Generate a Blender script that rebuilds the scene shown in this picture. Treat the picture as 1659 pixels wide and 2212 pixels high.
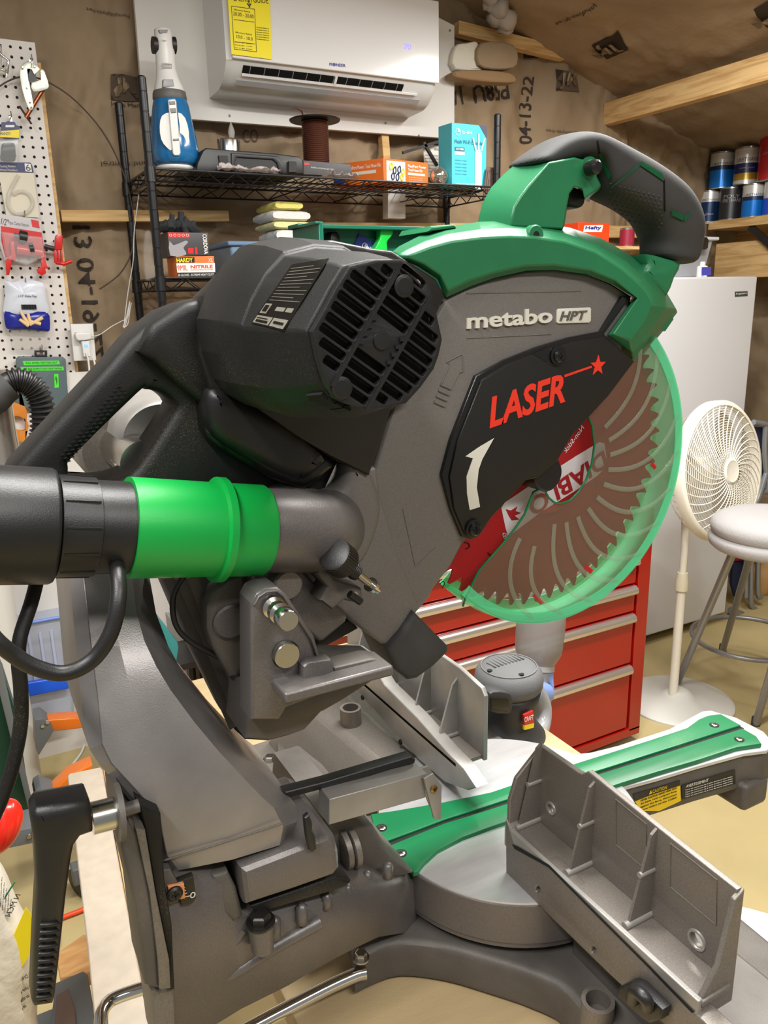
import bpy, bmesh, math, random
import numpy as np
from mathutils import Vector, Matrix, noise as mn
random.seed(7)
for o in list(bpy.data.objects): bpy.data.objects.remove(o)
SC = bpy.context.scene
COL = SC.collection

# ------------------------------------------------------------------ camera
FPX = 1700.0; CX, CY = 829.5, 1106.0
def _n(v):
    v = np.array(v, float); return v/np.linalg.norm(v)
_zd = _n([150, 6300, 1700]); _xr = np.array([3256, 0, 1700.0])
_xr[1] = -(_xr[0]*_zd[0]+_xr[2]*_zd[2])/_zd[1]
_X = _n(_xr); _Z = -_zd; _Y = np.cross(_Z, _X)
RM = np.array([_X, _Y, _Z])
CAM = np.array([0, 0, 1.5])
cd = bpy.data.cameras.new('camera'); cam = bpy.data.objects.new('camera', cd); COL.objects.link(cam)
cd.sensor_fit = 'VERTICAL'; cd.sensor_height = 24; cd.lens = FPX/2212*24; cd.clip_start = 0.02; cd.clip_end = 60
_r = RM@np.array([1, 0, 0]); _u = -(RM@np.array([0, 1, 0])); _b = -(RM@np.array([0, 0, 1]))
M = Matrix(((_r[0], _u[0], _b[0], CAM[0]), (_r[1], _u[1], _b[1], CAM[1]), (_r[2], _u[2], _b[2], CAM[2]), (0, 0, 0, 1)))
cam.matrix_world = M
SC.camera = cam
cd.dof.use_dof = True; cd.dof.focus_distance = 0.85; cd.dof.aperture_fstop = 45.0

# ------------------------------------------------------------------ world, lights, exposure
wd = bpy.data.worlds.new('world'); SC.world = wd; wd.use_nodes = True
wd.node_tree.nodes['Background'].inputs[0].default_value = (1.0, 0.985, 0.96, 1)
wd.node_tree.nodes['Background'].inputs[1].default_value = 0.28
def area(name, loc, size, energy, rot=(0, 0, 0), col=(1, 0.985, 0.95)):
    l = bpy.data.lights.new(name, 'AREA'); l.shape = 'RECTANGLE'; l.size, l.size_y = size
    l.energy = energy; l.color = col
    o = bpy.data.objects.new(name, l); o.location = loc; o.rotation_euler = rot; COL.objects.link(o); return o
area('shop_light', (0.75, 0.75, 2.62), (1.2, 0.14), 62)
area('shop_light', (-0.75, 0.1, 2.75), (0.16, 1.3), 50)
area('shop_light', (1.9, 1.35, 2.42), (0.16, 1.2), 44)
area('shop_light', (0.6, -0.9, 2.7), (1.2, 0.16), 36)
vs = SC.view_settings; vs.view_transform = 'Standard'; vs.look = 'None'; vs.gamma = 1; vs.exposure = 0.0; vs.use_curve_mapping = False

# ------------------------------------------------------------------ materials
def lin(c):
    c = c/255.0; return c/12.92 if c <= 0.04045 else ((c+0.055)/1.055)**2.4
def rgb(c): return (lin(c[0]), lin(c[1]), lin(c[2]), 1)
MATS = {}
def mat(name, c, rough=0.5, metal=0.0, bump=None, var=None, coat=0, emit=None, spec=None, c2=None, stretch=None, dust=None):
    if name in MATS: return MATS[name]
    m = bpy.data.materials.new(name); m.use_nodes = True; nt = m.node_tree; b = nt.nodes['Principled BSDF']
    b.inputs['Base Color'].default_value = rgb(c); b.inputs['Roughness'].default_value = rough; b.inputs['Metallic'].default_value = metal
    if coat: b.inputs['Coat Weight'].default_value = coat; b.inputs['Coat Roughness'].default_value = 0.08
    if spec is not None: b.inputs['Specular IOR Level'].default_value = spec
    if emit: b.inputs['Emission Color'].default_value = rgb(c); b.inputs['Emission Strength'].default_value = emit
    tc = nt.nodes.new('ShaderNodeTexCoord'); vec = tc.outputs['Object']
    if stretch:
        mp = nt.nodes.new('ShaderNodeMapping'); mp.inputs['Scale'].default_value = stretch; nt.links.new(vec, mp.inputs[0]); vec = mp.outputs[0]
    last = None
    if var:
        n = nt.nodes.new('ShaderNodeTexNoise'); n.inputs['Scale'].default_value = var[0]; n.inputs['Detail'].default_value = 6; nt.links.new(vec, n.inputs['Vector'])
        r = nt.nodes.new('ShaderNodeValToRGB'); nt.links.new(n.outputs[0], r.inputs[0])
        k = var[1]; a = c2 if c2 else tuple(v*(1-k) for v in c); h = c if c2 else tuple(min(255, v*(1+k)) for v in c)
        r.color_ramp.elements[0].color = rgb(a); r.color_ramp.elements[1].color = rgb(h)
        r.color_ramp.elements[0].position = 0.32; r.color_ramp.elements[1].position = 0.68
        nt.links.new(r.outputs[0], b.inputs['Base Color']); last = r.outputs[0]
    if dust:   # fine sawdust specks: colour, scale, threshold
        n = nt.nodes.new('ShaderNodeTexNoise'); n.inputs['Scale'].default_value = dust[1]; n.inputs['Detail'].default_value = 4; nt.links.new(tc.outputs['Object'], n.inputs['Vector'])
        n2 = nt.nodes.new('ShaderNodeTexNoise'); n2.inputs['Scale'].default_value = 9; nt.links.new(tc.outputs['Object'], n2.inputs['Vector'])
        mu = nt.nodes.new('ShaderNodeMath'); mu.operation = 'MULTIPLY'; nt.links.new(n.outputs[0], mu.inputs[0]); nt.links.new(n2.outputs[0], mu.inputs[1])
        r = nt.nodes.new('ShaderNodeValToRGB'); nt.links.new(mu.outputs[0], r.inputs[0])
        r.color_ramp.elements[0].position = dust[2]; r.color_ramp.elements[1].position = dust[2]+0.12
        mx = nt.nodes.new('ShaderNodeMix'); mx.data_type = 'RGBA'
        nt.links.new(r.outputs[0], mx.inputs[0]); mx.inputs[7].default_value = rgb(dust[0])
        if last: nt.links.new(last, mx.inputs[6])
        else: mx.inputs[6].default_value = rgb(c)
        nt.links.new(mx.outputs[2], b.inputs['Base Color'])
    if bump:
        n = nt.nodes.new('ShaderNodeTexNoise'); n.inputs['Scale'].default_value = bump[0]; n.inputs['Detail'].default_value = 5; nt.links.new(vec, n.inputs['Vector'])
        bp = nt.nodes.new('ShaderNodeBump'); bp.inputs['Strength'].default_value = bump[1]; bp.inputs['Distance'].default_value = bump[2] if len(bump) > 2 else 0.002
        nt.links.new(n.outputs[0], bp.inputs['Height']); nt.links.new(bp.outputs[0], b.inputs['Normal'])
    MATS[name] = m; return m
def glassy(name, c, alpha, rough=0.08, ior=1.45, tint=1.0, spec=0.5):
    if name in MATS: return MATS[name]
    m = bpy.data.materials.new(name); m.use_nodes = True; nt = m.node_tree; b = nt.nodes['Principled BSDF']; out = nt.nodes['Material Output']
    b.inputs['Base Color'].default_value = rgb(c); b.inputs['Roughness'].default_value = rough; b.inputs['Specular IOR Level'].default_value = spec
    t = nt.nodes.new('ShaderNodeBsdfTransparent')
    w = rgb(c); t.inputs[0].default_value = (1-(1-w[0])*tint, 1-(1-w[1])*tint, 1-(1-w[2])*tint, 1)
    mx = nt.nodes.new('ShaderNodeMixShader'); mx.inputs[0].default_value = alpha
    nt.links.new(t.outputs[0], mx.inputs[1]); nt.links.new(b.outputs[0], mx.inputs[2]); nt.links.new(mx.outputs[0], out.inputs[0])
    MATS[name] = m; return m
def wood(name, c, c2, scale=6, stretch=(1, 1, 1), rough=0.65):
    if name in MATS: return MATS[name]
    m = mat(name, c, rough, bump=(60, 0.25, 0.001), stretch=stretch); nt = m.node_tree; b = nt.nodes['Principled BSDF']
    mp = [n for n in nt.nodes if n.type == 'MAPPING'][0]
    wv = nt.nodes.new('ShaderNodeTexNoise'); wv.inputs['Scale'].default_value = scale; wv.inputs['Detail'].default_value = 8; wv.inputs['Distortion'].default_value = 1.2
    nt.links.new(mp.outputs[0], wv.inputs['Vector'])
    r = nt.nodes.new('ShaderNodeValToRGB'); r.color_ramp.elements[0].color = rgb(c2); r.color_ramp.elements[1].color = rgb(c)
    r.color_ramp.elements[0].position = 0.35; r.color_ramp.elements[1].position = 0.6
    nt.links.new(wv.outputs[0], r.inputs[0]); nt.links.new(r.outputs[0], b.inputs['Base Color']); return m

TAUPE = mat('grey_brown_casting', (108, 103, 101), 0.38, 0.4, bump=(900, 0.25, 0.0006), var=(900, 0.06))
TAUPE_D = mat('dusty_grey_brown_casting', (92, 87, 82), 0.55, 0.25, bump=(700, 0.35, 0.0006), var=(18, 0.10), dust=((128, 118, 100), 1100, 0.38))
CASE = mat('grey_blade_case', (112, 107, 103), 0.5, 0.15, bump=(1500, 0.25, 0.0004), var=(900, 0.05))
PLAS = mat('black_plastic', (27, 26, 26), 0.40, 0, bump=(1400, 0.35, 0.0004), var=(20, 0.15))
PLAS_D = mat('dusty_black_plastic', (28, 27, 26), 0.52, 0, bump=(900, 0.4, 0.0005), var=(12, 0.25), dust=((86, 78, 62), 1100, 0.35), spec=0.32)
RUBB = mat('dark_rubber', (52, 51, 50), 0.75, 0, bump=(1200, 0.3, 0.0004), var=(14, 0.15))
GLOSS = mat('gloss_black', (26, 24, 23), 0.22, 0)
SATIN = mat('satin_black', (27, 25, 23), 0.4, 0)
GREEN = mat('green_plastic', (34, 112, 72), 0.38, 0, bump=(1400, 0.2, 0.0003), var=(9, 0.06))
GREEN_D = mat('green_kerf_plastic', (16, 108, 64), 0.35, 0, bump=(500, 0.2, 0.0003), dust=((120, 150, 110), 1300, 0.39))
BGREEN = mat('printed_bright_green', (12, 160, 66), 0.35, 0, bump=(400, 0.2, 0.0004), stretch=(1, 14, 14))
ALU = mat('cast_aluminium', (156, 152, 147), 0.4, 0.45, bump=(900, 0.3, 0.0004), var=(12, 0.12))
ALU_D = mat('dull_cast_aluminium', (120, 113, 106), 0.46, 0.4, bump=(900, 0.3, 0.0004), var=(700, 0.07))
ALU_L = mat('machined_aluminium', (212, 212, 214), 0.3, 0.6, bump=(300, 0.2, 0.0003), var=(7, 0.07), stretch=(1, 6, 1))
STEEL = mat('bright_steel', (200, 198, 192), 0.2, 1.0)
CHROME = mat('chrome', (215, 215, 215), 0.12, 1.0)
WHITE = mat('white_plastic', (222, 220, 217), 0.3)
WPAINT = mat('white_paint', (216, 212, 206), 0.55, var=(3, 0.02))
LETTER = mat('light_lettering', (214, 210, 198), 0.5)
DARK = mat('deep_black', (8, 8, 8), 0.8)
INK = mat('dark_ink', (52, 44, 38), 0.9)
RED = mat('red_lacquer', (152, 13, 8), 0.25, coat=0.4, var=(3, 0.05))
BRONZE = mat('orange_indicator', (222, 140, 88), 0.4)

# ------------------------------------------------------------------ projection from pixel to a real plane
def PT(ax, v, px, py):
    d = RM@np.array([(px-CX)/FPX, (py-CY)/FPX, 1.0]); t = (v-CAM[ax])/d[ax]
    return Vector(CAM+t*d)
def PTS(ax, v, pts): return [PT(ax, v, *p) for p in pts]
X_, Y_, Z_ = 0, 1, 2

# ------------------------------------------------------------------ object helpers
WL = {}
def wloc(o): return WL.get(o.name, Vector((0, 0, 0)))
def _props(o, label=None, cat=None, group=None, kind=None):
    if label: o['label'] = label
    if cat: o['category'] = cat
    if group: o['group'] = group
    if kind: o['kind'] = kind
    return o
def thing(name, loc, label, cat, group=None):
    o = bpy.data.objects.new(name, None); COL.objects.link(o); o.empty_display_size = 0.05
    o.location = loc; WL[o.name] = Vector(loc); return _props(o, label, cat, group)
def obj_from_bm(name, bm, m, parent=None, smooth=35, label=None, cat=None, group=None, kind=None, bevel=0, seg=2):
    me = bpy.data.meshes.new(name)
    if len(bm.verts):
        lo = Vector([min(v.co[i] for v in bm.verts) for i in range(3)]); hi = Vector([max(v.co[i] for v in bm.verts) for i in range(3)])
    else: lo = hi = Vector((0, 0, 0))
    c = (lo+hi)/2
    for v in bm.verts: v.co -= c
    bm.to_mesh(me); bm.free()
    for p in me.polygons: p.use_smooth = True
    me.set_sharp_from_angle(angle=math.radians(smooth))
    for mm in (m if isinstance(m, (list, tuple)) else [m]): me.materials.append(mm)
    o = bpy.data.objects.new(name, me); COL.objects.link(o)
    if parent:
        o.parent = parent; o.location = c-wloc(parent)
    else: o.location = c
    WL[o.name] = c.copy()
    if bevel:
        b = o.modifiers.new('bevel', 'BEVEL'); b.width = bevel; b.segments = seg; b.limit_method = 'ANGLE'; b.angle_limit = math.radians(30)
    return _props(o, label, cat, group, kind)
def bm_new(): return bmesh.new()
def a_box(bm, lo, hi, mi=0, rz=0):
    lo = Vector(lo); hi = Vector(hi); c = (lo+hi)/2; s = hi-lo
    r = bmesh.ops.create_cube(bm, size=1, matrix=Matrix.Translation(c)@Matrix.Rotation(rz, 4, 'Z')@Matrix.Diagonal((s.x, s.y, s.z, 1)))
    for f in {f for v in r['verts'] for f in v.link_faces}: f.material_index = mi
    return r['verts']
def a_obox(bm, p0, p1, w, h, up=Vector((0, 0, 1)), mi=0):   # bar from p0 to p1
    p0 = Vector(p0); p1 = Vector(p1); d = p1-p0; L = d.length; d.normalize(); s = d.cross(up).normalized(); u = s.cross(d)
    m = Matrix((( d.x*L, s.x*w, u.x*h, 0), (d.y*L, s.y*w, u.y*h, 0), (d.z*L, s.z*w, u.z*h, 0), (0, 0, 0, 1)))
    r = bmesh.ops.create_cube(bm, size=1, matrix=Matrix.Translation((p0+p1)/2)@m)
    for f in {f for v in r['verts'] for f in v.link_faces}: f.material_index = mi
def _frame(d):
    d = d.normalized(); a = Vector((0, 0, 1)) if abs(d.z) < 0.9 else Vector((1, 0, 0)); s = d.cross(a).normalized(); return s, s.cross(d)
def a_tube(bm, pts, rad, n=12, cap=True, mi=0, closed=False):
    pts = [Vector(p) for p in pts]; N = len(pts); rings = []
    rr = rad if isinstance(rad, (list, tuple)) else [rad]*N
    s = None
    for i, p in enumerate(pts):
        if closed: d = pts[(i+1) % N]-pts[i-1]
        else: d = pts[min(i+1, N-1)]-pts[max(i-1, 0)]
        d.normalize()
        if s is None: s, u = _frame(d)
        else:
            s = (s-d*s.dot(d)).normalized()
        u = s.cross(d)
        rings.append([bm.verts.new(p+(s*math.cos(t)+u*math.sin(t))*rr[i]) for t in [2*math.pi*k/n for k in range(n)]])
    R_ = range(N) if closed else range(N-1)
    for i in R_:
        a, b = rings[i], rings[(i+1) % N]
        for k in range(n):
            f = bm.faces.new((a[k], a[(k+1) % n], b[(k+1) % n], b[k])); f.material_index = mi
    if cap and not closed:
        bm.faces.new(rings[0]).material_index = mi; bm.faces.new(rings[-1][::-1]).material_index = mi
def a_lathe(bm, prof, org, axis, n=32, mi=0, cap=True, phase=0):   # prof: (distance along axis, radius)
    org = Vector(org); ax = Vector(axis).normalized(); s, u = _frame(ax); rings = []
    for (t, r) in prof:
        rings.append([bm.verts.new(org+ax*t+(s*math.cos(a)+u*math.sin(a))*max(r, 1e-5)) for a in [phase+2*math.pi*k/n for k in range(n)]])
    for a, b in zip(rings, rings[1:]):
        for k in range(n):
            f = bm.faces.new((a[k], a[(k+1) % n], b[(k+1) % n], b[k])); f.material_index = mi
    if cap:
        bm.faces.new(rings[0]).material_index = mi; bm.faces.new(rings[-1][::-1]).material_index = mi
def a_loft(bm, secs, mi=0, cap=True):  # sections of equal vertex count
    rings = [[bm.verts.new(Vector(p)) for p in s] for s in secs]; n = len(rings[0])
    for a, b in zip(rings, rings[1:]):
        for k in range(n):
            f = bm.faces.new((a[k], a[(k+1) % n], b[(k+1) % n], b[k])); f.material_index = mi
    if cap:
        for r in (rings[0], rings[-1]):
            f = bm.faces.new(r); f.material_index = mi
def fin(bm):
    bmesh.ops.recalc_face_normals(bm, faces=bm.faces); return bm
def smooth_path(pts, sub=8, closed=False):
    pts = [Vector(p) for p in pts]; out = []; N = len(pts)
    for i in range(N if closed else N-1):
        if closed: p0, p1, p2, p3 = pts[i-1], pts[i], pts[(i+1) % N], pts[(i+2) % N]
        else: p0, p1, p2, p3 = pts[max(i-1, 0)], pts[i], pts[i+1], pts[min(i+2, N-1)]
        for k in range(sub):
            t = k/sub; out.append(0.5*((2*p1)+(-p0+p2)*t+(2*p0-5*p1+4*p2-p3)*t*t+(-p0+3*p1-3*p2+p3)*t**3))
    if not closed: out.append(pts[-1])
    return out
def sm2(pts, sub=4, closed=False):   # smooth 2D pixel path
    return [(v.x, v.y) for v in smooth_path([(p[0], p[1], 0) for p in pts], sub, closed)]
AXES = {0: (Vector((0, 1, 0)), Vector((0, 0, 1))), 1: (Vector((1, 0, 0)), Vector((0, 0, 1))), 2: (Vector((1, 0, 0)), Vector((0, 1, 0)))}
def curve_bm(loops3, ax, v0, v1, bev=0.0, bseg=2):
    """flat outlines (with holes) on the plane axis=v0, given thickness to v1, edges rounded"""
    u, w = AXES[ax]
    cu = bpy.data.curves.new('c', 'CURVE'); cu.dimensions = '2D'; cu.fill_mode = 'BOTH'
    for lp in loops3:
        sp = cu.splines.new('POLY'); sp.points.add(len(lp)-1)
        for i, p in enumerate(lp): sp.points[i].co = (p.dot(u), p.dot(w), 0, 1)
        sp.use_cyclic_u = True
    T = abs(v1-v0); cu.extrude = max(T/2-bev, 1e-5); cu.bevel_depth = bev; cu.bevel_resolution = bseg if bev else 0; cu.offset = -bev
    ob = bpy.data.objects.new('c', cu); me = bpy.data.meshes.new_from_object(ob)
    bm = bmesh.new(); bm.from_mesh(me); mid = (v0+v1)/2
    for v in bm.verts:
        a = [0, 0, 0]; q = u*v.co.x+w*v.co.y; q[ax] = mid+v.co.z; v.co = q
    bmesh.ops.remove_doubles(bm, verts=bm.verts, dist=1e-6)
    bmesh.ops.recalc_face_normals(bm, faces=bm.faces)
    bpy.data.objects.remove(ob); bpy.data.curves.remove(cu); bpy.data.meshes.remove(me)
    return bm
def slab(name, ax, v0, v1, loops, m, parent=None, bev=0.0, sm=30, **kw):
    """loops: pixel outlines lying on plane axis=v0 (nearest the camera)"""
    if not isinstance(loops[0][0], (tuple, list)): loops = [loops]
    l3 = [PTS(ax, v0, lp) for lp in loops]
    return obj_from_bm(name, curve_bm(l3, ax, v0, v1, bev), m, parent, sm, **kw)
def merge(bm, other):
    me = bpy.data.meshes.new('t'); other.to_mesh(me); other.free(); bm.from_mesh(me); bpy.data.meshes.remove(me)
def text_bm(body, origin, udir, vdir, width=None, height=None, depth=0.0004, bold=0.0, shear=0.0, align='L', spacing=1.0):
    cu = bpy.data.curves.new('t', 'FONT'); cu.body = body; cu.size = 1; cu.extrude = 0.5; cu.offset = bold; cu.shear = shear; cu.space_character = spacing; cu.resolution_u = 3
    ob = bpy.data.objects.new('t', cu); me = bpy.data.meshes.new_from_object(ob)
    bm = bmesh.new(); bm.from_mesh(me); bpy.data.objects.remove(ob); bpy.data.curves.remove(cu); bpy.data.meshes.remove(me)
    xs = [v.co.x for v in bm.verts]; ys = [v.co.y for v in bm.verts]
    x0, x1, y0, y1 = min(xs), max(xs), min(ys), max(ys)
    sy = height/(y1-y0) if height else None; sx = width/(x1-x0) if width else None
    sy = sy or sx; sx = sx or sy
    u = Vector(udir).normalized(); v_ = Vector(vdir).normalized(); n = u.cross(v_)
    ox = (x0+x1)/2 if align == 'C' else x0
    for v in bm.verts: v.co = Vector(origin)+u*(v.co.x-ox)*sx+v_*(v.co.y-y0)*sy+n*((v.co.z)*depth)
    return bm
def text(name, body, ax, val, p0, p1, ptop, m, parent, depth=0.0004, bold=0.0, shear=0.0, surf=None, **kw):
    """baseline from pixel p0 to p1 on the plane axis=val, ptop = a pixel at cap height above p0"""
    a = PT(ax, val, *p0); b = PT(ax, val, *p1); t = PT(ax, val, *ptop); u = (b-a); w = u.length; u.normalize()
    h = t-a; v = h-u*h.dot(u); hh = v.length; v.normalize()
    bm = text_bm(body, a, u, v, w, hh, depth, bold, shear)
    if surf:
        for q in bm.verts: q.co = surf(q.co)
    return obj_from_bm(name, bm, m, parent, 30, **kw)
from mathutils.bvhtree import BVHTree
def bvh_of(o):
    dg = bpy.context.evaluated_depsgraph_get(); dg.update(); ev = o.evaluated_get(dg); me = ev.to_mesh(); mw = o.matrix_world if not o.parent else Matrix.Translation(WL[o.name])
    t = BVHTree.FromPolygons([mw@v.co for v in me.vertices], [tuple(q.vertices) for q in me.polygons]); ev.to_mesh_clear(); return t
def hit(t, px, py):
    d = Vector(RM@np.array([(px-CX)/FPX, (py-CY)/FPX, 1.0])).normalized(); r = t.ray_cast(Vector(CAM), d); return (r[0], r[1]) if r[0] else None
def decal(name, t, q, m, par, lift=0.0008, nu=8, nv=4, **kw):   # a thin patch lying on a curved surface
    bm = bmesh.new(); g = []
    for j in range(nv+1):
        row = []
        for i in range(nu+1):
            u = i/nu; v = j/nv; x = (q[0][0]*(1-u)+q[1][0]*u)*(1-v)+(q[3][0]*(1-u)+q[2][0]*u)*v; y = (q[0][1]*(1-u)+q[1][1]*u)*(1-v)+(q[3][1]*(1-u)+q[2][1]*u)*v; h = hit(t, x, y)
            row.append(bm.verts.new(h[0]+h[1]*lift) if h else None)
        g.append(row)
    for j in range(nv):
        for i in range(nu):
            f = (g[j][i], g[j][i+1], g[j+1][i+1], g[j+1][i])
            if all(f): bm.faces.new(f)
    for v in [v for v in bm.verts if not v.link_faces]: bm.verts.remove(v)
    if not bm.faces: bm.free(); return None
    bmesh.ops.solidify(bm, geom=bm.faces[:], thickness=lift*0.8); bmesh.ops.recalc_face_normals(bm, faces=bm.faces); return obj_from_bm(name, bm, m, par, 60, **kw)
def screw_bm(bm, c, axis, r, h=0.002, mi=0, mi2=1):
    a_lathe(bm, [(0, r), (h*0.6, r), (h, r*0.75), (h*1.05, 0.0001)], c, axis, 16, mi)
    ax = Vector(axis).normalized(); s, u = _frame(ax); p = Vector(c)+ax*(h*1.1)
    for q in (s, u): a_obox(bm, p-q*r*0.5, p+q*r*0.5, r*0.18, h*0.3, ax, mi2)
# ================================================================== THE ROOM
YW = 2.80; XR = 3.62
def zc(x):  # underside of the sloping ceiling
    return 2.58-(x-1.867)*0.305
KRAFT = mat('kraft_paper', (144, 123, 96), 0.72, bump=(26, 0.25, 0.01), var=(2.2, 0.09))
def wrinkle(u, v, s=0.0, stud=0.61, amp=1.0):
    """bulging insulation between framing: u across the studs, v along them"""
    t = (u/stud) % 1.0; e = min(t, 1-t)*stud
    bay = 0.040*min(1.0, (e/0.16))**0.6
    n1 = mn.noise(Vector((u*2.3+s, v*1.1, s)))*0.020
    n2 = abs(mn.noise(Vector((u*7+s+mn.noise(Vector((u*2, v*2, 5)))*2.2, v*2.4, s+4))))*0.026
    n3 = abs(mn.noise(Vector((u*9+v*5, v*11-u*4, s+9))))*0.012
    w = mn.noise(Vector((u*1.3, v*1.3, s+2))); a = w*2.5; q = u*math.cos(a)+v*math.sin(a)
    n4 = (1-abs(mn.noise(Vector((q*6, s, w*2)))))**7*0.013+(1-abs(mn.noise(Vector((u*3+v*4.5, s+3, w*2)))))**9*0.009
    return (bay+n1-n2-n3+n4)*amp
def grid_surf(name, fn, u0, u1, v0, v1, du, m, **kw):
    nu = int((u1-u0)/du); nv = int((v1-v0)/du); bm = bm_new(); g = []
    for j in range(nv+1):
        g.append([bm.verts.new(fn(u0+(u1-u0)*i/nu, v0+(v1-v0)*j/nv)) for i in range(nu+1)])
    for j in range(nv):
        for i in range(nu): bm.faces.new((g[j][i], g[j][i+1], g[j+1][i+1], g[j+1][i]))
    return obj_from_bm(name, bm, m, None, 180, kind='structure', **kw)
def wall_y(x, z): return YW-wrinkle(x-0.36, z, 3.0)
def ceil_p(x, y):
    w = wrinkle(x*0.7+0.25, y*0.7, 11.0, 0.75, 0.62); return Vector((x-0.29*w, y, zc(x)-w))
def wallr_x(y, z): return XR-wrinkle(y+0.1, z, 21.0, 0.61, 1.5)
wb = grid_surf('wall_back', lambda u, v: Vector((u, wall_y(u, v), v)), -1.2, XR, 0, 3.5, 0.016, KRAFT)
wb.data.materials[0] = KRAFT
grid_surf('ceiling', lambda u, v: ceil_p(u, v), -1.2, XR+0.05, -1.5, YW+0.05, 0.022, KRAFT)
grid_surf('wall_right', lambda u, v: Vector((wallr_x(u, v), u, v)), -1.5, YW+0.02, 0, 2.3, 0.03, KRAFT)
FLOOR = mat('painted_concrete', (180, 163, 116), 0.5, bump=(14, 0.08, 0.003), var=(2.5, 0.05))
bm = bm_new(); a_box(bm, (-2.5, -2.5, -0.1), (XR+0.2, YW+0.2, 0.0)); fin(bm); obj_from_bm('floor', bm, FLOOR, None, kind='structure')
PINE = wood('pine_lumber', (214, 178, 120), (184, 140, 84), 3.0, (1, 1, 12))
PINE_X = wood('pine_along', (216, 182, 126), (186, 146, 90), 5.0, (0.8, 9, 9))
PINE_Y = wood('pine_rafter', (206, 172, 118), (178, 138, 86), 5.0, (9, 0.8, 9))
def trim(pa_, pb_, w, h, m, up=(0, 0, 1)):
    bm = bm_new(); a_obox(bm, pa_, pb_, w, h, Vector(up)); fin(bm); o = obj_from_bm('trim_%d' % trim.n, bm, m, None, kind='structure', bevel=0.002); trim.n += 1; return o
trim.n = 1
# horizontal furring on the back wall behind the rack, gable rafter, purlin, wall girt, stud
trim(PT(1, 2.725, 131, 467), PT(1, 2.725, 492, 467), 0.03, 0.034, PINE_X)
trim(PT(1, 2.735, 985, 62), PT(1, 2.735, 1215, 118), 0.04, 0.045, PINE_X)
trim(PT(1, 2.73, 690, 492), PT(1, 2.73, 1020, 492), 0.03, 0.034, PINE_X)
trim(PT(1, 2.73, 1240, 500), PT(1, 2.73, 1480, 503), 0.03, 0.05, PINE_X)
_b = min((abs(PT(0, 2.2+.01*k, 1530, 184).z-(zc(2.2+.01*k)-.115)), 2.2+.01*k) for k in range(120))[1]; a = PT(0, _b, 1530, 184); trim(Vector((a.x, 2.76, a.z)), Vector((a.x, -1.2, a.z)), 0.04, 0.088, PINE_Y)
trim(PT(1, 2.72, 828, 292), PT(1, 2.72, 832, 345), 0.03, 0.03, PINE)
trim(Vector((XR-0.10, YW, 1.725)), Vector((XR-0.10, -1.0, 1.725)), 0.04, 0.16, PINE_Y)
# white lower wall sheet behind the rack and the pegboard
bm = bm_new(); a_box(bm, (-0.4, 2.69, 0.0), (1.25, 2.70, 1.30)); fin(bm); obj_from_bm('wall_lower_panel', bm, WPAINT, None, kind='structure')
# white backing board of the air conditioner
bp = [(283, -60), (312, 252), (390, 258), (982, 300), (982, 57), (940, 40), (700, -60)]
ab = slab('backing_board', 1, 2.69, 2.71, [(283, -90), (310, 250), (982, 300), (982, 55), (700, -90)], WPAINT, None, 0.002)
_props(ab, 'white painted board screwed to the back wall behind the air conditioner', 'board')
bm = bm_new()
for q in ((972, 66), (833, 266), (496, 250), (905, 300-7)): a_lathe(bm, [(0, 0.004), (0.0015, 0.003)], PT(1, 2.689, *q), (0, -1, 0), 10)
fin(bm); obj_from_bm('screw_head', bm, ALU_D, ab, kind='stuff')
# prints on the insulation paper (conform to the paper)
def wsurf(co): return Vector((co.x, wall_y(co.x, co.z)-0.006, co.z))
def sub_bm(bm, n=2):
    bmesh.ops.triangulate(bm, faces=bm.faces)
    for _ in range(n): bmesh.ops.subdivide_edges(bm, edges=[e for e in bm.edges if e.calc_length() > 0.02], cuts=1, use_grid_fill=False)
    return bm
def wprint(body, p0, p1, pt, m=INK, bold=0.0):
    a = PT(1, 2.72, *p0); b = PT(1, 2.72, *p1); t = PT(1, 2.72, *pt); u = b-a; w = u.length; u.normalize(); h = t-a; v = h-u*h.dot(u); hh = v.length; v.normalize()
    bm = sub_bm(text_bm(body, a, u, v, w, hh, 0.0, bold))
    for q in bm.verts: q.co = wsurf(q.co)
    bmesh.ops.remove_doubles(bm, verts=bm.verts, dist=1e-5)
    return obj_from_bm('insulation_print', bm, m, wb)
INK2 = mat('faded_ink', (84, 70, 56), 0.9)
def jm(pts, p0, p1, pt, surf, ax, val, par, flip=False):
    l3 = PTS(ax, val, pts)
    return l3
def jmlogo(pts, body_pts):
    bm = sub_bm(curve_bm([PTS(1, 2.72, pts)], 1, 2.7195, 2.7205), 3)
    for q in bm.verts: q.co = wsurf(q.co)
    obj_from_bm('insulation_logo', bm, INK2, wb)
    a, b, t = [PT(1, 2.72, *q) for q in body_pts]; u = b-a; w = u.length; u.normalize(); h = t-a; v = h-u*h.dot(u); hh = v.length; v.normalize()
    bm = sub_bm(text_bm('JM', a, u, v, w, hh, 0.0, 0.02, 0.1))
    for q in bm.verts: q.co = wsurf(q.co)+Vector((0, -0.004, 0))
    obj_from_bm('insulation_logo', bm, KRAFT, wb)
jmlogo([(245, 153), (305, 158), (308, 214), (244, 210)], [(252, 204), (303, 208), (252, 162)])
wprint('Johns Manville', (243, 225), (330, 232), (243, 213))
jmlogo([(1214, 144), (1262, 162), (1262, 195), (1212, 192)], [(1216, 190), (1260, 191), (1217, 154)])
wprint('04-13-22   P', (1168, 306), (1182, 100), (1146, 302), INK, 0.01)
wprint('P58U  11', (1112, 168), (988, 182), (1112, 208), INK, 0.01)
wprint('13 04-19-22', (200, 485), (232, 775), (162, 488), INK, 0.01)
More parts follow.
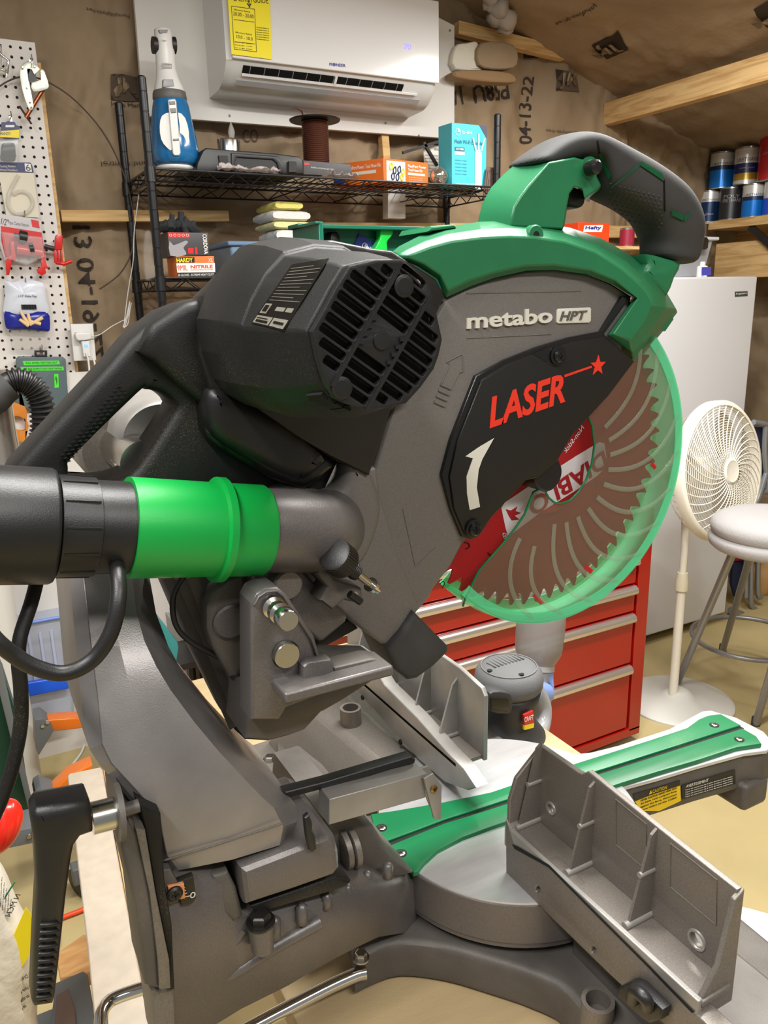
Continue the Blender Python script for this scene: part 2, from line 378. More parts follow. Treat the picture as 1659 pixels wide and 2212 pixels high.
wprint('Sound Control', (342, 345), (222, 345), (342, 355), INK2)
wprint('Formaldehyde-free', (1283, 282), (1196, 272), (1283, 290), INK2)
wprint('Formaldehyde-free', (285, 20), (190, 5), (285, 30), INK2)
wprint('Attention: Installer', (612, 283), (655, 286), (612, 276), INK2)
wprint('CO', (540, 300), (572, 300), (542, 272), INK2)
wprint('R13', (1652, 872), (1656, 820), (1632, 872), INK, 0.01)
bmx = None
ceil_o = bpy.data.objects['ceiling']; wr_o = bpy.data.objects['wall_right']
def cprint(body, p0, p1, pt, m, logo=None, lift=0.003, bold=0.0):
    # intersect pixel rays with the sloping ceiling plane
    nrm = Vector((0.305, 0, 1)).normalized(); q0 = Vector((1.867, 0, 2.58-0.06))
    def cp(px, py):
        d = Vector(RM@np.array([(px-CX)/FPX, (py-CY)/FPX, 1.0])); o = Vector(CAM); return o+d*((q0-o).dot(nrm)/d.dot(nrm))
    def drop(bm, l):
        for q in bm.verts:
            c = ceil_p(q.co.x, q.co.y); q.co = Vector((q.co.x, q.co.y, c.z-l-(q.co.x-c.x)*0.3))
    a, b, t = cp(*p0), cp(*p1), cp(*pt); u = b-a; w = u.length; u.normalize(); h = t-a; v = h-u*h.dot(u); hh = v.length; v.normalize()
    if logo:
        P = [cp(*q) for q in logo]; bm = bm_new(); a_loft(bm, [P, [p+Vector((0, 0, 0.0005)) for p in P]]); sub_bm(bm, 4); drop(bm, 0.005); obj_from_bm('insulation_logo', bm, INK2, ceil_o); lift = 0.018; bold = 0.02
    bm = sub_bm(text_bm(body, a, u, v, w, hh, 0.0, bold)); drop(bm, lift); obj_from_bm('insulation_print', bm, m, ceil_o)
cprint('JM', (1348, 118), (1300, 142), (1336, 100), KRAFT, [(1277, 120), (1333, 95), (1358, 125), (1310, 150)], bold=0.05)
cprint('JM', (1700, 60), (1640, 80), (1692, 40), KRAFT, [(1625, 50), (1680, 20), (1705, 55), (1655, 82)], bold=0.05)
cprint('Formaldehyde-free', (1292, 42), (1205, 82), (1290, 32), INK2)
# printed logo on the right wall above the cans
wtmp = []
# torn fibreglass and paper flaps near the gable rafter
FIB = mat('white_fibreglass', (222, 216, 200), 0.9, bump=(60, 0.8, 0.004))
fb = slab('insulation_flap', 1, 2.62, 2.68, sm2([(985, 152), (1040, 150), (1100, 156), (1116, 168), (1112, 178), (1050, 176), (985, 166)], 3, True), mat('brown_paper', (140, 112, 78), 0.8, bump=(30, .3, .004)), wb, 0.008)
slab('insulation_flap', 1, 2.64, 2.68, sm2([(1040, 92), (1110, 96), (1118, 140), (1080, 150), (1036, 140)], 3, True), KRAFT, wb, 0.008)
slab('insulation_flap', 1, 2.66, 2.69, sm2([(985, 100), (1010, 92), (1034, 92), (1036, 140), (1080, 148), (985, 150)], 3, True), FIB, wb, 0.008)
bm = bm_new()
for k in range(8):
    t = k/7; c = PT(1, 2.60, 1062+t*45, -8+t*62); bmesh.ops.create_icosphere(bm, subdivisions=2, radius=0.028+0.012*random.random(), matrix=Matrix.Translation(c+Vector((0, random.random()*0.05, 0.01*random.random()))))
for v in bm.verts: v.co += Vector((mn.noise(v.co*30), mn.noise(v.co*30+Vector((5, 0, 0))), mn.noise(v.co*30+Vector((0, 7, 0)))))*0.016
fin(bm); obj_from_bm('loose_fibreglass', bm, mat('fibreglass_grey', (170, 160, 150), 0.9), wb, 180, kind='stuff')

# ------------------------------------------------------------------ bench
PLY = mat('bench_plywood', (172, 150, 112), 0.6, bump=(120, 0.2, 0.001), var=(5, 0.05), stretch=(1, 6, 1))
bench = thing('workbench', (0.5, 0.6, 0), 'plywood-topped workbench carrying the mitre saw', 'workbench')
ZB = 0.838
bt = [PT(2, ZB, *p) for p in ((350, 2300), (1300, 2300))]
bm = bm_new(); a_box(bm, (0.20, 0.30, ZB-0.03), (0.62, 1.32, ZB)); fin(bm); obj_from_bm('bench_top', bm, PLY, bench, bevel=0.001)
for x, y in ((0.24, 0.34), (0.58, 0.34), (0.24, 1.28), (0.58, 1.28)):
    bm = bm_new(); a_box(bm, (x-0.03, y-0.03, 0), (x+0.03, y+0.03, ZB-0.03)); fin(bm); obj_from_bm('leg', bm, PINE, bench, bevel=0.003)
# ================================================================== THINGS AROUND THE ROOM
def part(name, bm, m, par, **kw): fin(bm); return obj_from_bm(name, bm, m, par, **kw)
def solo(name, bm, m, label, cat, group=None, **kw): fin(bm); return obj_from_bm(name, bm, m, None, label=label, cat=cat, group=group, **kw)
def T(name, p, label, cat, group=None): return thing(name, tuple(p), label, cat, group)
def quad(name, y, pts, m, par, th=0.0008, **kw): return slab(name, 1, y, y+th, pts, m, par, 0, **kw)
BLKM = mat('black_wire_coating', (24, 24, 25), 0.35, 0.2)
NAVY = mat('navy_card', (28, 34, 92), 0.4); REDP = mat('red_packaging', (205, 38, 34), 0.35); ORP = mat('orange_carton', (222, 108, 36), 0.4)
YLW = mat('yellow_print', (240, 218, 20), 0.45); CLEAR = glassy('clear_plastic', (236, 238, 240), 0.22, 0.12, tint=0.1)
GREYP = mat('grey_plastic', (128, 126, 126), 0.45)

# ---- pegboard and what hangs on it
PY = 2.70
peg = T('pegboard', PT(1, PY, 60, 500), 'white perforated pegboard on the left end of the back wall', 'pegboard')
xr_ = PT(1, PY, 75, 92).x; zt_ = PT(1, PY, 75, 92).z
bm = bm_new(); a_box(bm, (-0.45, PY, 1.02), (xr_, PY+0.006, zt_)); part('panel', bm, mat('pegboard_white', (216, 210, 204), 0.5), peg)
bm = bm_new(); a_box(bm, (xr_-0.03, PY+0.006, 1.0), (xr_+0.010, PY+0.02, zt_-0.05)); a_box(bm, (-0.45, PY+0.006, 1.5), (xr_-0.03, PY+0.02, 1.54)); part('batten', bm, PINE, peg, kind=None)
bm = bm_new(); s = 0.0262; nz = int((zt_-1.03)/s)
for j in range(nz):
    for i in range(16):
        c = Vector((xr_-0.014-i*s, PY-0.0004, zt_-0.018-j*s))
        a_lathe(bm, [(0, 0.0042), (0.0006, 0.0042)], c, (0, 1, 0), 8)
part('peg_hole', bm, DARK, peg, kind='stuff')
def hook(px, py, label):
    c = PT(1, PY, px, py); bm = bm_new(); a_tube(bm, [c, c+Vector((0, -0.035, -0.002)), c+Vector((0, -0.040, 0.012))], 0.0018, 8); a_box(bm, (c.x-.004, c.y-.003, c.z-.02), (c.x+.004, c.y, c.z+.006)); solo('peg_hook', bm, CHROME, label, 'hook', 'steel hooks in the pegboard')
hook(66, 135, 'steel hook above the toggle clamp on the pegboard'); hook(22, 256, 'steel hook holding the card with the black sponge'); hook(51, 467, 'steel hook holding the red pipe clamp package'); hook(53, 610, 'steel hook holding the bag of wooden pegs'); hook(88, 752, 'steel hook holding the grey label case')
# toggle clamp
y = PY-0.05
tc_ = T('toggle_clamp', PT(1, y, 75, 190), 'galvanised sheet-metal toggle clamp with a copper bar hanging on the pegboard', 'clamp')
GALV = mat('galvanised_sheet', (176, 178, 164), 0.35, 0.6, var=(30, 0.1)); COPP = mat('copper', (176, 98, 62), 0.3, 0.8)
slab('side_plate', 1, y, y+0.003, sm2([(48, 140), (62, 132), (72, 140), (62, 160), (68, 200), (73, 232), (66, 238), (60, 232), (48, 195), (42, 155)], 2, True), GALV, tc_, 0.001)
slab('side_plate', 1, y-0.004, y-0.001, [(68, 136), (80, 140), (87, 150), (74, 162), (68, 150)], GALV, tc_, 0.0008)
slab('jaw', 1, y-0.008, y-0.004, sm2([(86, 152), (94, 150), (100, 164), (106, 186), (98, 194), (72, 198), (68, 178), (88, 172)], 2, True), GALV, tc_, 0.001)
bm = bm_new(); a_box(bm, tuple(PT(1, y, 62, 178)-Vector((0, 0, 0))), tuple(PT(1, y, 76, 150)+Vector((0, 0.02, 0)))); part('rubber_pad', bm, SATIN, tc_)
bm = bm_new(); a_tube(bm, [PT(1, y+0.006, 93, 193), PT(1, y+0.006, 56, 254)], 0.0055, 12); part('copper_bar', bm, COPP, tc_)
bm = bm_new(); a_tube(bm, [PT(1, y+0.006, 42, 229), PT(1, y+0.006, 68, 268)], 0.003, 8); part('handle', bm, mat('dark_bronze', (84, 52, 36), 0.4, 0.5), tc_)
for q in ((49, 145), (75, 144), (59, 188), (66, 219), (90, 156), (99, 184), (88, 185), (69, 230)):
    bm = bm_new(); a_lathe(bm, [(0, 0.0028), (0.002, 0.002)], PT(1, y-0.008, *q), (0, -1, 0), 10); part('rivet', bm, STEEL, tc_)
cc_ = T('c_clamp', PT(1, PY-0.03, 8, 130), 'small silver C-clamp at the left edge of the pegboard', 'clamp')
bm = bm_new(); a_tube(bm, [PT(1, PY-0.03, *q) for q in ((-6, 108), (2, 118), (18, 130), (15, 158), (4, 150), (-8, 148))], 0.004, 8); part('frame', bm, STEEL, cc_, smooth=60)
bm = bm_new(); a_tube(bm, [PT(1, PY-0.03, 2, 98), PT(1, PY-0.03, 4, 142)], 0.0022, 8); part('screw', bm, CHROME, cc_)
bm = bm_new(); a_tube(bm, [PT(1, PY-0.03, 15, 145), PT(1, PY-0.03, 13, 168)], 0.0028, 8); part('handle', bm, CHROME, cc_)
bm = bm_new(); a_tube(bm, smooth_path([PT(1, PY-0.03, *q) for q in ((-20, 200), (20, 174), (60, 165), (105, 178), (160, 215), (215, 275), (250, 335), (275, 400), (288, 470), (285, 540), (260, 590), (215, 625))], 6), 0.0022, 8)
solo('steel_cable', bm, mat('dark_cable', (62, 46, 36), 0.5), 'thin dark cable arching from the toggle clamp down behind the wire rack', 'cable', smooth=60)
# sponge card
y = PY-0.02
sp_ = T('sponge_card', PT(1, y, 22, 310), 'hang card in navy and yellow with a black sponge blister', 'package')
quad('card', y, [(3, 264), (12, 264), (18, 261), (32, 264), (35, 270), (43, 273), (41, 300), (1, 296)], NAVY, sp_, 0.002); quad('label_band', y-0.001, [(2, 283), (42, 280), (41, 298), (0, 296)], YLW, sp_)
quad('hang_slot', y-0.001, [(12, 270), (31, 270), (31, 275), (12, 275)], WHITE, sp_)
slab('sponge', 1, y-0.012, y, sm2([(6, 309), (30, 308), (34, 340), (28, 348), (2, 345), (3, 325)], 3, True), mat('black_sponge', (38, 44, 42), 0.9, bump=(200, .8, .002)), sp_, 0.004)
slab('blister', 1, y-0.016, y, [(0, 300), (41, 300), (38, 352), (-4, 350)], CLEAR, sp_, 0.003)
text('print', 'HANDY', 1, y-0.0015, (1, 292), (24, 292), (1, 285), NAVY, sp_)
# house number pack
hn = T('house_number_pack', PT(1, y, 35, 400), 'clear package with a large number 6 under a navy header card', 'package')
CARD = mat('cream_card', (214, 206, 188), 0.6)
quad('header_card', y-0.002, [(-4, 350), (66, 351), (70, 358), (73, 373), (-4, 371)], NAVY, hn, 0.002); quad('backing_card', y, [(-4, 371), (72, 373), (85, 470), (14, 466), (2, 400)], CARD, hn, 0.001)
quad('number_panel', y-0.003, [(53, 353), (66, 354), (69, 371), (55, 370)], WHITE, hn); text('print', '6', 1, y-0.0038, (57, 369), (67, 369), (57, 355), SATIN, hn)
text('print', 'House Numbers', 1, y-0.003, (0, 369), (38, 370), (0, 364), LETTER, hn); text('print', 'Floating Modern', 1, y-0.003, (0, 363), (34, 363), (0, 357), LETTER, hn)
bm = bm_new(); a_tube(bm, smooth_path([PT(1, y-0.006, *q) for q in ((40, 378), (28, 400), (18, 425), (20, 448), (34, 461), (54, 461), (68, 449), (70, 433), (60, 418), (44, 413), (28, 420))], 5), 0.0055, 10); part('clear_numeral', bm, glassy('faint_clear', (225, 222, 212), 0.35, 0.1, tint=0.1), hn, smooth=60)
# red pipe clamp blister
y = PY-0.03
pc = T('pipe_clamp_pack', PT(1, y, 48, 520), 'red and white blister package holding a half-inch pipe clamp', 'package')
quad('card', y, [(-3, 462), (85, 473), (99, 555), (10, 562), (-3, 520)], mat('grey_card', (196, 190, 192), 0.4), pc, 0.002); quad('red_panel', y-0.001, [(2, 488), (90, 502), (98, 552), (12, 556), (3, 520)], REDP, pc)
quad('brand_square', y-0.0012, [(67, 474), (83, 477), (86, 493), (70, 490)], REDP, pc); text('print', '1/2"', 1, y-0.001, (2, 484), (17, 488), (3, 470), SATIN, pc)
text('print', 'Pipe Clamp Fixture', 1, y-0.001, (19, 486), (62, 492), (20, 477), GREYP, pc)
RP = mat('red_painted_iron', (202, 30, 26), 0.3, coat=0.3)
bm = bm_new(); a_tube(bm, [PT(1, y-0.02, 36, 538), PT(1, y-0.02, 92, 546)], 0.014, 16); part('clamp_body', bm, RP, pc, smooth=50)
slab('clamp_head', 1, y-0.03, y-0.006, [(22, 522), (30, 520), (36, 560), (28, 566), (24, 545)], RP, pc, 0.003); slab('clamp_foot', 1, y-0.03, y-0.006, [(12, 562), (30, 545), (24, 575), (20, 594), (14, 594)], RP, pc, 0.003)
slab('clamp_foot', 1, y-0.028, y-0.01, [(88, 546), (96, 548), (102, 574), (109, 578), (104, 580), (98, 580), (100, 590), (92, 595), (82, 590), (80, 582), (90, 575)], RP, pc, 0.002)
bm = bm_new(); a_lathe(bm, [(0, 0.017), (0.012, 0.017)], PT(1, y-0.022, 68, 538)-Vector((0.006, 0, 0)), (1, 0, 0.1), 18); part('clutch_plate', bm, PLAS, pc)
bm = bm_new(); a_lathe(bm, [(-0.012, 0.012), (-0.01, 0.018), (0.01, 0.018), (0.012, 0.012)], PT(1, y-0.022, 50, 512), (1, 0, -0.2), 14); a_tube(bm, [PT(1, y-0.022, 30, 507), PT(1, y-0.022, 58, 516)], 0.006, 8); part('wing_knob', bm, PLAS, pc)
slab('blister', 1, y-0.036, y, [(4, 500), (92, 512), (98, 556), (60, 572), (14, 560)], CLEAR, pc, 0.006)
rj = T('pipe_clamp_jaw', PT(1, y, 127, 535), 'loose red pipe clamp jaw with black screw at the pegboard edge', 'clamp')
slab('jaw', 1, y-0.02, y, [(121, 508), (130, 504), (136, 509), (135, 540), (118, 540), (119, 515)], RP, rj, 0.003)
for q in ([(117, 540), (122, 540), (124, 568), (118, 568)], [(125, 540), (128, 540), (131, 570), (126, 570)], [(131, 540), (135, 540), (136, 566), (132, 568)]): slab('jaw_rib', 1, y-0.02, y, q, RP, rj, 0.001)
bm = bm_new(); a_tube(bm, [PT(1, y-0.012, 120, 567), PT(1, y-0.012, 138, 570), PT(1, y-0.012, 154, 564)], 0.006, 10); part('foot', bm, RP, rj, smooth=60)
bm = bm_new(); a_tube(bm, [PT(1, y-0.01, 96, 532), PT(1, y-0.01, 118, 538)], 0.0075, 10); part('screw', bm, PLAS, rj)
# bag of pegs
y = PY-0.03
pb_ = T('peg_bag', PT(1, y, 55, 660), 'white and blue printed plastic bag with wooden pegs showing', 'bag')
def pillow(name, pts, y, th, m, par, **kw):
    P = sm2(pts, 3, True); c = (sum(p[0] for p in P)/len(P), sum(p[1] for p in P)/len(P)); bm = bm_new()
    def rg(k, yy): return [PT(1, yy, c[0]+(p[0]-c[0])*k, c[1]+(p[1]-c[1])*k)+Vector((0, mn.noise(Vector((p[0]*.06, p[1]*.06, k*3)))*0.006*(k > 0.3), 0)) for p in P]
    a_loft(bm, [rg(0.05, y-th), rg(0.35, y-th*0.95), rg(0.65, y-th*0.75), rg(0.88, y-th*0.35), rg(1, y), rg(0.9, y+0.002)]); fin(bm); return obj_from_bm(name, bm, m, par, 80, **kw)
pillow('bag', [(11, 606), (30, 610), (52, 604), (93, 612), (98, 640), (100, 680), (14, 682), (11, 640)], y, 0.012, mat('bag_white', (206, 210, 220), 0.3), pb_)
pillow('bag_bottom', [(11, 672), (40, 678), (100, 672), (108, 710), (96, 716), (60, 712), (20, 712), (11, 700)], y-0.001, 0.016, mat('bag_blue', (30, 38, 138), 0.25), pb_)
WPEG = mat('peg_birch', (222, 190, 140), 0.5)
for a, b in (((44, 672), (60, 700)), ((42, 690), (62, 704)), ((60, 676), (66, 700)), ((64, 702), (92, 686)), ((66, 694), (88, 700))):
    bm = bm_new(); a_tube(bm, [PT(1, y-0.018, *a), PT(1, y-0.018, *b)], [0.0045, 0.006], 10); part('wooden_peg', bm, WPEG, pb_, smooth=60)
text('print', '1-1/2" Shaker Pegs', 1, y-0.0145, (40, 643), (80, 643), (40, 637), NAVY, pb_)
bm = bm_new()
for k in range(16): a_box(bm, tuple(PT(1, y-0.0145, 47+k*2, 668)), tuple(PT(1, y-0.0140, 48+k*2+(k % 3)*.4, 658)))
part('barcode', bm, SATIN, pb_, kind='stuff')
cb = slab('clear_bag', 1, y, y+0.008, sm2([(24, 712), (104, 712), (106, 740), (100, 752), (30, 754), (26, 735)], 2, True), glassy('bag_film', (220, 216, 210), 0.18, 0.15, tint=0.15), None, 0.003); _props(cb, 'crumpled clear plastic bag hanging below the blue bag of pegs', 'bag')
# label case
y = PY-0.02
lc = T('label_case', PT(1, y, 90, 850), 'slate grey plastic case with bright green label strips hung on the pegboard', 'case')
slab('case', 1, y-0.012, y+0.004, sm2([(35, 775), (40, 770), (136, 771), (142, 776), (149, 880), (146, 884), (45, 884), (40, 878)], 1, True), mat('slate_plastic', (84, 100, 104), 0.45), lc, 0.003)
LG = mat('label_green', (72, 226, 44), 0.5)
for q in ([(49, 780), (127, 779), (130, 787), (52, 789)], [(44, 793), (137, 792), (138, 800), (47, 801)], [(51, 806), (60, 806), (61, 822), (52, 822)], [(117, 808), (126, 808), (127, 837), (118, 838)]): quad('label_strip', y-0.0128, q, LG, lc, 0.001)
text('print', 'FULL SAVED TEST PAD OUT', 1, y-0.0135, (56, 786), (124, 785), (56, 782), mat('dark_green_ink', (20, 90, 20), 0.6), lc); text('print', 'PUT BASE DOWN TO NOT FIGHT THE PAD', 1, y-0.0135, (52, 799), (134, 798), (52, 795), mat('dark_green_ink', (20, 90, 20), 0.6), lc)
for x in (56, 122): text('print', '\u2191', 1, y-0.0135, (x-3, 832 if x > 100 else 820), (x+3, 832 if x > 100 else 820), (x-3, 812), SATIN, lc)
slab('clip', 1, y-0.014, y+0.0, [[(75, 757), (102, 757), (102, 771), (75, 771)], [(79, 761), (98, 761), (97, 767), (80, 767)]], PLAS, lc, 0.001)
# hand saw with orange handle
hs = T('hand_saw', PT(1, PY-0.03, 40, 920), 'hand saw with an amber wooden handle hanging low on the pegboard', 'saw')
slab('handle', 1, PY-0.04, PY-0.018, [sm2([(14, 870), (54, 878), (58, 900), (58, 930), (54, 968), (22, 966), (16, 940), (12, 900)], 2, True), sm2([(24, 905), (40, 900), (57, 912), (57, 928), (40, 930), (25, 920)], 2, True)], wood('amber_handle', (208, 130, 36), (182, 104, 24), 4), hs, 0.004)
slab('blade', 1, PY-0.032, PY-0.03, [(20, 876), (54, 880), (44, 840), (28, 838)], STEEL, hs)
bm = bm_new(); a_lathe(bm, [(0, 0.006), (0.002, 0.005)], PT(1, PY-0.04, 45, 957), (0, -1, 0), 12); part('handle_screw', bm, STEEL, hs)

# ---- outlet with chargers
y = 2.69
ot = T('outlet_box', PT(1, y, 182, 735), 'white electrical outlet cover beside the pegboard', 'outlet')
slab('cover', 1, y-0.04, y-0.02, [(152, 700), (201, 699), (208, 778), (160, 780)], WHITE, ot, 0.002)
c1 = T('phone_charger', PT(1, 2.62, 182, 727), 'upper white plug-in charger with a thin cord to the right', 'charger')
slab('body', 1, y-0.07, y-0.04, sm2([(165, 718), (193, 718), (197, 722), (196, 733), (170, 736), (164, 728)], 2, True), WHITE, c1, 0.004)
bm = bm_new(); a_tube(bm, smooth_path([PT(1, y-0.055, *q) for q in ((196, 727), (215, 723), (240, 706), (262, 694), (272, 688), (279, 664), (280, 652), (272, 690), (266, 706), (276, 700), (281, 668), (284, 655), (275, 688), (268, 708), (274, 650), (280, 610), (288, 560), (290, 500), (300, 420))], 5), 0.0016, 6); part('cord', bm, WHITE, c1, smooth=60)
c2 = T('usb_charger', PT(1, 2.62, 185, 750), 'lower white charger with a small blue display and two cords', 'charger')
slab('body', 1, y-0.066, y-0.04, [(176, 737), (194, 736), (196, 770), (181, 771)], WHITE, c2, 0.003)
slab('display', 1, y-0.068, y-0.066, [(182, 744), (190, 744), (190, 749), (183, 750)], mat('blue_display', (90, 140, 255), 0.4, emit=2.0), c2)
for q in (((186, 762), (190, 775), (193, 800), (194, 830)), ((198, 770), (204, 782), (208, 815), (206, 850))):
    bm = bm_new(); a_tube(bm, smooth_path([PT(1, y-0.07, *p) for p in q], 5), 0.003, 8); part('cord', bm, WHITE, c2, smooth=60)

# ---- black wire rack
RY0, RY1 = 2.40, 2.72
XL = PT(1, RY0, 305, 165).x; XRt = PT(1, RY0, 1075, 235).x
rack = T('wire_rack', ((XL+XRt)/2, (RY0+RY1)/2, 0), 'black wire shelving rack standing against the back wall', 'shelving')
for (x, y) in ((XL, RY0), (XRt, RY0), (XL, RY1), (XRt, RY1)):
    bm = bm_new(); zt = 2.10; a_lathe(bm, [(0, 0.0125)]+[q for k in range(int(zt/0.0508)) for q in ((0.03+k*0.0508, 0.0125), (0.031+k*0.0508, 0.0115), (0.033+k*0.0508, 0.0115), (0.034+k*0.0508, 0.0125))]+[(zt, 0.0125), (zt+0.004, 0.009)], (x, y, 0), (0, 0, 1), 16); part('post', bm, BLKM, rack, smooth=30)
Z1 = PT(1, RY0, 400, 368).z; Z2 = PT(1, RY0, 400, 600).z
for zs in (Z1, Z2, 0.9, 0.15):
    bm = bm_new()
    def W(a, b, r=0.0022): a_tube(bm, [a, b], r, 6)
    for zz, r in ((zs, 0.0035), (zs-0.032, 0.003)):
        W((XL, RY0, zz), (XRt, RY0, zz), r); W((XL, RY1, zz), (XRt, RY1, zz), r); W((XL, RY0, zz), (XL, RY1, zz), r); W((XRt, RY0, zz), (XRt, RY1, zz), r)
    n = 26
    for yy in (RY0, RY1):
        for k in range(n):
            xa = XL+0.03+(XRt-XL-0.06)*k/n; xb = XL+0.03+(XRt-XL-0.06)*(k+1)/n; W((xa, yy, zs if k % 2 else zs-0.032), (xb, yy, zs-0.032 if k % 2 else zs), 0.0018)
    for xx in (XL, XRt):
        for k in range(7):
            ya = RY0+(RY1-RY0)*k/7; yb = RY0+(RY1-RY0)*(k+1)/7; W((xx, ya, zs if k % 2 else zs-0.032), (xx, yb, zs-0.032 if k % 2 else zs), 0.0018)
    fin(bm); obj_from_bm('shelf_frame', bm, BLKM, rack, 60, kind='stuff')
    bm = bm_new(); k = 0
    nn = 44
    for i in range(nn): W((XL+(XRt-XL)*(i+.5)/nn, RY0, zs+0.001), (XL+(XRt-XL)*(i+.5)/nn, RY1, zs+0.001), 0.0013)
    for t in (0.33, 0.66): W((XL, RY0+(RY1-RY0)*t, zs-0.003), (XRt, RY0+(RY1-RY0)*t, zs-0.003), 0.003)
    for i in range(1, 5): W((XL+(XRt-XL)*i/5, RY0, zs-0.028), (XL+(XRt-XL)*i/5, RY1, zs-0.028), 0.002)
    fin(bm); obj_from_bm('shelf_wires', bm, BLKM, rack, 60, kind='stuff')
    for (x, y) in ((XL, RY0), (XRt, RY0), (XL, RY1), (XRt, RY1)):
        bm = bm_new(); a_lathe(bm, [(0, 0.0165), (0.04, 0.0150)], (x, y, zs-0.036), (0, 0, 1), 14); part('shelf_collar', bm, BLKM, rack)
ZS = Z1+0.0035; ZS2 = Z2+0.0035

# ---- air conditioner
ac = T('air_conditioner', (1.23, 2.58, 2.3), 'white wall-mounted split air conditioner above the wire rack', 'air conditioner')
ya = 2.49
pL = PT(1, ya, 491, 120); pR = PT(1, ya, 944, 182); x0, x1 = PT(1, ya+0.1, 466, 100).x, PT(1, ya, 944, 182).x+0.004
zb = PT(1, ya, 944, 182).z; zt = zb+0.245
prof = [(2.688, zt+0.02), (ya+0.03, zt+0.02), (ya+0.006, zt), (ya, zt-0.02), (ya, zb), (ya+0.004, zb-0.004), (ya+0.012, zb-0.018), (ya+0.05, zb-0.05), (ya+0.085, zb-0.062), (2.688, zb-0.066)]
bm = bm_new(); a_loft(bm, [[(x, yy+(0.012 if e else 0), z) for yy, z in prof] for x, e in ((x0, 1), (x0+0.02, 0), (x1-0.02, 0), (x1, 1))]); part('case', bm, mat('ac_white', (214, 212, 210), 0.25, coat=0.3), ac, smooth=40)
ACW = mat('ac_panel', (222, 220, 219), 0.12, coat=0.5)
bm = bm_new(); a_box(bm, (x0+0.012, ya-0.012, zb+0.0), (x1-0.002, ya-0.001, zt)); part('front_panel', bm, ACW, ac, bevel=0.003)
# louvre opening follows the curved chin
def chin(t, x):  # t along the chin profile
    P_ = [(ya+0.004, zb-0.006), (ya+0.012, zb-0.018), (ya+0.05, zb-0.05), (ya+0.085, zb-0.062)]; k = min(int(t), 2); f = t-k; a, b = P_[k], P_[k+1]; return Vector((x, a[0]+(b[0]-a[0])*f-0.0012, a[1]+(b[1]-a[1])*f-0.0012))
xa, xb = x0+0.05, x1-0.07
bm = bm_new(); a_loft(bm, [[chin(0.35, xa), chin(1, xa), chin(1.35, xa)], [chin(0.35, xb-.06), chin(1, xb-.06), chin(1.35, xb-.06)]], cap=False); r = bmesh.ops.solidify(bm, geom=bm.faces[:], thickness=0.0008); part('outlet_opening', bm, DARK, ac)
for k in range(12):
    x = xa+(xb-xa-.06)*(k+.5)/12; bm = bm_new(); a_loft(bm, [[chin(0.4, x-0.001), chin(1, x-0.001), chin(1.3, x-0.001)], [chin(0.4, x+0.001)+Vector((0, -.001, 0)), chin(1, x+0.001)+Vector((0, -.001, 0)), chin(1.3, x+0.001)+Vector((0, -.001, 0))]]); part('vane', bm, GREYP, ac)
bm = bm_new(); a_loft(bm, [[chin(1.30, xx)+Vector((0, -.003, -.003)), chin(1.42, xx)+Vector((0, -.004, -.004)), chin(1.42, xx), chin(1.3, xx)] for xx in (xa, xb)]); part('louvre_bar', bm, ACW, ac)
bm = bm_new(); a_loft(bm, [[chin(0.35, xx)+Vector((0, -.003, -.003)), chin(1.42, xx)+Vector((0, -.004, -.004)), chin(1.42, xx), chin(0.35, xx)] for xx in ((xa+xb)/2-.004, (xa+xb)/2+.004)]); part('louvre_post', bm, ACW, ac)
bm = bm_new(); a_loft(bm, [[chin(1.75, xx)+Vector((0, -.002, -.002)), chin(2.2, xx)+Vector((0, -.002, -.002)), chin(2.2, xx), chin(1.75, xx)] for xx in (xa-.01, xb+.02)]); part('louvre_flap', bm, mat('louvre_grey', (176, 176, 178), 0.2, coat=0.4), ac)
yf = ya-0.0125
yl = slab('energy_label', 1, yf-0.004, yf-0.003, [(491, -20), (583, -20), (587, 128), (500, 117)], mat('bright_yellow_paper', (238, 220, 14), 0.55), ac)
_l = mat('label_ink', (58, 54, 20), 0.6); yt = yf-0.0046
for s_, a, b, c in (('ENERGYGUIDE', (505, 2), (580, 8), (505, -12)), ('20.00 - 20.00', (504, 33), (548, 40), (504, 25)), ('10.0 - 10.0', (511, 82), (546, 88), (511, 75)), ('Efficiency Rating', (506, 23), (540, 28), (506, 19)), ('Efficiency Rating', (509, 72), (544, 77), (509, 68))): text('print', s_, 1, yt, a, b, c, _l, ac)
for k in range(9): text('print', 'this estimate is based on use', 1, yt, (554, 60+k*5), (581, 63+k*5), (554, 57.5+k*5), _l, ac) if k < 6 else text('print', 'energy cost', 1, yt, (508, 92+(k-6)*6), (545, 96+(k-6)*6), (508, 90+(k-6)*6), _l, ac)
bm = bm_new()
for a, b in (((500, 13), (550, 20)), ((550, 20), (554, 112)), ((554, 112), (506, 106)), ((506, 106), (500, 13)), ((505, 42), (549, 48)), ((507, 90), (551, 95))): a_obox(bm, PT(1, yt, *a), PT(1, yt, *b), 0.0004, 0.0014, Vector((0, 0, 1)))
part('label_frame', bm, _l, ac, kind='stuff')
text('print', '\u2193', 1, yt, (534, 16), (544, 17), (534, -2), _l, ac, bold=0.03)
text('brand_print', 'PI\u25cfNEER', 1, yf-0.0006, (712, 142), (747, 145), (712, 135), mat('blue_print', (52, 50, 130), 0.4), ac, bold=0.02)
text('display', '70', 1, yf-0.0006, (873, 106), (889, 108), (873, 93), mat('violet_display', (120, 110, 255), 0.4, emit=1.6), ac, bold=0.02, label='glowing violet 70 display')

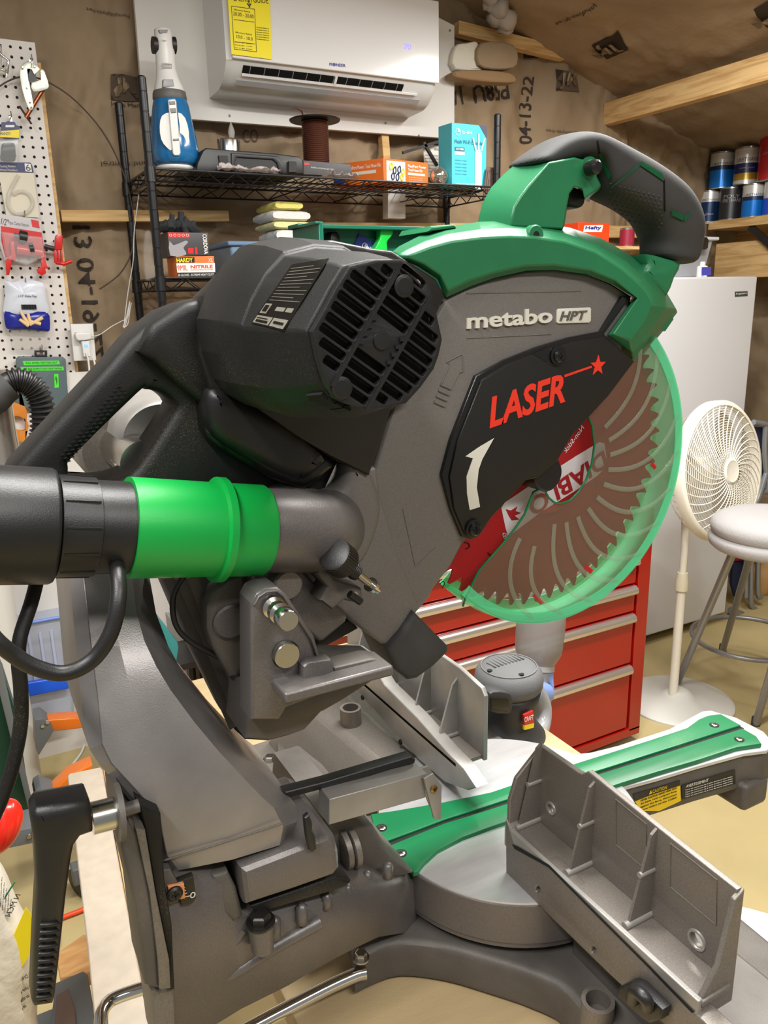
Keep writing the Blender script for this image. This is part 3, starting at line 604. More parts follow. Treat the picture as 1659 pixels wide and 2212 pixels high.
# ---- upright hand vacuum on the rack
yv = 2.50
hv = T('hand_vacuum', PT(1, yv, 378, 365), 'white and blue cordless hand vacuum standing upright on the rack', 'vacuum cleaner')
def half(px, py, w): p = np.array(PT(1, yv, px, py))-CAM; return float(w*(RM.T@p)[2]/FPX)
def vring(px, py, w, d=1.0):
    c = PT(1, yv, px, py); r = half(px, py, w)*1.1; return [c+Vector((math.cos(t)*r, math.sin(t)*r*d, 0)) for t in [2*math.pi*k/32 for k in range(32)]]
bm = bm_new(); a_loft(bm, [vring(*q) for q in ((352, 63, 14, .9), (352, 66, 17, 1), (354, 90, 18), (357, 120, 19), (359, 150, 19), (362, 170, 22), (365, 190, 28, 1), (366, 200, 30, 1))]); part('handle_body', bm, WHITE, hv, smooth=70)
bm = bm_new(); a_loft(bm, [vring(*q) for q in ((366, 199, 31), (366, 204, 32), (367, 214, 33), (367, 218, 32))]); part('collar', bm, mat('vac_grey', (92, 88, 84), 0.5), hv, smooth=70)
VB = mat('vac_blue', (28, 104, 158), 0.2, coat=0.4)
bm = bm_new(); a_loft(bm, [vring(*q) for q in ((367, 210, 30), (369, 230, 35), (371, 260, 39), (374, 290, 43), (377, 320, 46), (378, 340, 46), (378, 352, 43), (378, 360, 36))]); part('dust_bowl', bm, VB, hv, smooth=70)
bm = bm_new(); a_loft(bm, [vring(*q) for q in ((378, 358, 34), (378, 363, 36), (378, 368, 34))]); part('nozzle_rim', bm, WHITE, hv, smooth=70)
yq = yv-half(370, 250, 41)*1.1
bm = bm_new(); a_loft(bm, [[PT(1, yy, *p) for p in q] for yy, q in ((yq-0.012, [(363, 216), (377, 214), (380, 218), (390, 330), (387, 336), (376, 336), (373, 330)]), (yq+0.03, [(361, 214), (378, 212), (382, 218), (392, 330), (389, 338), (374, 338), (371, 330)]))]); part('front_strip', bm, WHITE, hv, bevel=0.003, seg=3)
bm = bm_new(); ov = [(350, 250), (368, 243), (372, 260), (374, 322), (360, 318), (348, 300), (345, 272)]; ov2 = [(385, 243), (400, 255), (408, 285), (406, 308), (397, 320), (390, 322), (388, 270)]
for o_ in (ov, ov2):
    P = sm2(o_, 2, True); a_loft(bm, [[PT(1, yq-0.004, *p) for p in P], [PT(1, yq+0.05, *p) for p in P]])
part('side_window', bm, WHITE, hv, smooth=50)
for q in ([(366, 219), (378, 218), (379, 225), (367, 226)], [(368, 234), (380, 233), (381, 243), (370, 244)], [(374, 300), (387, 299), (387, 303), (375, 304)]): slab('button', 1, yq-0.015, yq-0.011, q, GREYP, hv, 0.001)
slab('release_button', 1, yv-half(365, 180, 27)*1.1-0.004, yv, [(353, 171), (374, 171), (377, 187), (352, 188)], mat('vac_button', (150, 150, 150), 0.4), hv, 0.002)
slab('logo_frame', 1, yv-half(359, 143, 19)*1.1-0.002, yv-0.03, [[(349, 136), (371, 138), (371, 148), (349, 147)], [(350, 137.5), (370, 139), (370, 147), (350, 146)]], GREYP, hv)
text('print', 'BLACK+', 1, yv-half(359, 143, 19)*1.1-0.002, (351, 142), (369, 143), (351, 138.5), GREYP, hv); text('print', 'DECKER', 1, yv-half(359, 143, 19)*1.1-0.002, (351, 146), (369, 147), (351, 143), GREYP, hv); text('print', '16V', 1, yv-half(359, 90, 18)*1.1-0.002, (350, 89), (360, 90), (350, 85), GREYP, hv)
for x_ in (334, 374):
    c = PT(1, yv, x_, 98); bm = bm_new(); a_lathe(bm, [(-0.006, 0.022), (0.006, 0.022)], c, (1, 0, 0), 24); part('hinge_disc', bm, PLAS, hv)
slab('vent', 1, yv-half(352, 66, 17)*1.1-0.002, yv, [(343, 64), (363, 64), (361, 71), (346, 71)], GREYP, hv)

# ---- things on the upper rack shelf
y = 2.44
tb = T('tool_case', PT(1, y, 540, 372), 'black plastic power tool case lying flat on the upper rack shelf', 'case')
slab('shell', 1, y, y+0.26, [(423, 370), (426, 352), (438, 325), (445, 319), (595, 331), (648, 338), (655, 346), (657, 376), (600, 377)], PLAS, tb, 0.006)
slab('handle_recess', 1, y-0.001, y+0.01, [(508, 337), (590, 342), (600, 350), (604, 376), (520, 374), (508, 360)], SATIN, tb)
slab('handle', 1, y-0.006, y+0.006, [[(500, 330), (600, 337), (612, 352), (612, 374), (604, 374), (598, 352), (590, 345), (512, 340), (508, 350), (508, 372), (500, 372)]], PLAS, tb, 0.003)
for q in ([(472, 336), (492, 336), (496, 366), (476, 366)], [(624, 348), (641, 349), (641, 372), (624, 372)]): slab('latch', 1, y-0.008, y, q, RUBB, tb, 0.002)
jr = T('glass_bulb_lamp', PT(1, 2.60, 494, 320), 'silver round metal lamp base with a clear bulb behind the tool case', 'lamp')
c = PT(1, 2.58, 494, 316); bm = bm_new(); a_lathe(bm, [(-0.03, 0.036), (0.014, 0.036), (0.019, 0.034), (0.019, 0.005)], c, (0, 0, 1), 40); part('base', bm, STEEL, jr)
c = PT(1, 2.58, 500, 286); bm = bm_new(); a_lathe(bm, [(-0.02, 0.003), (-0.014, 0.008), (0, 0.011), (0.012, 0.008), (0.03, 0.001)], c, (0, 0, 1), 16); part('bulb', bm, glassy('clear_glass', (240, 238, 230), 0.25, 0.05, tint=0.1), jr, smooth=60)
sp0 = T('wire_spool', PT(1, 2.56, 680, 345), 'tall spool of brown wire with black flanges on the rack', 'spool')
c = PT(1, 2.56, 680, 262); cb_ = PT(1, 2.56, 684, 362); H_ = c.z-cb_.z; r0 = float(27*np.dot(RM.T@(np.array(c)-CAM), [0, 0, 1])/FPX)*1.05
bm = bm_new(); a_lathe(bm, [(0, r0*1.9), (0.004, r0*1.95), (0.006, r0*1.7), (0.006, 0.001)], c, (0, 0, 1), 48); part('flange', bm, PLAS, sp0)
bm = bm_new(); a_lathe(bm, [(-0.006, r0*1.1), (0, r0*1.9), (0.004, r0*1.9)], cb_, (0, 0, 1), 48); part('flange', bm, PLAS, sp0)
bm = bm_new(); n = 24; a_lathe(bm, [q for k in range(n) for q in ((H_*k/n, r0*0.95), (H_*(k+.5)/n, r0*1.03))]+[(H_, r0*0.95)], cb_, (0, 0, 1), 32); part('wire_winding', bm, mat('brown_wire', (88, 52, 40), 0.35), sp0, smooth=80)
bm = bm_new(); a_tube(bm, smooth_path([c+Vector((-.05, -.02, .01)), c+Vector((-.06, -.03, .022)), c+Vector((-.075, -.03, .026)), c+Vector((-.09, -.03, .024))], 4), 0.0025, 8); part('wire_end', bm, mat('brown_wire', (88, 52, 40), 0.35), sp0, smooth=60)
def carton(name, label, y, quadpx, depth, m, cat='box', bev=0.0015, group=None):
    t = T(name, PT(1, y, (quadpx[0][0]+quadpx[2][0])/2, max(p[1] for p in quadpx)), label, cat, group); slab('carton', 1, y, y+depth, quadpx, m, t, bev); return t
bx = carton('flat_box', 'flat dark grey carton with small white print beside the wire spool', 2.47, [(655, 346), (757, 355), (762, 381), (655, 377)], 0.03, mat('dark_carton', (66, 64, 66), 0.5))
text('print', 'RAPID-LOCKING BIT SET', 1, 2.4695, (672, 363), (720, 368), (672, 360), LETTER, bx); quad('red_tab', 2.4692, [(657, 351), (668, 352), (668, 357), (657, 356)], REDP, bx)
for k in range(3): text('print', 'contains assorted parts', 1, 2.4695, (658, 368+k*4), (695, 370+k*4), (658, 366+k*4), GREYP, bx)
# orange hose kit box, turned
ob = T('hose_kit_box', PT(1, 2.42, 840, 380), 'orange carton for a power tool hose kit, turned on the rack', 'box')
yb = 2.44; c0 = PT(1, yb, 829, 378); c1_ = PT(1, yb, 829, 326); c2_ = PT(1, yb+0.03, 925, 378); cL = PT(1, yb+0.17, 720, 382)
ud = (Vector((c2_.x, c2_.y, 0))-Vector((c0.x, c0.y, 0))); ld = Vector((cL.x-c0.x, cL.y-c0.y, 0)); hh = c1_.z-c0.z; z0 = ZS
bm = bm_new(); B4 = [Vector((c0.x, c0.y, z0)), Vector((c0.x, c0.y, z0))+ud, Vector((c0.x, c0.y, z0))+ud+ld, Vector((c0.x, c0.y, z0))+ld]; a_loft(bm, [B4, [p+Vector((0, 0, hh)) for p in B4]]); part('carton', bm, ORP, ob, bevel=0.001)
nf = Vector((ud.y, -ud.x, 0)).normalized(); nl = Vector((ld.y, -ld.x, 0)).normalized(); nl = nl if nl.y < 0 or nl.x < 0 else -nl
def face_rect(par, o, u, n_, u0, u1, v0, v1, h, m, name='print_panel'):
    bm = bm_new(); p = [o+u*u0+Vector((0, 0, h*v0)), o+u*u1+Vector((0, 0, h*v0)), o+u*u1+Vector((0, 0, h*v1)), o+u*u0+Vector((0, 0, h*v1))]; a_loft(bm, [[q+n_*0.0003 for q in p], [q+n_*0.0010 for q in p]]); return part(name, bm, m, par)
def face_text(par, body, o, u, n_, u0, u1, v0, v1, h, m, rot=False, bold=0.0):
    un = u.normalized(); L = u.length
    if not rot: bm = text_bm(body, o+u*u0+Vector((0, 0, h*v0))+n_*0.0015, un, Vector((0, 0, 1)), L*(u1-u0), h*(v1-v0), 0.0003, bold)
    else: bm = text_bm(body, o+u*u0+Vector((0, 0, h*v1))+n_*0.0015, Vector((0, 0, -1)), un, h*(v1-v0), L*(u1-u0), 0.0003, bold)
    return part('print', bm, m, par)
o_ = B4[0]; WPR = mat('white_print', (232, 228, 220), 0.5)
face_rect(ob, o_, ud, nf, 0.06, 0.47, 0.08, 0.92, hh, WPR); face_text(ob, 'FlexiPort Power', o_, ud, nf, 0.53, 0.94, 0.72, 0.84, hh, WPR, bold=.02); face_text(ob, 'Tool Hose Kit', o_, ud, nf, 0.53, 0.86, 0.56, 0.68, hh, WPR, bold=.02)
face_rect(ob, o_, ud, nf, 0.53, 0.92, 0.40, 0.50, hh, CARD)
for k in range(3): face_text(ob, 'for dust collection at the tool', o_, ud, nf, 0.55, 0.85, 0.28-k*0.09, 0.33-k*0.09, hh, CARD)
INKB = mat('blue_black_ink', (40, 56, 92), 0.5)
for k, (u, v) in enumerate(((.12, .7), (.2, .55), (.3, .6), (.38, .5), (.16, .3), (.26, .28), (.36, .3))):
    p = o_+ud*u+Vector((0, 0, hh*v))+nf*0.002; bm = bm_new(); a_tube(bm, smooth_path([p, p+ud*.05+Vector((0, 0, .01)), p+ud*.06+Vector((0, 0, -.006)), p+ud*.02+Vector((0, 0, -.012))], 3, True), 0.0022, 6, closed=True); part('picture_piece', bm, INKB if k % 3 else YLW, ob, smooth=60)
ol = B4[0]; nl = Vector((-ud.x, -ud.y, 0)).normalized(); DOR = mat('dark_orange', (150, 70, 40), 0.5)
face_rect(ob, B4[3], -ld, nl, 0.02, 0.22, 0.05, 0.9, hh, mat('blue_patch', (60, 90, 190), 0.5)); face_text(ob, 'FlexiPort Power Tool Hose Kit', B4[3], -ld, nl, 0.3, 0.95, 0.66, 0.82, hh, WPR); face_rect(ob, B4[3], -ld, nl, 0.28, 0.85, 0.42, 0.56, hh, CARD)
# crystal ball, blue box, paper, cord hank, plastic bag
bm = bm_new(); c = PT(1, 2.46, 948, 376); bmesh.ops.create_uvsphere(bm, u_segments=32, v_segments=20, radius=0.031, matrix=Matrix.Translation((c.x, c.y, ZS+0.031)))
solo('mirror_ball', bm, mat('silvered_ball', (206, 200, 188), 0.12, 0.9), 'shiny silver ball between the orange and turquoise boxes', 'ball', smooth=180)
TQ = mat('turquoise_carton', (74, 182, 196), 0.35); yb = 2.43
wb_ = T('extender_box', PT(1, yb, 1012, 392), 'tall turquoise wi-fi extender box at the right end of the rack', 'box')
a = PT(1, yb, 976, 388); b = PT(1, yb, 1050, 388); hh = PT(1, yb, 1010, 268).z-ZS; o_ = Vector((a.x, yb, ZS)); ud = Vector((b.x-a.x, 0.0, 0)); ld = Vector((-0.006, 0.075, 0)); nf = Vector((0, -1, 0))
B4 = [o_, o_+ud, o_+ud+ld, o_+ld]; bm = bm_new(); a_loft(bm, [B4, [p+Vector((0, 0, hh)) for p in B4]]); part('carton', bm, TQ, wb_, bevel=0.001)
face_text(wb_, 'tp-link', o_, ud, nf, .28, .58, .82, .90, hh, WPR); face_text(wb_, '\u25d4', o_, ud, nf, .10, .24, .80, .92, hh, WPR); face_text(wb_, 'Mesh Wi-Fi Extender', o_, ud, nf, .08, .92, .68, .74, hh, mat('teal_print', (24, 112, 136), .5))
face_rect(wb_, o_, ud, nf, .08, .36, .56, .62, hh, mat('teal_print2', (40, 100, 120), .5)); face_rect(wb_, o_, ud, nf, .08, .36, .50, .55, hh, WPR); face_text(wb_, 'AC1900', o_, ud, nf, .11, .33, .575, .605, hh, WPR, bold=.02)
for k in range(5): face_text(wb_, 'boosts range', o_, ud, nf, .10, .42, .40-k*.055, .42-k*.055, hh, mat('teal_print', (24, 112, 136), .5))
face_text(wb_, 'WORKS WITH ANY ROUTER', o_, ud, nf, .10, .72, .02, .045, hh, WPR)
bm = bm_new(); q = o_+ud*.76+Vector((0, -.002, hh*.28)); a_loft(bm, [[q+Vector((dx, dy, dz)) for dx, dz in ((-.013, -.06), (.010, -.064), (.014, -.055), (.014, .055), (.008, .062), (-.010, .062), (-.014, .055), (-.014, -.05))] for dy in (0, .0015)]); part('extender_picture', bm, WHITE, wb_)
for dx in (-.016, 0, .016):
    bm = bm_new(); a_tube(bm, [q+Vector((dx*.7, 0, .06)), q+Vector((dx*1.5, 0, .10 if dx else .115))], 0.003, 6); part('antenna_picture', bm, WHITE, wb_)
bm = bm_new(); a_loft(bm, [[o_+ud*u+Vector((0, yy, hh*v)) for u, v in ((.78, 1), (1, 1), (1, .8))] for yy in (-.0004, -.0012)]); part('corner_flash', bm, mat('corner_dark', (70, 70, 90), .5), wb_)
pp = slab('paper_notice', 1, 2.69, 2.691, [(914, 312), (1048, 322), (1046, 402), (985, 400), (918, 380)], WPR, None); _props(pp, 'white paper notice on the wall behind the silver ball', 'paper')
text('print', 'INSTRUCTIONS', 1, 2.6895, (938, 325), (960, 327), (938, 320), SATIN, pp)
for k in range(6): text('print', 'mount the bracket level before use', 1, 2.6895, (918, 336+k*7), (960, 339+k*7), (918, 333+k*7), GREYP, pp)
bm = bm_new()
for a, b in (((870, 330), (960, 302)), ((915, 308), (944, 358))): a_obox(bm, PT(1, 2.66, *a), PT(1, 2.66, *b), 0.010, 0.010)
solo('shelf_bracket', bm, PLAS, 'black angle bracket on the wall behind the rack post', 'bracket')
bm = bm_new()
for k in range(4):
    c = PT(1, 2.42, 1052+k*4, 385); a_tube(bm, smooth_path([c+Vector((0, 0, .03)), c+Vector((-.008, 0, -.02)), c+Vector((-.012, 0, -.06)), c+Vector((0, 0.004, -.075)), c+Vector((.010, 0, -.04)), c+Vector((.006, 0, .02))], 4, True), 0.0035, 8, closed=True)
solo('cord_hank', bm, mat('brown_cord', (104, 82, 74), 0.7), 'hank of brown cord hanging on the right rack post', 'cord', smooth=60)
bm = bm_new(); bmesh.ops.create_grid(bm, x_segments=24, y_segments=10, size=0.5)
for v in bm.verts:
    c = PT(1, 2.42, 535, 373); v.co = Vector((c.x+v.co.x*0.18, 2.405+v.co.y*0.05, ZS+0.006+abs(mn.noise(Vector((v.co.x*6, v.co.y*5, 1))))*0.028))
bmesh.ops.solidify(bm, geom=bm.faces[:], thickness=0.001); solo('plastic_film', bm, glassy('grey_film', (206, 196, 192), 0.55, 0.25, tint=0.2), 'crumpled clear plastic film in front of the tool case', 'plastic film', smooth=30)
bm = bm_new(); bmesh.ops.create_grid(bm, x_segments=14, y_segments=8, size=0.5)
for v in bm.verts:
    c = PT(1, 2.42, 735, 378); v.co = Vector((c.x+v.co.x*0.10, 2.43+v.co.y*0.08, ZS+0.005+abs(mn.noise(Vector((v.co.x*7, v.co.y*5, 8))))*0.03))
bmesh.ops.solidify(bm, geom=bm.faces[:], thickness=0.001); solo('plastic_film', bm, glassy('grey_film', (206, 196, 192), 0.55, 0.25, tint=0.2), 'small crumpled plastic film before the dark grey carton', 'plastic film', smooth=30)
# second rack shelf: glove boxes, black gloves, clear bag, blue bin and towels
y = 2.43
g1 = carton('glove_box', 'orange, white and black box of nitrile gloves, lower of two', y, [(380, 554), (462, 553), (465, 597), (384, 599)], 0.11, ORP, group='glove boxes on the rack')
quad('print_panel', y-0.0006, [(381, 556), (420, 555.5), (420.5, 567), (381.5, 568)], SATIN, g1); quad('print_panel', y-0.0006, [(381, 569), (464, 568), (465, 588), (383, 589)], WPR, g1); quad('print_panel', y-0.0006, [(383, 589), (465, 588), (465.5, 598), (384, 599)], SATIN, g1)
RPI = mat('orange_red_ink', (214, 70, 40), .5)
for s_, a, b, c, m_ in (('HARDY', (382, 567), (417, 566), (382, 558), YLW), ('9MIL', (384, 585), (406, 584), (384, 573), RPI), ('NITRILE', (412, 580), (460, 579), (412, 573), RPI), ('50 GLOVES - EXTREME HEAVY DUTY', (385, 597), (463, 595), (385, 592), WPR), ('XL', (450, 566), (460, 566), (450, 558), WPR), ('DISPOSABLE GLOVES', (412, 584), (460, 583), (412, 582), RPI)): text('print', s_, 1, y-0.0014, a, b, c, m_, g1, bold=0.03 if s_ in ('HARDY', 'NITRILE') else 0)
g2 = carton('glove_box', 'dark grey and red box of gloves stacked on the orange one', y, [(362, 501), (449, 503), (452, 552), (366, 554)], 0.12, mat('charcoal_carton', (66, 64, 66), 0.4), group='glove boxes on the rack')
quad('print_panel', y-0.0006, [(363, 502), (410, 503), (410, 514), (364, 514)], REDP, g2); quad('print_panel', y-0.0006, [(406, 536), (418, 536), (418, 548), (407, 548)], REDP, g2); quad('print_panel', y-0.0006, [(421, 534), (426, 534), (427, 549), (422, 549)], REDP, g2)
quad('glove_picture', y-0.0006, sm2([(366, 520), (375, 530), (400, 520), (406, 524), (396, 535), (402, 545), (398, 552), (368, 552)], 2, True), mat('glove_lilac', (150, 146, 150), .5), g2)
text('print', 'CORDOVA', 1, y-0.0014, (437, 506), (441, 549), (446, 506), WPR, g2, bold=.02)
for k in range(5): text('print', '\u25cb', 1, y-0.0014, (366+k*9, 511), (372+k*9, 511), (366+k*9, 505), WPR, g2)
bm = bm_new()
for k in range(13):
    c = PT(1, y+0.05, 348+k*5.6, 488+random.random()*8); bmesh.ops.create_icosphere(bm, subdivisions=3, radius=0.018, matrix=Matrix.Translation(c+Vector((0, (random.random()-.5)*.05, 0)))@Matrix.Rotation(random.random()*3, 4, 'Y')@Matrix.Diagonal((.8, 1, 1.3, 1)))
for q in (((372, 490), (374, 462)), ((392, 490), (390, 458)), ((400, 492), (404, 468)), ((352, 492), (358, 474)), ((412, 495), (416, 478))): a_tube(bm, [PT(1, y+0.04, *q[0]), PT(1, y+0.04, *q[1])], [0.010, 0.006], 10)
for v in bm.verts: v.co += Vector((mn.noise(v.co*60), mn.noise(v.co*60+Vector((3, 3, 3))), mn.noise(v.co*60+Vector((9, 9, 0)))))*0.009
solo('work_gloves', bm, mat('black_knit', (34, 36, 38), 0.85), 'crumpled black work gloves lying on the glove boxes', 'gloves', smooth=180)
cbx = slab('clear_bag', 1, 2.50, 2.53, sm2([(315, 500), (330, 505), (332, 560), (345, 600), (318, 605), (312, 560)], 2, True), glassy('bag_film', (220, 216, 210), 0.18, 0.15, tint=0.15), None, 0.008); _props(cbx, 'clear plastic bag standing between the left rack posts', 'bag')
yb = 2.46
bn = T('storage_bin', PT(1, yb, 580, 560), 'pale blue storage bin under the folded towels', 'bin')
zt = PT(1, yb, 600, 522).z; xa, xb = PT(1, yb, 497, 540).x, PT(1, yb, 690, 540).x
bm = bm_new(); a_loft(bm, [[(xa+.02, yb+.02, ZS2), (xb-.02, yb+.02, ZS2), (xb-.02, yb+.22, ZS2), (xa+.02, yb+.22, ZS2)], [(xa, yb, zt-.01), (xb, yb, zt-.01), (xb, yb+.24, zt-.01), (xa, yb+.24, zt-.01)]]); part('bin_body', bm, mat('pale_blue_plastic', (120, 148, 176), 0.4), bn, bevel=0.01, seg=3)
bm = bm_new(); a_box(bm, (xa-.008, yb-.008, zt-.014), (xb+.008, yb+.248, zt)); part('lid', bm, mat('bin_lid_blue', (96, 124, 158), 0.4), bn, bevel=0.004)
TW = mat('white_towel', (218, 216, 210), 0.95, bump=(160, 1.0, 0.003)); TY = mat('yellow_towel', (226, 216, 120), 0.95, bump=(160, 1.0, 0.003)); TY2 = mat('pale_yellow_towel', (222, 214, 156), 0.95, bump=(160, 1.0, 0.003))
zc_ = zt+0.001
for i, (m_, x0_, x1_, h_, lb) in enumerate(((TW, 596, 676, 0.040, 'lowest white towel of the folded stack'), (TY2, 590, 676, 0.025, 'pale yellow towel just above the lowest white towel'), (TW, 587, 672, 0.033, 'white towel second from the top of the folded stack'), (TY, 596, 656, 0.027, 'yellow towel on top of the folded stack'))):
    a = PT(1, yb+.02, x0_, 480).x; b = PT(1, yb+.02, x1_, 480).x; bm = bm_new(); n = 14; r = h_/2; sec = []
    for s_ in range(9):
        yy = yb+0.015+s_*0.022; ring = []
        for t in [2*math.pi*k/n for k in range(n)]:
            sx = abs(math.cos(t))**0.35*(1 if math.cos(t) > 0 else -1); sz = abs(math.sin(t))**0.6*(1 if math.sin(t) > 0 else -1)
            e = 0.0 if 0 < s_ < 8 else 0.35; p = Vector(((a+b)/2+(b-a)/2*sx*(1-.05*e), yy, zc_+r+r*sz*(1-e))); ring.append(p+Vector((mn.noise(p*22)*0.006, mn.noise(p*30)*0.004, 0)))
        sec.append(ring)
    a_loft(bm, sec); 
    solo('folded_towel', bm, m_, lb, 'towel', 'folded towels on the storage bin', smooth=70); zc_ += h_*0.98
# white wall block behind
wbk = slab('wall_block', 1, 2.66, 2.70, [(838, 405), (876, 406), (876, 472), (838, 471)], WPAINT, None, 0.001); _props(wbk, 'small white board screwed to the wall under the rack shelf', 'board')

# ---- green tray with card and clip (behind the motor)
TG = mat('teal_green_plastic', (16, 94, 74), 0.3); yt = 1.76
tr = T('green_bin', PT(1, yt, 800, 540), 'tall teal green plastic bin standing on the tool chest', 'bin')
a = PT(1, yt, 688, 478); b = PT(1, yt, 985, 487); zt = a.z; z0 = 0.838
bm = bm_new()
a_box(bm, (a.x, yt, z0), (a.x+.012, yt+.16, zt)); a_box(bm, (b.x-.012, yt, z0), (b.x, yt+.16, zt)); a_box(bm, (a.x, yt+.15, z0), (b.x, yt+.16, zt)); a_box(bm, (a.x, yt, z0), (b.x, yt+.16, z0+.01)); a_box(bm, (a.x-.010, yt-.004, zt-.006), (a.x+.002, yt+.165, zt)); a_box(bm, (a.x-.01, yt+.10, zt-.006), (b.x+.01, yt+.165, zt+.004))
part('bin_body', bm, TG, tr, bevel=0.002)
bm = bm_new(); a_lathe(bm, [(0, .016), (.02, .016), (.024, .01)], PT(1, yt+.148, 712, 516), (.4, -1, 0), 24); part('knob', bm, PLAS, tr)
cd_ = slab('business_card', 1, 1.905, 1.911, [(777, 504), (819, 533), (842, 548), (820, 566), (765, 530)], mat('blue_card', (36, 50, 140), 0.4), None); _props(cd_, 'blue card with white and gold print held by the green clip', 'card')
text('print', 'Fleet Advisors', 1, 1.9040, (787, 535), (815, 547), (790, 528), WPR, cd_)
bm = bm_new(); c = PT(1, 1.904, 788, 531); a_tube(bm, [c+Vector((math.cos(t)*.007, -.0005, math.sin(t)*.007)) for t in [2*math.pi*k/20 for k in range(20)]], .0008, 6, closed=True); part('card_logo', bm, WPR, cd_, smooth=60)
for q in ((807, 531), (836, 547)): text('print', '\u2605', 1, 1.9040, (q[0]-4, q[1]+3), (q[0]+4, q[1]+4), (q[0]-4, q[1]-4), mat('gold_print', (226, 160, 60), .4), cd_)
gc = T('bag_clip', PT(1, 1.89, 828, 530), 'bright green plastic clip with a round head', 'clip')
LGC = mat('vivid_green_plastic', (18, 178, 60), 0.25, coat=.3)
slab('clip_arm', 1, 1.875, 1.900, sm2([(822, 497), (833, 493), (848, 496), (849, 505), (842, 515), (836, 524), (836, 549), (810, 546), (812, 534), (822, 515)], 2, True), LGC, gc, 0.002)
slab('clip_arm', 1, 1.898, 1.911, sm2([(820, 496), (828, 492), (842, 494), (840, 510), (832, 524), (832, 549), (812, 546), (820, 515)], 2, True), LGC, gc, 0.002)

# ---- ribbed hose on a metal pole (far left)
yh = 1.05
sv = T('dust_extractor', PT(2, 0.0, -60, 1900), 'galvanised dust pipe with a ribbed black hose at the left edge', 'pipe')
c = PT(1, yh, 8, 900); bm = bm_new(); a_tube(bm, smooth_path([(-1.3, yh, 1.27), (-.3, yh, 1.27), (c.x-.04, yh, 1.275), (c.x-.008, yh, 1.31), (c.x-.006, yh, 1.36), (c.x-.006, yh, PT(1, yh, 5, 797).z)], 6), 0.0175, 28); part('pipe', bm, mat('galv_pipe', (196, 188, 180), 0.25, 0.8), sv, smooth=60)
rp = smooth_path([PT(1, yh-.03, *p) for p in ((2, 842), (20, 826), (45, 822), (70, 835), (86, 862), (93, 900), (92, 940), (78, 975), (62, 1010))], 14)
n = len(rp); rr_ = [0.0125+(0.0028 if (i % 4) in (1, 2) and i > 14 else 0) for i in range(n)]
bm = bm_new(); a_tube(bm, rp, rr_, 20); part('ribbed_hose', bm, PLAS, sv, smooth=40)
bm = bm_new(); a_tube(bm, smooth_path([PT(1, yh-.03, *p) for p in ((-40, 880), (-10, 862), (5, 845), (22, 832))], 5), .017, 20); part('hose_elbow', bm, RUBB, sv, smooth=60)

# ---- lower left: tote, machine, mobile bases, lumber, bag
yt = 2.60
to = T('storage_tote', (0.0, 2.6, 0), 'clear storage tote with a blue lid rim and blue latch', 'tote')
TOT = glassy('tote_plastic', (196, 204, 222), 0.55, 0.25, tint=0.3); BLU = mat('tote_blue', (20, 92, 224), 0.35)
tl, trr = PT(1, yt, -60, 1345).x, PT(1, yt, 152, 1330).x; zt = PT(1, yt, 100, 1338).z; zm = PT(1, yt, 100, 1500).z
bm = bm_new(); a_loft(bm, [[(tl+.03, yt+.01, 0.15), (trr-.03, yt+.01, .15), (trr-.03, yt+.10, .15), (tl+.03, yt+.10, .15)], [(tl, yt, zt), (trr, yt, zt), (trr, yt+.11, zt), (tl, yt+.11, zt)]]); part('tote_body', bm, TOT, to, bevel=0.012, seg=3)
bm = bm_new(); P_ = [(tl, zt), (trr-.02, zt), (trr+.005, zt-.02), (trr+.03, 0.2), (trr, 0.14)]; a_tube(bm, smooth_path([(x, yt-.006, z) for x, z in P_], 5), .006, 8); part('lid_rim', bm, mat('lid_blue', (110, 142, 214), .3), to, smooth=60)
for k in range(7):
    x = tl+.05+(trr-tl-.08)*k/6; bm = bm_new(); a_box(bm, (x-.004, yt-.005, 0.30), (x+.004, yt+.002, zt-.04)); part('tote_rib', bm, mat('tote_rib', (176, 186, 212), .3), to)
slab('latch', 1, yt-.03, yt-.01, [(34, 1480), (142, 1462), (150, 1468), (151, 1488), (62, 1506), (36, 1500)], BLU, to, .006)
DG = mat('dark_green_machine', (14, 62, 44), 0.4)
dg = T('machine_stand', (-0.1, 1.9, 0), 'dark green sheet-metal machine stand at the far left', 'machine')
slab('side_panel', 1, 1.9, 2.0, [(-60, 1440), (10, 1465), (40, 1560), (66, 1740), (60, 1790), (-60, 1800)], DG, dg, .002)
slab('side_frame', 1, 1.86, 1.9, [(-20, 1400), (4, 1440), (72, 1745), (62, 1752), (-10, 1462)], mat('stand_grey', (96, 100, 100), .5), dg, .002)
ORG = mat('orange_tool_steel', (222, 112, 20), 0.3, coat=.3); GST = mat('grey_tool_steel', (100, 104, 106), 0.45)
def mbase(y, arm, brk, cst, label):
    t = T('mobile_base', (PT(1, y, arm[0][0], arm[0][1]).x, y, 0), label, 'mobile base', 'mobile base parts on the floor')
    slab('arm', 1, y, y+.05, arm, ORG, t, .004); slab('bracket', 1, y-.02, y+.06, brk, GST, t, .002)
    q = PT(1, y+.03, *cst); bm = bm_new(); a_lathe(bm, [(-.012, .036), (-.010, .042), (.010, .042), (.012, .036)], (q.x, q.y, .042), (1, .5, 0), 28); part('wheel', bm, PLAS, t)
    bm = bm_new(); a_box(bm, (q.x-.02, q.y-.02, .045), (q.x+.02, q.y+.02, .095)); part('fork', bm, GST, t, bevel=.004)
    for k in range(2):
        c = PT(1, y-.021, (brk[0][0]+brk[1][0])/2+8+k*10, (brk[0][1]+brk[2][1])/2-8*k+6); bm = bm_new(); a_lathe(bm, [(0, .006), (.004, .005)], c, (0, -1, 0), 10); part('bolt', bm, STEEL, t)
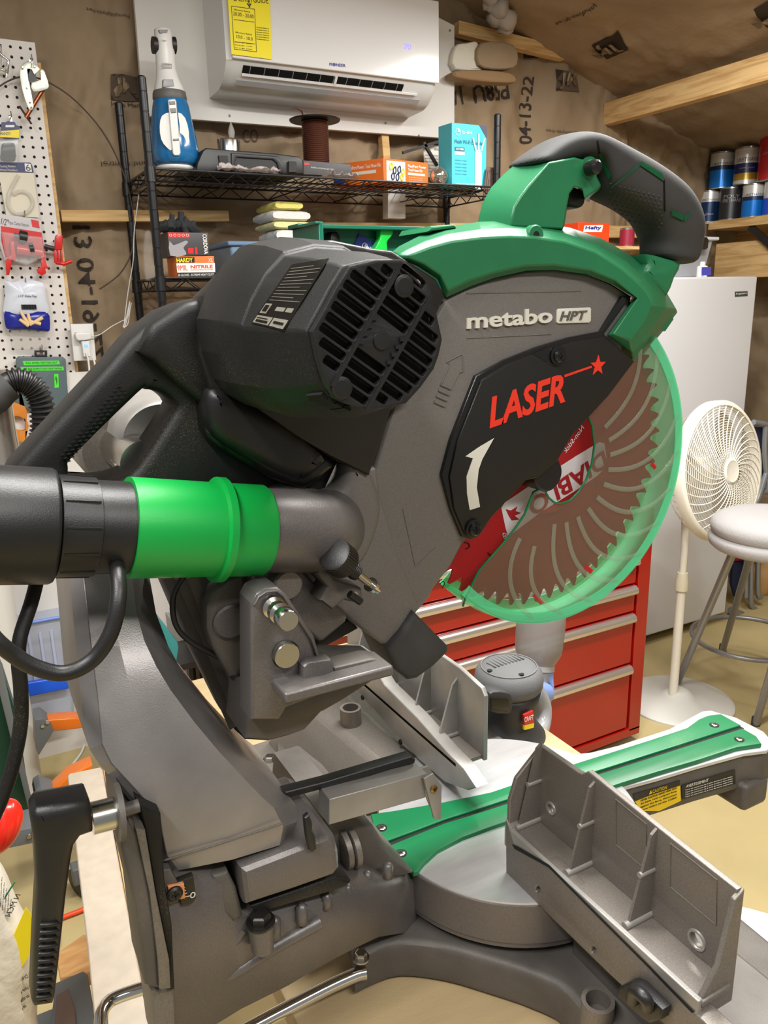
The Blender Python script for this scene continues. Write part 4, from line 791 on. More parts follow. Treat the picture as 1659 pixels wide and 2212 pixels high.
mbase(2.30, [(96, 1560), (110, 1555), (150, 1552), (190, 1552), (190, 1572), (140, 1578), (112, 1580), (96, 1575)], [(76, 1556), (92, 1552), (112, 1568), (116, 1580), (84, 1632), (78, 1620)], (160, 1590), 'orange and grey mobile base arm below the clear tote')
mbase(1.90, [(104, 1722), (150, 1675), (200, 1652), (200, 1670), (150, 1700), (140, 1725), (112, 1738)], [(78, 1716), (90, 1708), (122, 1720), (124, 1736), (80, 1748), (76, 1730)], (152, 1745), 'orange and grey mobile base arm left of the white beam')
mbase(1.75, [(30, 1800), (40, 1795), (50, 1800), (40, 1805)], [(10, 1800), (100, 1782), (100, 1800), (70, 1822), (12, 1834)], (58, 1836), 'grey mobile base bracket and caster under the green machine stand')
RAFW = wood('floor_plank_wood', (198, 152, 96), (172, 124, 72), 4, (2, 10, 1))
def plank(pts, z, label):
    o = slab('floor_plank', 2, z, z-.03, pts, RAFW, None, .002); return _props(o, label, 'board')
plank([(30, 1660), (82, 1640), (84, 1700), (60, 1780), (38, 1740)], .05, 'short pine board on the floor beside the green stand')
plank([(120, 2060), (180, 2018), (230, 2030), (240, 2090), (130, 2112)], .35, 'pine board below the black clamp lever')
bmw = T('white_beam', (0.095, .9, .76), 'white primed beam beside the bench with a raw side board', 'lumber')
zb_ = .80
slab('beam', 2, zb_, zb_-.06, [(145, 1676), (150, 1670), (217, 1656), (222, 1662), (238, 1760), (275, 1960), (345, 2320), (215, 2320), (188, 2040), (160, 1800)], mat('primer_white', (164, 152, 136), .5, var=(60, .03)), bmw, .003)
slab('side_board', 2, zb_-.004, zb_-.06, [(222, 1662), (250, 1670), (300, 1860), (340, 2040), (420, 2320), (345, 2320), (275, 1960), (240, 1760)], mat('raw_tan_board', (176, 144, 100), .6), bmw, .002)
bm = bm_new(); a_box(bm, (.08, 1.1, 0), (.12, 1.14, .735)); part('leg', bm, PINE, bmw)
bm = bm_new(); a_box(bm, (.10, .62, 0), (.14, .66, .735)); part('leg', bm, PINE, bmw)
# red knob, white bag, grey lid
bm = bm_new(); c = PT(1, 1.2, 2, 1786); bmesh.ops.create_uvsphere(bm, u_segments=32, v_segments=18, radius=.041, matrix=Matrix.Translation(c)@Matrix.Rotation(.5, 4, 'Y')@Matrix.Diagonal((.7, .7, 1.1, 1)))
solo('red_float', bm, mat('red_plastic', (236, 40, 26), .25, coat=.3), 'glossy red ball knob at the left edge above the white bag', 'knob', smooth=180)
bg = T('plastic_bag', PT(1, .95, 30, 2100), 'large white printed plastic bag with a yellow label at bottom left', 'bag')
yb = .95
P_ = [(-120, 1820), (-30, 1840), (6, 1870), (36, 1940), (60, 1985), (76, 2040), (84, 2120), (80, 2200), (90, 2330), (-120, 2330)]
BAGM = mat('white_bag_film', (216, 208, 192), .35, bump=(12, .6, .01))
bm = bm_new(); P2_ = sm2(P_, 3, True)
def bgr(k, yy): return [PT(1, yy, -20+(p[0]+20)*k, 2100+(p[1]-2100)*k) for p in P2_]
a_loft(bm, [bgr(.5, yb-.05), bgr(.8, yb-.042), bgr(.95, yb-.02), bgr(1, yb), bgr(.97, yb+.04)]); part('bag_body', bm, BAGM, bg, smooth=80)
quad('yellow_label', yb-.046, [(30, 2020), (56, 1960), (74, 1985), (76, 2020), (60, 2070), (46, 2092)], YLW, bg, .001)
text('print', 'N MCH', 1, yb-.046, (45, 1933), (22, 1980), (35, 1928), SATIN, bg); text('print', 'LONG', 1, yb-.046, (65, 2110), (45, 2120), (63, 2102), INK, bg)
for k in range(7): text('print', 'soft white paper product', 1, yb-.046, (-4+k*5, 1870+k*12), (-8+k*5, 1950+k*5), (-7+k*5, 1868+k*12), INK, bg)
for k in range(3): text('print', 'see other side', 1, yb-.046, (72-k*7, 2130+k*22), (40-k*4, 2150+k*22), (70-k*7, 2122+k*22), INK, bg)
bm = bm_new(); a_tube(bm, smooth_path([PT(1, yb-.042, *p) for p in ((0, 1958), (16, 1930), (32, 1905))], 4), .001, 6); part('green_stripe', bm, GREEN, bg)
gl = T('grey_case', PT(2, .5, 160, 2160), 'grey hard case with sawdust on top at the bottom left', 'case')
slab('lid', 2, .55, .50, [(118, 2122), (180, 2095), (190, 2104), (208, 2212), (215, 2330), (90, 2330), (112, 2180)], GST, gl, .004); slab('lid_panel', 2, .556, .549, [(122, 2150), (148, 2134), (162, 2180), (170, 2330), (112, 2330)], mat('brown_panel', (104, 84, 76), .5), gl, .001)
bm = bm_new(); p = PT(2, .5, 150, 2200); a_box(bm, (p.x-.05, p.y-.05, 0.0), (p.x+.02, p.y+.03, .5)); part('case_body', bm, GST, gl)
bm = bm_new(); a_tube(bm, smooth_path([PT(2, .01, *p) for p in ((60, 2010), (100, 1995), (145, 1978), (185, 1962), (240, 1930))], 4), .006, 8); solo('extension_cord', bm, mat('orange_cord', (226, 72, 24), .5), 'orange-red cord on the floor behind the clamp lever', 'cord', smooth=60)
bm = bm_new(); a_tube(bm, smooth_path([PT(2, .006, *p) for p in ((188, 1590), (176, 1625), (150, 1660), (120, 1705), (112, 1720))], 4), .004, 8); solo('white_cable', bm, WHITE, 'thin white cable on the floor behind the orange base arm', 'cable', smooth=60)
bm = bm_new(); a_tube(bm, [(0.02, 2.45, 0), (0.02, 2.45, 1.28)], .05, 28); solo('drain_pipe', bm, mat('pvc_white', (216, 214, 208), .3), 'thick white plastic pipe standing below the hose at left', 'pipe', smooth=60)
TB_ = T('plastic_tub', PT(1, 2.21, 365, 1440), 'small teal tub on the black frame left of the saw', 'tub')
slab('tub', 1, 2.2, 2.35, [(338, 1338), (348, 1342), (384, 1388), (386, 1400), (380, 1440), (372, 1432), (350, 1380), (340, 1350)], mat('teal_plastic', (56, 140, 140), .35), TB_, .003)
zq = PT(1, 2.2, 370, 1441).z
vc = T('floor_rack', PT(1, 2.2, 420, 1460), 'black frame with a ribbed grey bin behind the saw column', 'frame')
for q_ in ((395, 1240), (428, 1330)):
    q = PT(1, 2.36, *q_); bm = bm_new(); a_tube(bm, [q, (q.x, 2.36, 0)], .012, 10); part('upright', bm, PLAS, vc)
bm = bm_new(); q = PT(1, 2.2, 340, 1441).x; a_box(bm, (q-.02, 2.2, zq-.02), (q+.30, 2.375, zq)); part('shelf', bm, PLAS, vc)
slab('ribbed_bin', 1, 2.38, 2.6, [(392, 1370), (430, 1370), (440, 1470), (405, 1470)], mat('ribbed_grey', (150, 148, 144), .5), vc, .004)

# ---- red tool chest
y = 1.73
tcx = T('tool_chest', PT(2, 0, 1300, 1620), 'red steel tool chest with silver drawer handles behind the saw', 'tool chest')
xR = PT(1, y, 1392, 1400).x; xL = .72; zt = .835
bm = bm_new(); a_box(bm, (xL, y+.012, .05), (xR, y+.45, zt)); part('cabinet', bm, RED, tcx, bevel=.004)
xd = PT(1, y, 1366, 1400).x; HND = mat('handle_silver', (214, 206, 200), .25, .85)
bm = bm_new(); a_box(bm, (xd+.004, y-.004, .05), (xR, y+.014, zt)); part('frame_side', bm, RED, tcx, bevel=.003)
bm = bm_new(); a_box(bm, (xL, y-.004, .03), (xR, y+.014, .062)); part('frame_base', bm, RED, tcx, bevel=.003)
hz_ = [PT(1, y-.02, 1362, yy).z for yy in (1218, 1280, 1340, 1450)]
hz_ = [hz_[0]+(hz_[0]-hz_[1])*k for k in (2, 1)]+hz_
for i, z in enumerate(hz_):
    zlo = hz_[i+1]+.018 if i+1 < len(hz_) else .068
    d = bm_new(); a_box(d, (xL+.03, y-.002, zlo+.002), (xd-.006, y+.013, z+.014)); dr = part('drawer', d, RED, tcx, bevel=.002)
    bm = bm_new(); a_loft(bm, [[(xx, y-.002, z+.013), (xx, y-.012, z+.014), (xx, y-.022, z+.006), (xx, y-.024, z-.004), (xx, y-.020, z-.012), (xx, y-.004, z-.014)] for xx in (xL+.035, xd-.012)]); fin(bm); obj_from_bm('handle', bm, HND, dr, 50)

# ---- random orbital sander with its dust canister
sc = T('orbital_sander', (0.70, .88, .842), 'grey and black random orbital sander standing behind the far fence', 'sander')
cx_, cy_ = PT(1, .88, 1098, 1500).x, .88
SGR = mat('sander_rubber', (96, 96, 97), .7, bump=(400, .3, .001), dust=((170, 170, 166), 1500, .40)); SBL = mat('sander_black', (50, 50, 51), .55)
zt = PT(1, .88, 1098, 1432).z; R_ = float(75*np.dot(RM.T@(np.array((cx_, cy_, zt))-CAM), [0, 0, 1])/FPX)
bm = bm_new(); a_lathe(bm, [(0, R_*.05), (-.001, R_*.55), (-.006, R_*.82), (-.014, R_*.96), (-.026, R_*1.0), (-.036, R_*.98), (-.042, R_*.90)], (cx_, cy_, zt), (0, 0, 1), 48); part('palm_cap', bm, SGR, sc, smooth=60)
bm = bm_new(); a_lathe(bm, [(-.043, R_*.86), (-.047, R_*.93), (-.060, R_*.88), (-.085, R_*.78), (-.100, R_*.84), (-.118, R_*1.1), (-.125, R_*1.12)], (cx_, cy_, zt), (0, 0, 1), 48); part('motor_body', bm, SBL, sc, smooth=60)
bm = bm_new(); a_tube(bm, [Vector((cx_+math.cos(t)*R_*.8, cy_+math.sin(t)*R_*.8, zt-.0045)) for t in [2*math.pi*k/48 for k in range(48)]], .0008, 6, closed=True); part('cap_seam', bm, GREYP, sc, smooth=60)
for k in range(9):
    x = cx_-R_*.5+R_*1.0*k/8; l = R_*(.62-abs(k-4)*.05); bm = bm_new(); a_tube(bm, [(x, cy_-R_*.05, zt+.0005), (x, cy_+l*.9, zt-.0015)], .0013, 8); part('grip_ridge', bm, SGR, sc, smooth=60)
for px, py in ((1058, 1449), (1126, 1457)):
    q = PT(2, zt-.0035, px, py); bm = bm_new(); a_lathe(bm, [(0, .0042), (.0012, .0042)], q, (0, 0, 1), 16); part('vent_hole', bm, DARK, sc)
yy = cy_-R_*1.0; slab('switch_frame', 1, yy-.006, yy+.02, sm2([(1056, 1506), (1066, 1494), (1098, 1496), (1108, 1508), (1106, 1538), (1092, 1543), (1060, 1538)], 2, True), SBL, sc, .003); slab('switch', 1, yy-.008, yy, [(1060, 1507), (1100, 1508), (1100, 1537), (1061, 1533)], GLOSS, sc, .002)
yy = cy_-R_*.95; slab('brand_label', 1, yy-.004, yy, [(1132, 1545), (1152, 1536), (1154, 1562), (1133, 1567)], REDP, sc); slab('brand_label', 1, yy-.004, yy, [(1133, 1567), (1154, 1562), (1153, 1572), (1133, 1577)], YLW, sc); text('print', 'CRAFT', 1, yy-.0048, (1133, 1560), (1152, 1554), (1133, 1550), WPR, sc)
a = Vector((cx_+.02, cy_+.03, zt-.05)); cn = sc
CAN = glassy('smoky_canister', (140, 136, 130), .62, .3, tint=.3)
pt_ = PT(1, 1.0, 1172, 1300); pm_ = PT(1, .98, 1162, 1420); dv = (pt_-pm_).normalized(); rc = float(50*np.dot(RM.T@(np.array(pm_)-CAM), [0, 0, 1])/FPX)
bm = bm_new(); L = (pt_-pm_).length; a_lathe(bm, [(-.012, rc*.72), (-.002, rc*.85), (.008, rc*.98), (.02, rc*1.02), (L*.6, rc*1.06), (L+.02, rc*1.0), (L+.03, rc*.7)], pm_, dv, 36); part('canister', bm, CAN, cn, smooth=60)
bm = bm_new(); a_lathe(bm, [(-.05, rc*.55), (-.022, rc*.62), (-.021, rc*.74), (-.013, rc*.74), (-.012, rc*.7)], pm_, dv, 36); part('neck', bm, mat('neck_grey', (156, 154, 152), .35), cn, smooth=40)
bm = bm_new(); a_tube(bm, [pm_+dv*(-.02)+Vector((.006, 0, 0)), pm_+dv*(-.05)+Vector((.008, -.008, -.01)), Vector((cx_+R_*.5, cy_+R_*.4, zt-.07))], [rc*.6, rc*.55, rc*.5], 24); part('blue_band', bm, mat('blue_tape', (126, 150, 206), .5), cn, smooth=60)
bm = bm_new(); a_tube(bm, smooth_path([PT(1, .93, 1150, 1480), PT(1, .93, 1172, 1520), PT(1, .92, 1172, 1560), PT(1, .9, 1160, 1592)], 4), rc*.35, 18); part('exhaust_tube', bm, mat('clear_grey', (150, 150, 152), .15), cn, smooth=60)
bm = bm_new(); a_box(bm, (0.622, .74, ZB-.03), (.745, 1.02, ZB)); part('side_board', bm, PLY, bench)
slab('metal_plate', 2, .836, .826, [(1552, 1948), (1620, 1962), (1720, 1990), (1720, 2330), (1560, 2330)], mat('bright_plate', (240, 240, 242), .2), bench, .001, label='bright sheet-metal plate')

# ---- freezer, and what stands on and above it
FY = 2.26
fx1 = PT(1, FY, 1637, 600).x; fzt = PT(1, FY, 1600, 597).z
fz = T('freezer', (fx1-.33, 2.5, 0), 'tall white upright freezer in the corner behind the fan', 'freezer')
FW = mat('freezer_white', (206, 206, 208), .3, coat=.2)
bm = bm_new(); a_box(bm, (fx1-.66, FY+.05, .02), (fx1-.004, 2.66, fzt-.004)); part('cabinet', bm, FW, fz, bevel=.008)
bm = bm_new(); a_box(bm, (fx1-.66, FY, .05), (fx1, FY+.046, fzt)); dr = part('door', bm, FW, fz, bevel=.008, seg=3)
slab('brand_plate', 1, FY-.002, FY, [(1588, 630), (1615, 629), (1615, 639), (1588, 641)], mat('plate_dark', (60, 66, 62), .4), dr); text('print', 'Frigidaire', 1, FY-.003, (1590, 638), (1613, 636), (1590, 633), LETTER, dr)
ws = T('plank_shelf', PT(1, 2.56, 1380, 530), 'narrow pine shelf on the back wall holding the orange carton', 'shelf')
xs0, xs1 = PT(1, 2.50, 1180, 536).x, PT(1, 2.50, 1412, 540).x; zsh = PT(1, 2.50, 1370, 532).z
bm = bm_new(); a_box(bm, (xs0, 2.50, zsh-.012), (xs1, 2.70, zsh)); part('board', bm, PINE_X, ws, bevel=.001)
bm = bm_new(); a_box(bm, (xs0, 2.50, zsh-.16), (xs1, 2.70, zsh-.148)); part('board', bm, PINE_X, ws, bevel=.001)
for x in (xs0, xs1-.012):
    bm = bm_new(); a_box(bm, (x, 2.50, zsh-.16), (x+.012, 2.70, zsh-.012)); part('side', bm, PINE_X, ws)
hf = T('trash_bag_box', PT(1, 2.52, 1272, 525), 'bright orange trash bag carton with a white name panel', 'box')
HOR = mat('vivid_orange_carton', (232, 68, 26), .35)
yb = 2.52; a = PT(1, yb, 1248, 525); b = PT(1, yb, 1315, 525); hh = PT(1, yb, 1280, 481).z-zsh
bm = bm_new(); a_box(bm, (a.x, yb, zsh), (b.x, yb+.13, zsh+hh)); part('carton', bm, HOR, hf, bevel=.001)
slab('name_panel', 1, yb-.001, yb, [(1263, 487), (1303, 486), (1300, 501), (1260, 501)], WPR, hf); text('print', 'Hefty', 1, yb-.0016, (1264, 498), (1299, 498), (1264, 488), mat('hefty_blue', (44, 40, 150), .4), hf, bold=.03, shear=.1)
def paint_can(x, y, z0, r, h, label, bands, words, name='paint_can', grp='paint cans on the wall shelf'):
    t = T(name, (x, y, z0), label, 'can', grp); bm = bm_new()
    a_lathe(bm, [(0, r*.98), (.001, r*1.03), (.004, r*1.03), (.005, r), (h-.006, r), (h-.005, r*1.03), (h-.001, r*1.03), (h, r*.96), (h-.004, r*.94), (h-.004, r*.0001)], (x, y, z0), (0, 0, 1), 36); part('can_body', bm, mat('tin', (190, 188, 182), .2, .9), t, smooth=40)
    for (u0, u1, m_) in bands:
        bm = bm_new(); a_lathe(bm, [(h*u0, r*1.012), (h*u1, r*1.012)], (x, y, z0), (0, 0, 1), 36, cap=False); part('label_band', bm, m_, t, smooth=60)
    d = Vector((-x, -y, 0)).normalized(); u = Vector((-d.y, d.x, 0)) 
    for (s_, v0, v1, w, m_) in words:
        bm = text_bm(s_, Vector((0, 0, 0)), Vector((1, 0, 0)), Vector((0, 1, 0)), w*r*2, h*(v1-v0), .0, align='C'); bmesh.ops.triangulate(bm, faces=bm.faces)
        for v in bm.verts:
            an = v.co.x/r; zz = v.co.y+h*v0; q = d*math.cos(an)+u*math.sin(an); v.co = Vector((x, y, z0+zz))+q*r*1.02
        part('print', bm, m_, t)
    return t
CW = mat('can_white', (206, 204, 200), .25, .3); CN = mat('can_navy', (22, 48, 84), .25, .3); CB = mat('can_blue', (18, 116, 206), .2, .3); CK = mat('can_black', (36, 36, 40), .35); CG = mat('can_gold', (176, 142, 50), .25, .4); CR = mat('can_red', (168, 28, 36), .3); CI = mat('can_indigo', (28, 34, 90), .3); CBR = mat('can_bright_blue', (30, 74, 200), .3)
paint_can(PT(1, 2.56, 1350, 520).x, 2.55, zsh, .030, .075, 'small red food can beside the orange carton', [(.1, .9, mat('can_berry', (150, 40, 60), .3))], [], 'food_can', None)
paint_can(PT(1, 2.56, 1375, 560).x, 2.55, zsh-.148, .036, .10, 'white and blue can under the narrow pine shelf', [(.1, .9, CW), (.3, .6, CN)], [], 'food_can', None)
bm = bm_new(); q = PT(1, 2.54, 1395, 570); a_box(bm, (q.x-.02, 2.52, zsh-.148), (q.x+.05, 2.6, zsh-.03)); solo('yellow_carton', bm, mat('yellow_carton', (226, 196, 90), .45), 'yellow carton half hidden behind the D-shaped saw handle', 'box', bevel=.001)
# wall shelf with paint cans
SXF = 3.22; zsf = PT(0, SXF, 1640, 466).z-.0; ysE = PT(0, SXF, 1530, 486).y
wsf = T('wall_shelf', (SXF+.15, 1.6, zsf), 'deep pine shelf on the right wall carrying the paint cans', 'shelf')
bm = bm_new(); a_box(bm, (SXF, -0.4, zsf-.038), (XR-.09, ysE, zsf)); part('board', bm, PINE_Y, wsf, bevel=.002)
bm = bm_new(); a_box(bm, (SXF+.04, -0.4, zsf-.26), (SXF+.075, ysE-.02, zsf-.10)); part('rail', bm, PINE_Y, wsf, bevel=.002)
q = PT(0, SXF+.02, 1620, 490); bm = bm_new(); a_obox(bm, (SXF+.02, q.y, zsf-.04), (SXF+.02, q.y-.16, zsf-.16), .03, .012, Vector((1, 0, 0))); part('bracket', bm, PLAS, wsf)
cr = .054; chh = .158; xc = SXF+.062
def cy_at(px, zz): return PT(0, xc-cr, px, zz).y
blueb = [(.03, .50, CB), (.50, .62, CN), (.62, .95, CW)]; lo = [1534, 1580, 1629, 1676]
ys = [cy_at(lo[0], 440)-.0]
ys = [PT(0, xc, px, 430).y for px in lo]
kinds = [([(.03, .50, CN), (.50, .64, CN), (.64, .95, CW)], [('URETHANE', .66, .73, .9, CN), ('gloss', .2, .3, .4, CW)], 'blue and white urethane can, first of the lower row'),
         ([(.03, .95, CK)], [('POLY', .66, .76, .7, CW), ('URETHANE', .54, .64, .9, CW)], 'black polyurethane can in the lower row'),
         (blueb, [('URETHANE', .63, .70, .9, CN)], 'blue and white urethane can right of the black one'),
         ([(.03, .5, CBR), (.5, .95, CW)], [], 'bright blue can at the right end of the lower row')]
for yy, (b_, w_, lb) in zip(ys, kinds): paint_can(xc, yy, zsf, cr*.92, chh*.90, lb, b_, w_)
up = [1561, 1614, 1668]; zu = zsf+chh*.90+.001; yu = [PT(0, xc, px, 360).y for px in up]
ku = [(blueb, [('URETHANE', .63, .70, .9, CN)], 'blue and white urethane can, left of the upper row'), ([(.03, .12, CW), (.12, .30, CG), (.30, .56, CI), (.56, .95, CW)], [('URETHANE', .60, .70, .9, CK), ('semi gloss', .40, .46, .6, CW)], 'gold, navy and white urethane can in the upper row'), ([(.03, .95, CR)], [('LACQUER', .55, .62, .8, CW)], 'large red can at the right of the upper row')]
for i, (yy, (b_, w_, lb)) in enumerate(zip(yu, ku)): paint_can(xc, yy, zu, cr*(1.0 if i < 2 else 1.05), chh*(1.0 if i < 2 else 1.2), lb, b_, w_)
# clear tote on the freezer, cardboard, bottle
yb = 2.38; a = PT(1, yb, 1440, 560).x; b = PT(1, yb, 1535, 560).x; zt = PT(1, yb, 1540, 512).z
ft = T('tote', ((a+b)/2, yb+.1, fzt), 'frosted tote with a black handle standing on the freezer', 'tote'); FR = glassy('frosted_tote', (190, 192, 198), .7, .35, tint=.2)
bm = bm_new(); a_loft(bm, [[(a, yb+.02, fzt+.0), (b-.012, yb+.02, fzt), (b-.012, yb+.10, fzt), (a, yb+.10, fzt)], [(a-.02, yb, zt), (b+.01, yb, zt), (b+.01, yb+.11, zt), (a-.02, yb+.11, zt)]]); part('tote_body', bm, FR, ft, bevel=.006, seg=2)
bm = bm_new(); a_box(bm, (a-.03, yb-.012, zt-.014), (b+.03, yb+.115, zt)); part('tote_rim', bm, mat('rim_white', (212, 212, 214), .4), ft, bevel=.004)
slab('handle', 1, yb-.03, yb-.012, [(1470, 514), (1528, 512), (1532, 518), (1530, 536), (1524, 539), (1470, 540)], PLAS, ft, .004)
cbx = T('cardboard_box', (a, yb+.1, zt), 'open brown cardboard box on the frosted tote', 'box')
bm = bm_new(); p = PT(1, yb, 1529, 490); a_box(bm, (a-.03, yb+.01, zt+.001), (p.x, yb+.105, PT(1, yb, 1500, 483).z)); part('carton', bm, mat('cardboard', (176, 138, 92), .7), cbx, bevel=.001)
bm = bm_new(); q = PT(1, yb, 1500, 483).z; a_box(bm, (a-.03, yb-.02, q), (p.x+.004, yb+.11, q+.004)); part('flap', bm, mat('grey_film2', (176, 170, 164), .4), cbx)
bt_ = T('bottle', PT(1, 2.31, 1514, 596), 'small white bottle with a blue label on the freezer', 'bottle'); q = PT(1, 2.31, 1517, 580)
bm = bm_new(); a_lathe(bm, [(0, .021), (.040, .021), (.043, .019), (.046, .010)], (q.x, 2.31, fzt), (0, 0, 1), 28); part('bottle_body', bm, WHITE, bt_); bm = bm_new(); a_lathe(bm, [(.046, .0105), (.058, .0105), (.060, .008)], (q.x, 2.31, fzt), (0, 0, 1), 20); part('cap', bm, WHITE, bt_)
slab('label', 1, 2.31-.0225, 2.31-.0215, [(1516, 577), (1536, 577), (1536, 594), (1516, 594)], mat('label_blue', (70, 70, 170), .4), bt_)

# ---- pedestal fan
fa = T('pedestal_fan', PT(2, 0, 1470, 1500), 'cream white pedestal fan standing in front of the freezer', 'fan')
FC = mat('fan_cream', (226, 220, 204), .35)
fc = PT(1, 1.80, 1553, 1018); dp = (Vector((fc.x, fc.y, 0))-Vector((0, 0, 0))).normalized(); 
ax = Vector((-.05, -1, .12)).normalized(); fax = Vector((0.13, -1, 0.16)).normalized()   # facing direction
rf = float(152*np.dot(RM.T@(np.array(fc)-CAM), [0, 0, 1])/FPX)
s_, u_ = _frame(fax)
def fcirc(r, d, n=64): return [fc+fax*d+(s_*math.cos(t)+u_*math.sin(t))*r for t in [2*math.pi*k/n for k in range(n)]]
bm = bm_new(); a_lathe(bm, [(-.015, rf), (.015, rf*1.0), (.022, rf*.97), (.022, rf*.93), (-.015, rf*.96)], fc, fax, 64, cap=False); part('guard_ring', bm, FC, fa, smooth=60)
NS = 36; HB = rf*.17
for sgn, nm, dd in ((1, 'front_spoke', .045), (-1, 'rear_spoke', -.10)):
    bm = bm_new()
    for k in range(NS if sgn > 0 else 60):
        t0 = 2*math.pi*k/(NS if sgn > 0 else 60); pts = []
        for i in range(9):
            f = i/8; r = HB+(rf*.94-HB)*f if sgn > 0 else HB+(rf*.98-HB)*f; an = t0+(.7*f if sgn > 0 else 0); d = .018+(dd-.018)*(1-f*f) if sgn > 0 else -.015+(dd+.015)*(1-f**5)
            pts.append(fc+fax*d+(s_*math.cos(an)+u_*math.sin(an))*r)
        a_tube(bm, pts, .0019 if sgn > 0 else .0016, 5, cap=False)
    if sgn > 0:
        for j in range(20):
            r = rf*(.26+.0335*j); f = (r-HB)/(rf*.94-HB); d = .018+(dd-.018)*(1-f*f); a_tube(bm, fcirc(r, d-.001, 60), .0011, 4, closed=True)
    fin(bm); obj_from_bm('front_grille' if sgn > 0 else 'rear_grille', bm, FC, fa, 60, kind='stuff')
bm = bm_new(); a_lathe(bm, [(.036, HB*1.05), (.048, HB*1.05), (.052, HB*.9), (.050, HB*.75), (.051, .0001)], fc, fax, 40); part('badge', bm, FC, fa, smooth=50)
for k in range(3):
    bm = bm_new(); t0 = 2*math.pi*k/3; rows = []
    for i in range(7):
        r = rf*(.16+.70*i/6); w = .55*math.sin(math.pi*(i+1)/8)**.6; rows.append([fc+fax*(.012*(1-2*j/4)-.02)+(s_*math.cos(t0+w*(j/4-.5)*2)+u_*math.sin(t0+w*(j/4-.5)*2))*r for j in range(5)])
    vv = [[bm.verts.new(p) for p in r_] for r_ in rows]
    for i in range(6):
        for j in range(4): bm.faces.new((vv[i][j], vv[i][j+1], vv[i+1][j+1], vv[i+1][j]))
    bmesh.ops.solidify(bm, geom=bm.faces[:], thickness=.002); part('fan_blade', bm, mat('blade_cream', (206, 198, 182), .4), fa, smooth=60)
bm = bm_new(); a_lathe(bm, [(-.20, .02), (-.19, .045), (-.12, .055), (-.04, .05), (-.03, .02)], fc, fax, 32); part('fan_motor', bm, FC, fa, smooth=60)
pb0 = PT(2, 0, 1452, 1520); px_ = fc.x-fax.x*.12; py_ = fc.y-fax.y*.12; px_, py_ = pb0.x, pb0.y
pt0 = fc-fax*.12
bm = bm_new(); a_tube(bm, [(px_, py_, .03), (px_, py_, .47)], .0165, 24); part('pole', bm, FC, fa, smooth=60); 
bm = bm_new(); a_lathe(bm, [(.0, .021), (.004, .024), (.04, .024), (.07, .018)], (px_, py_, .455), (0, 0, 1), 24); part('height_collar', bm, mat('collar_beige', (214, 206, 180), .45), fa)
bm = bm_new(); a_tube(bm, [(px_, py_, .5), (px_, py_, .62), pt0+Vector((0, 0, -.05)), pt0], [.013, .013, .018, .03], 20); part('pole', bm, FC, fa, smooth=60)
bm = bm_new(); a_lathe(bm, [(0, .20), (.008, .20), (.016, .185), (.024, .06), (.05, .035), (.052, .02)], (px_+.03, py_, 0), (0, 0, 1), 64); part('fan_base', bm, mat('fan_base_grey', (206, 204, 196), .45), fa, smooth=50)

# ---- stool
sy = 1.52
sq = PT(1, sy, 1640, 1160)
stl = T('bar_stool', (sq.x, sy, 0), 'bar stool with a pale grey cushion on grey tubular legs', 'stool')
CU = mat('grey_cushion', (166, 163, 162), .85, bump=(120, .5, .002)); TUB = mat('grey_tube', (140, 138, 138), .35, .5)
zs = sq.z
bm = bm_new(); a_lathe(bm, [(-.05, .13), (-.046, .172), (-.035, .184), (-.015, .188), (-.004, .182), (.0, .174), (.006, .180), (.030, .186), (.050, .172), (.064, .14), (.070, .09), (.072, .0001)], (sq.x+.06, sy, zs), (0, 0, 1), 48); part('seat', bm, CU, stl, smooth=60)
cxs, cys = sq.x+.06, sy
feet = [PT(2, 0.0, 1460, 1482), PT(2, 0, 1632, 1566)]
for q, t_ in ((feet[0], (-.13, .03)), (feet[1], (-.02, -.13)), (feet[0]+Vector((.42, .12, 0)), (.1, .12)), (feet[1]+Vector((.40, .0, 0)), (.13, -.03))):
    bm = bm_new(); a_tube(bm, [(q.x, q.y, 0), (cxs+t_[0], cys+t_[1], zs-.03)], .013, 16); part('leg', bm, TUB, stl, smooth=60)
    bm = bm_new(); a_lathe(bm, [(0, .016), (.03, .015)], (q.x, q.y, 0), (0, 0, 1), 14); part('foot_cap', bm, RUBB, stl)
for zr, rr2 in ((.20, .205),):
    cxm = (feet[0].x+feet[1].x+.42)/2+.0; cym = (feet[0].y+feet[1].y+.1)/2
    bm = bm_new(); a_tube(bm, [Vector((cxm+.02+math.cos(t)*rr2, cym+math.sin(t)*rr2, zr)) for t in [2*math.pi*k/40 for k in range(40)]], .009, 12, closed=True); part('foot_ring', bm, TUB, stl, smooth=60)
# ---- folded chairs and odds beyond the stool
fch = T('folding_chair', PT(1, 2.15, 1640, 1330), 'folded grey tubular chair with navy fabric against the right wall', 'chair', 'folded chairs beyond the stool')
TUB2 = mat('chair_tube', (150, 154, 160), .3, .6); NVF = mat('navy_fabric', (26, 34, 60), .8)
def tubes(par, y, L, r=.012):
    for pts in L:
        bm = bm_new(); a_tube(bm, smooth_path([PT(1, y, *p) for p in pts], 4), r, 10); fin(bm); obj_from_bm('frame_tube', bm, TUB2, par, 60)
tubes(fch, 2.1, [[(1628, 912), (1645, 915), (1690, 925)], [(1654, 920), (1652, 980), (1660, 1060)], [(1655, 1022), (1640, 1070), (1626, 1100)], [(1648, 1062), (1700, 1066)]])
slab('seat_fabric', 1, 2.12, 2.14, [(1632, 922), (1700, 925), (1700, 1058), (1650, 1058), (1640, 1040)], NVF, fch, .004)
fc2 = T('folding_chair', PT(1, 2.3, 1620, 1330), 'second folded chair showing only bent grey tubes under the stool', 'chair', 'folded chairs beyond the stool')
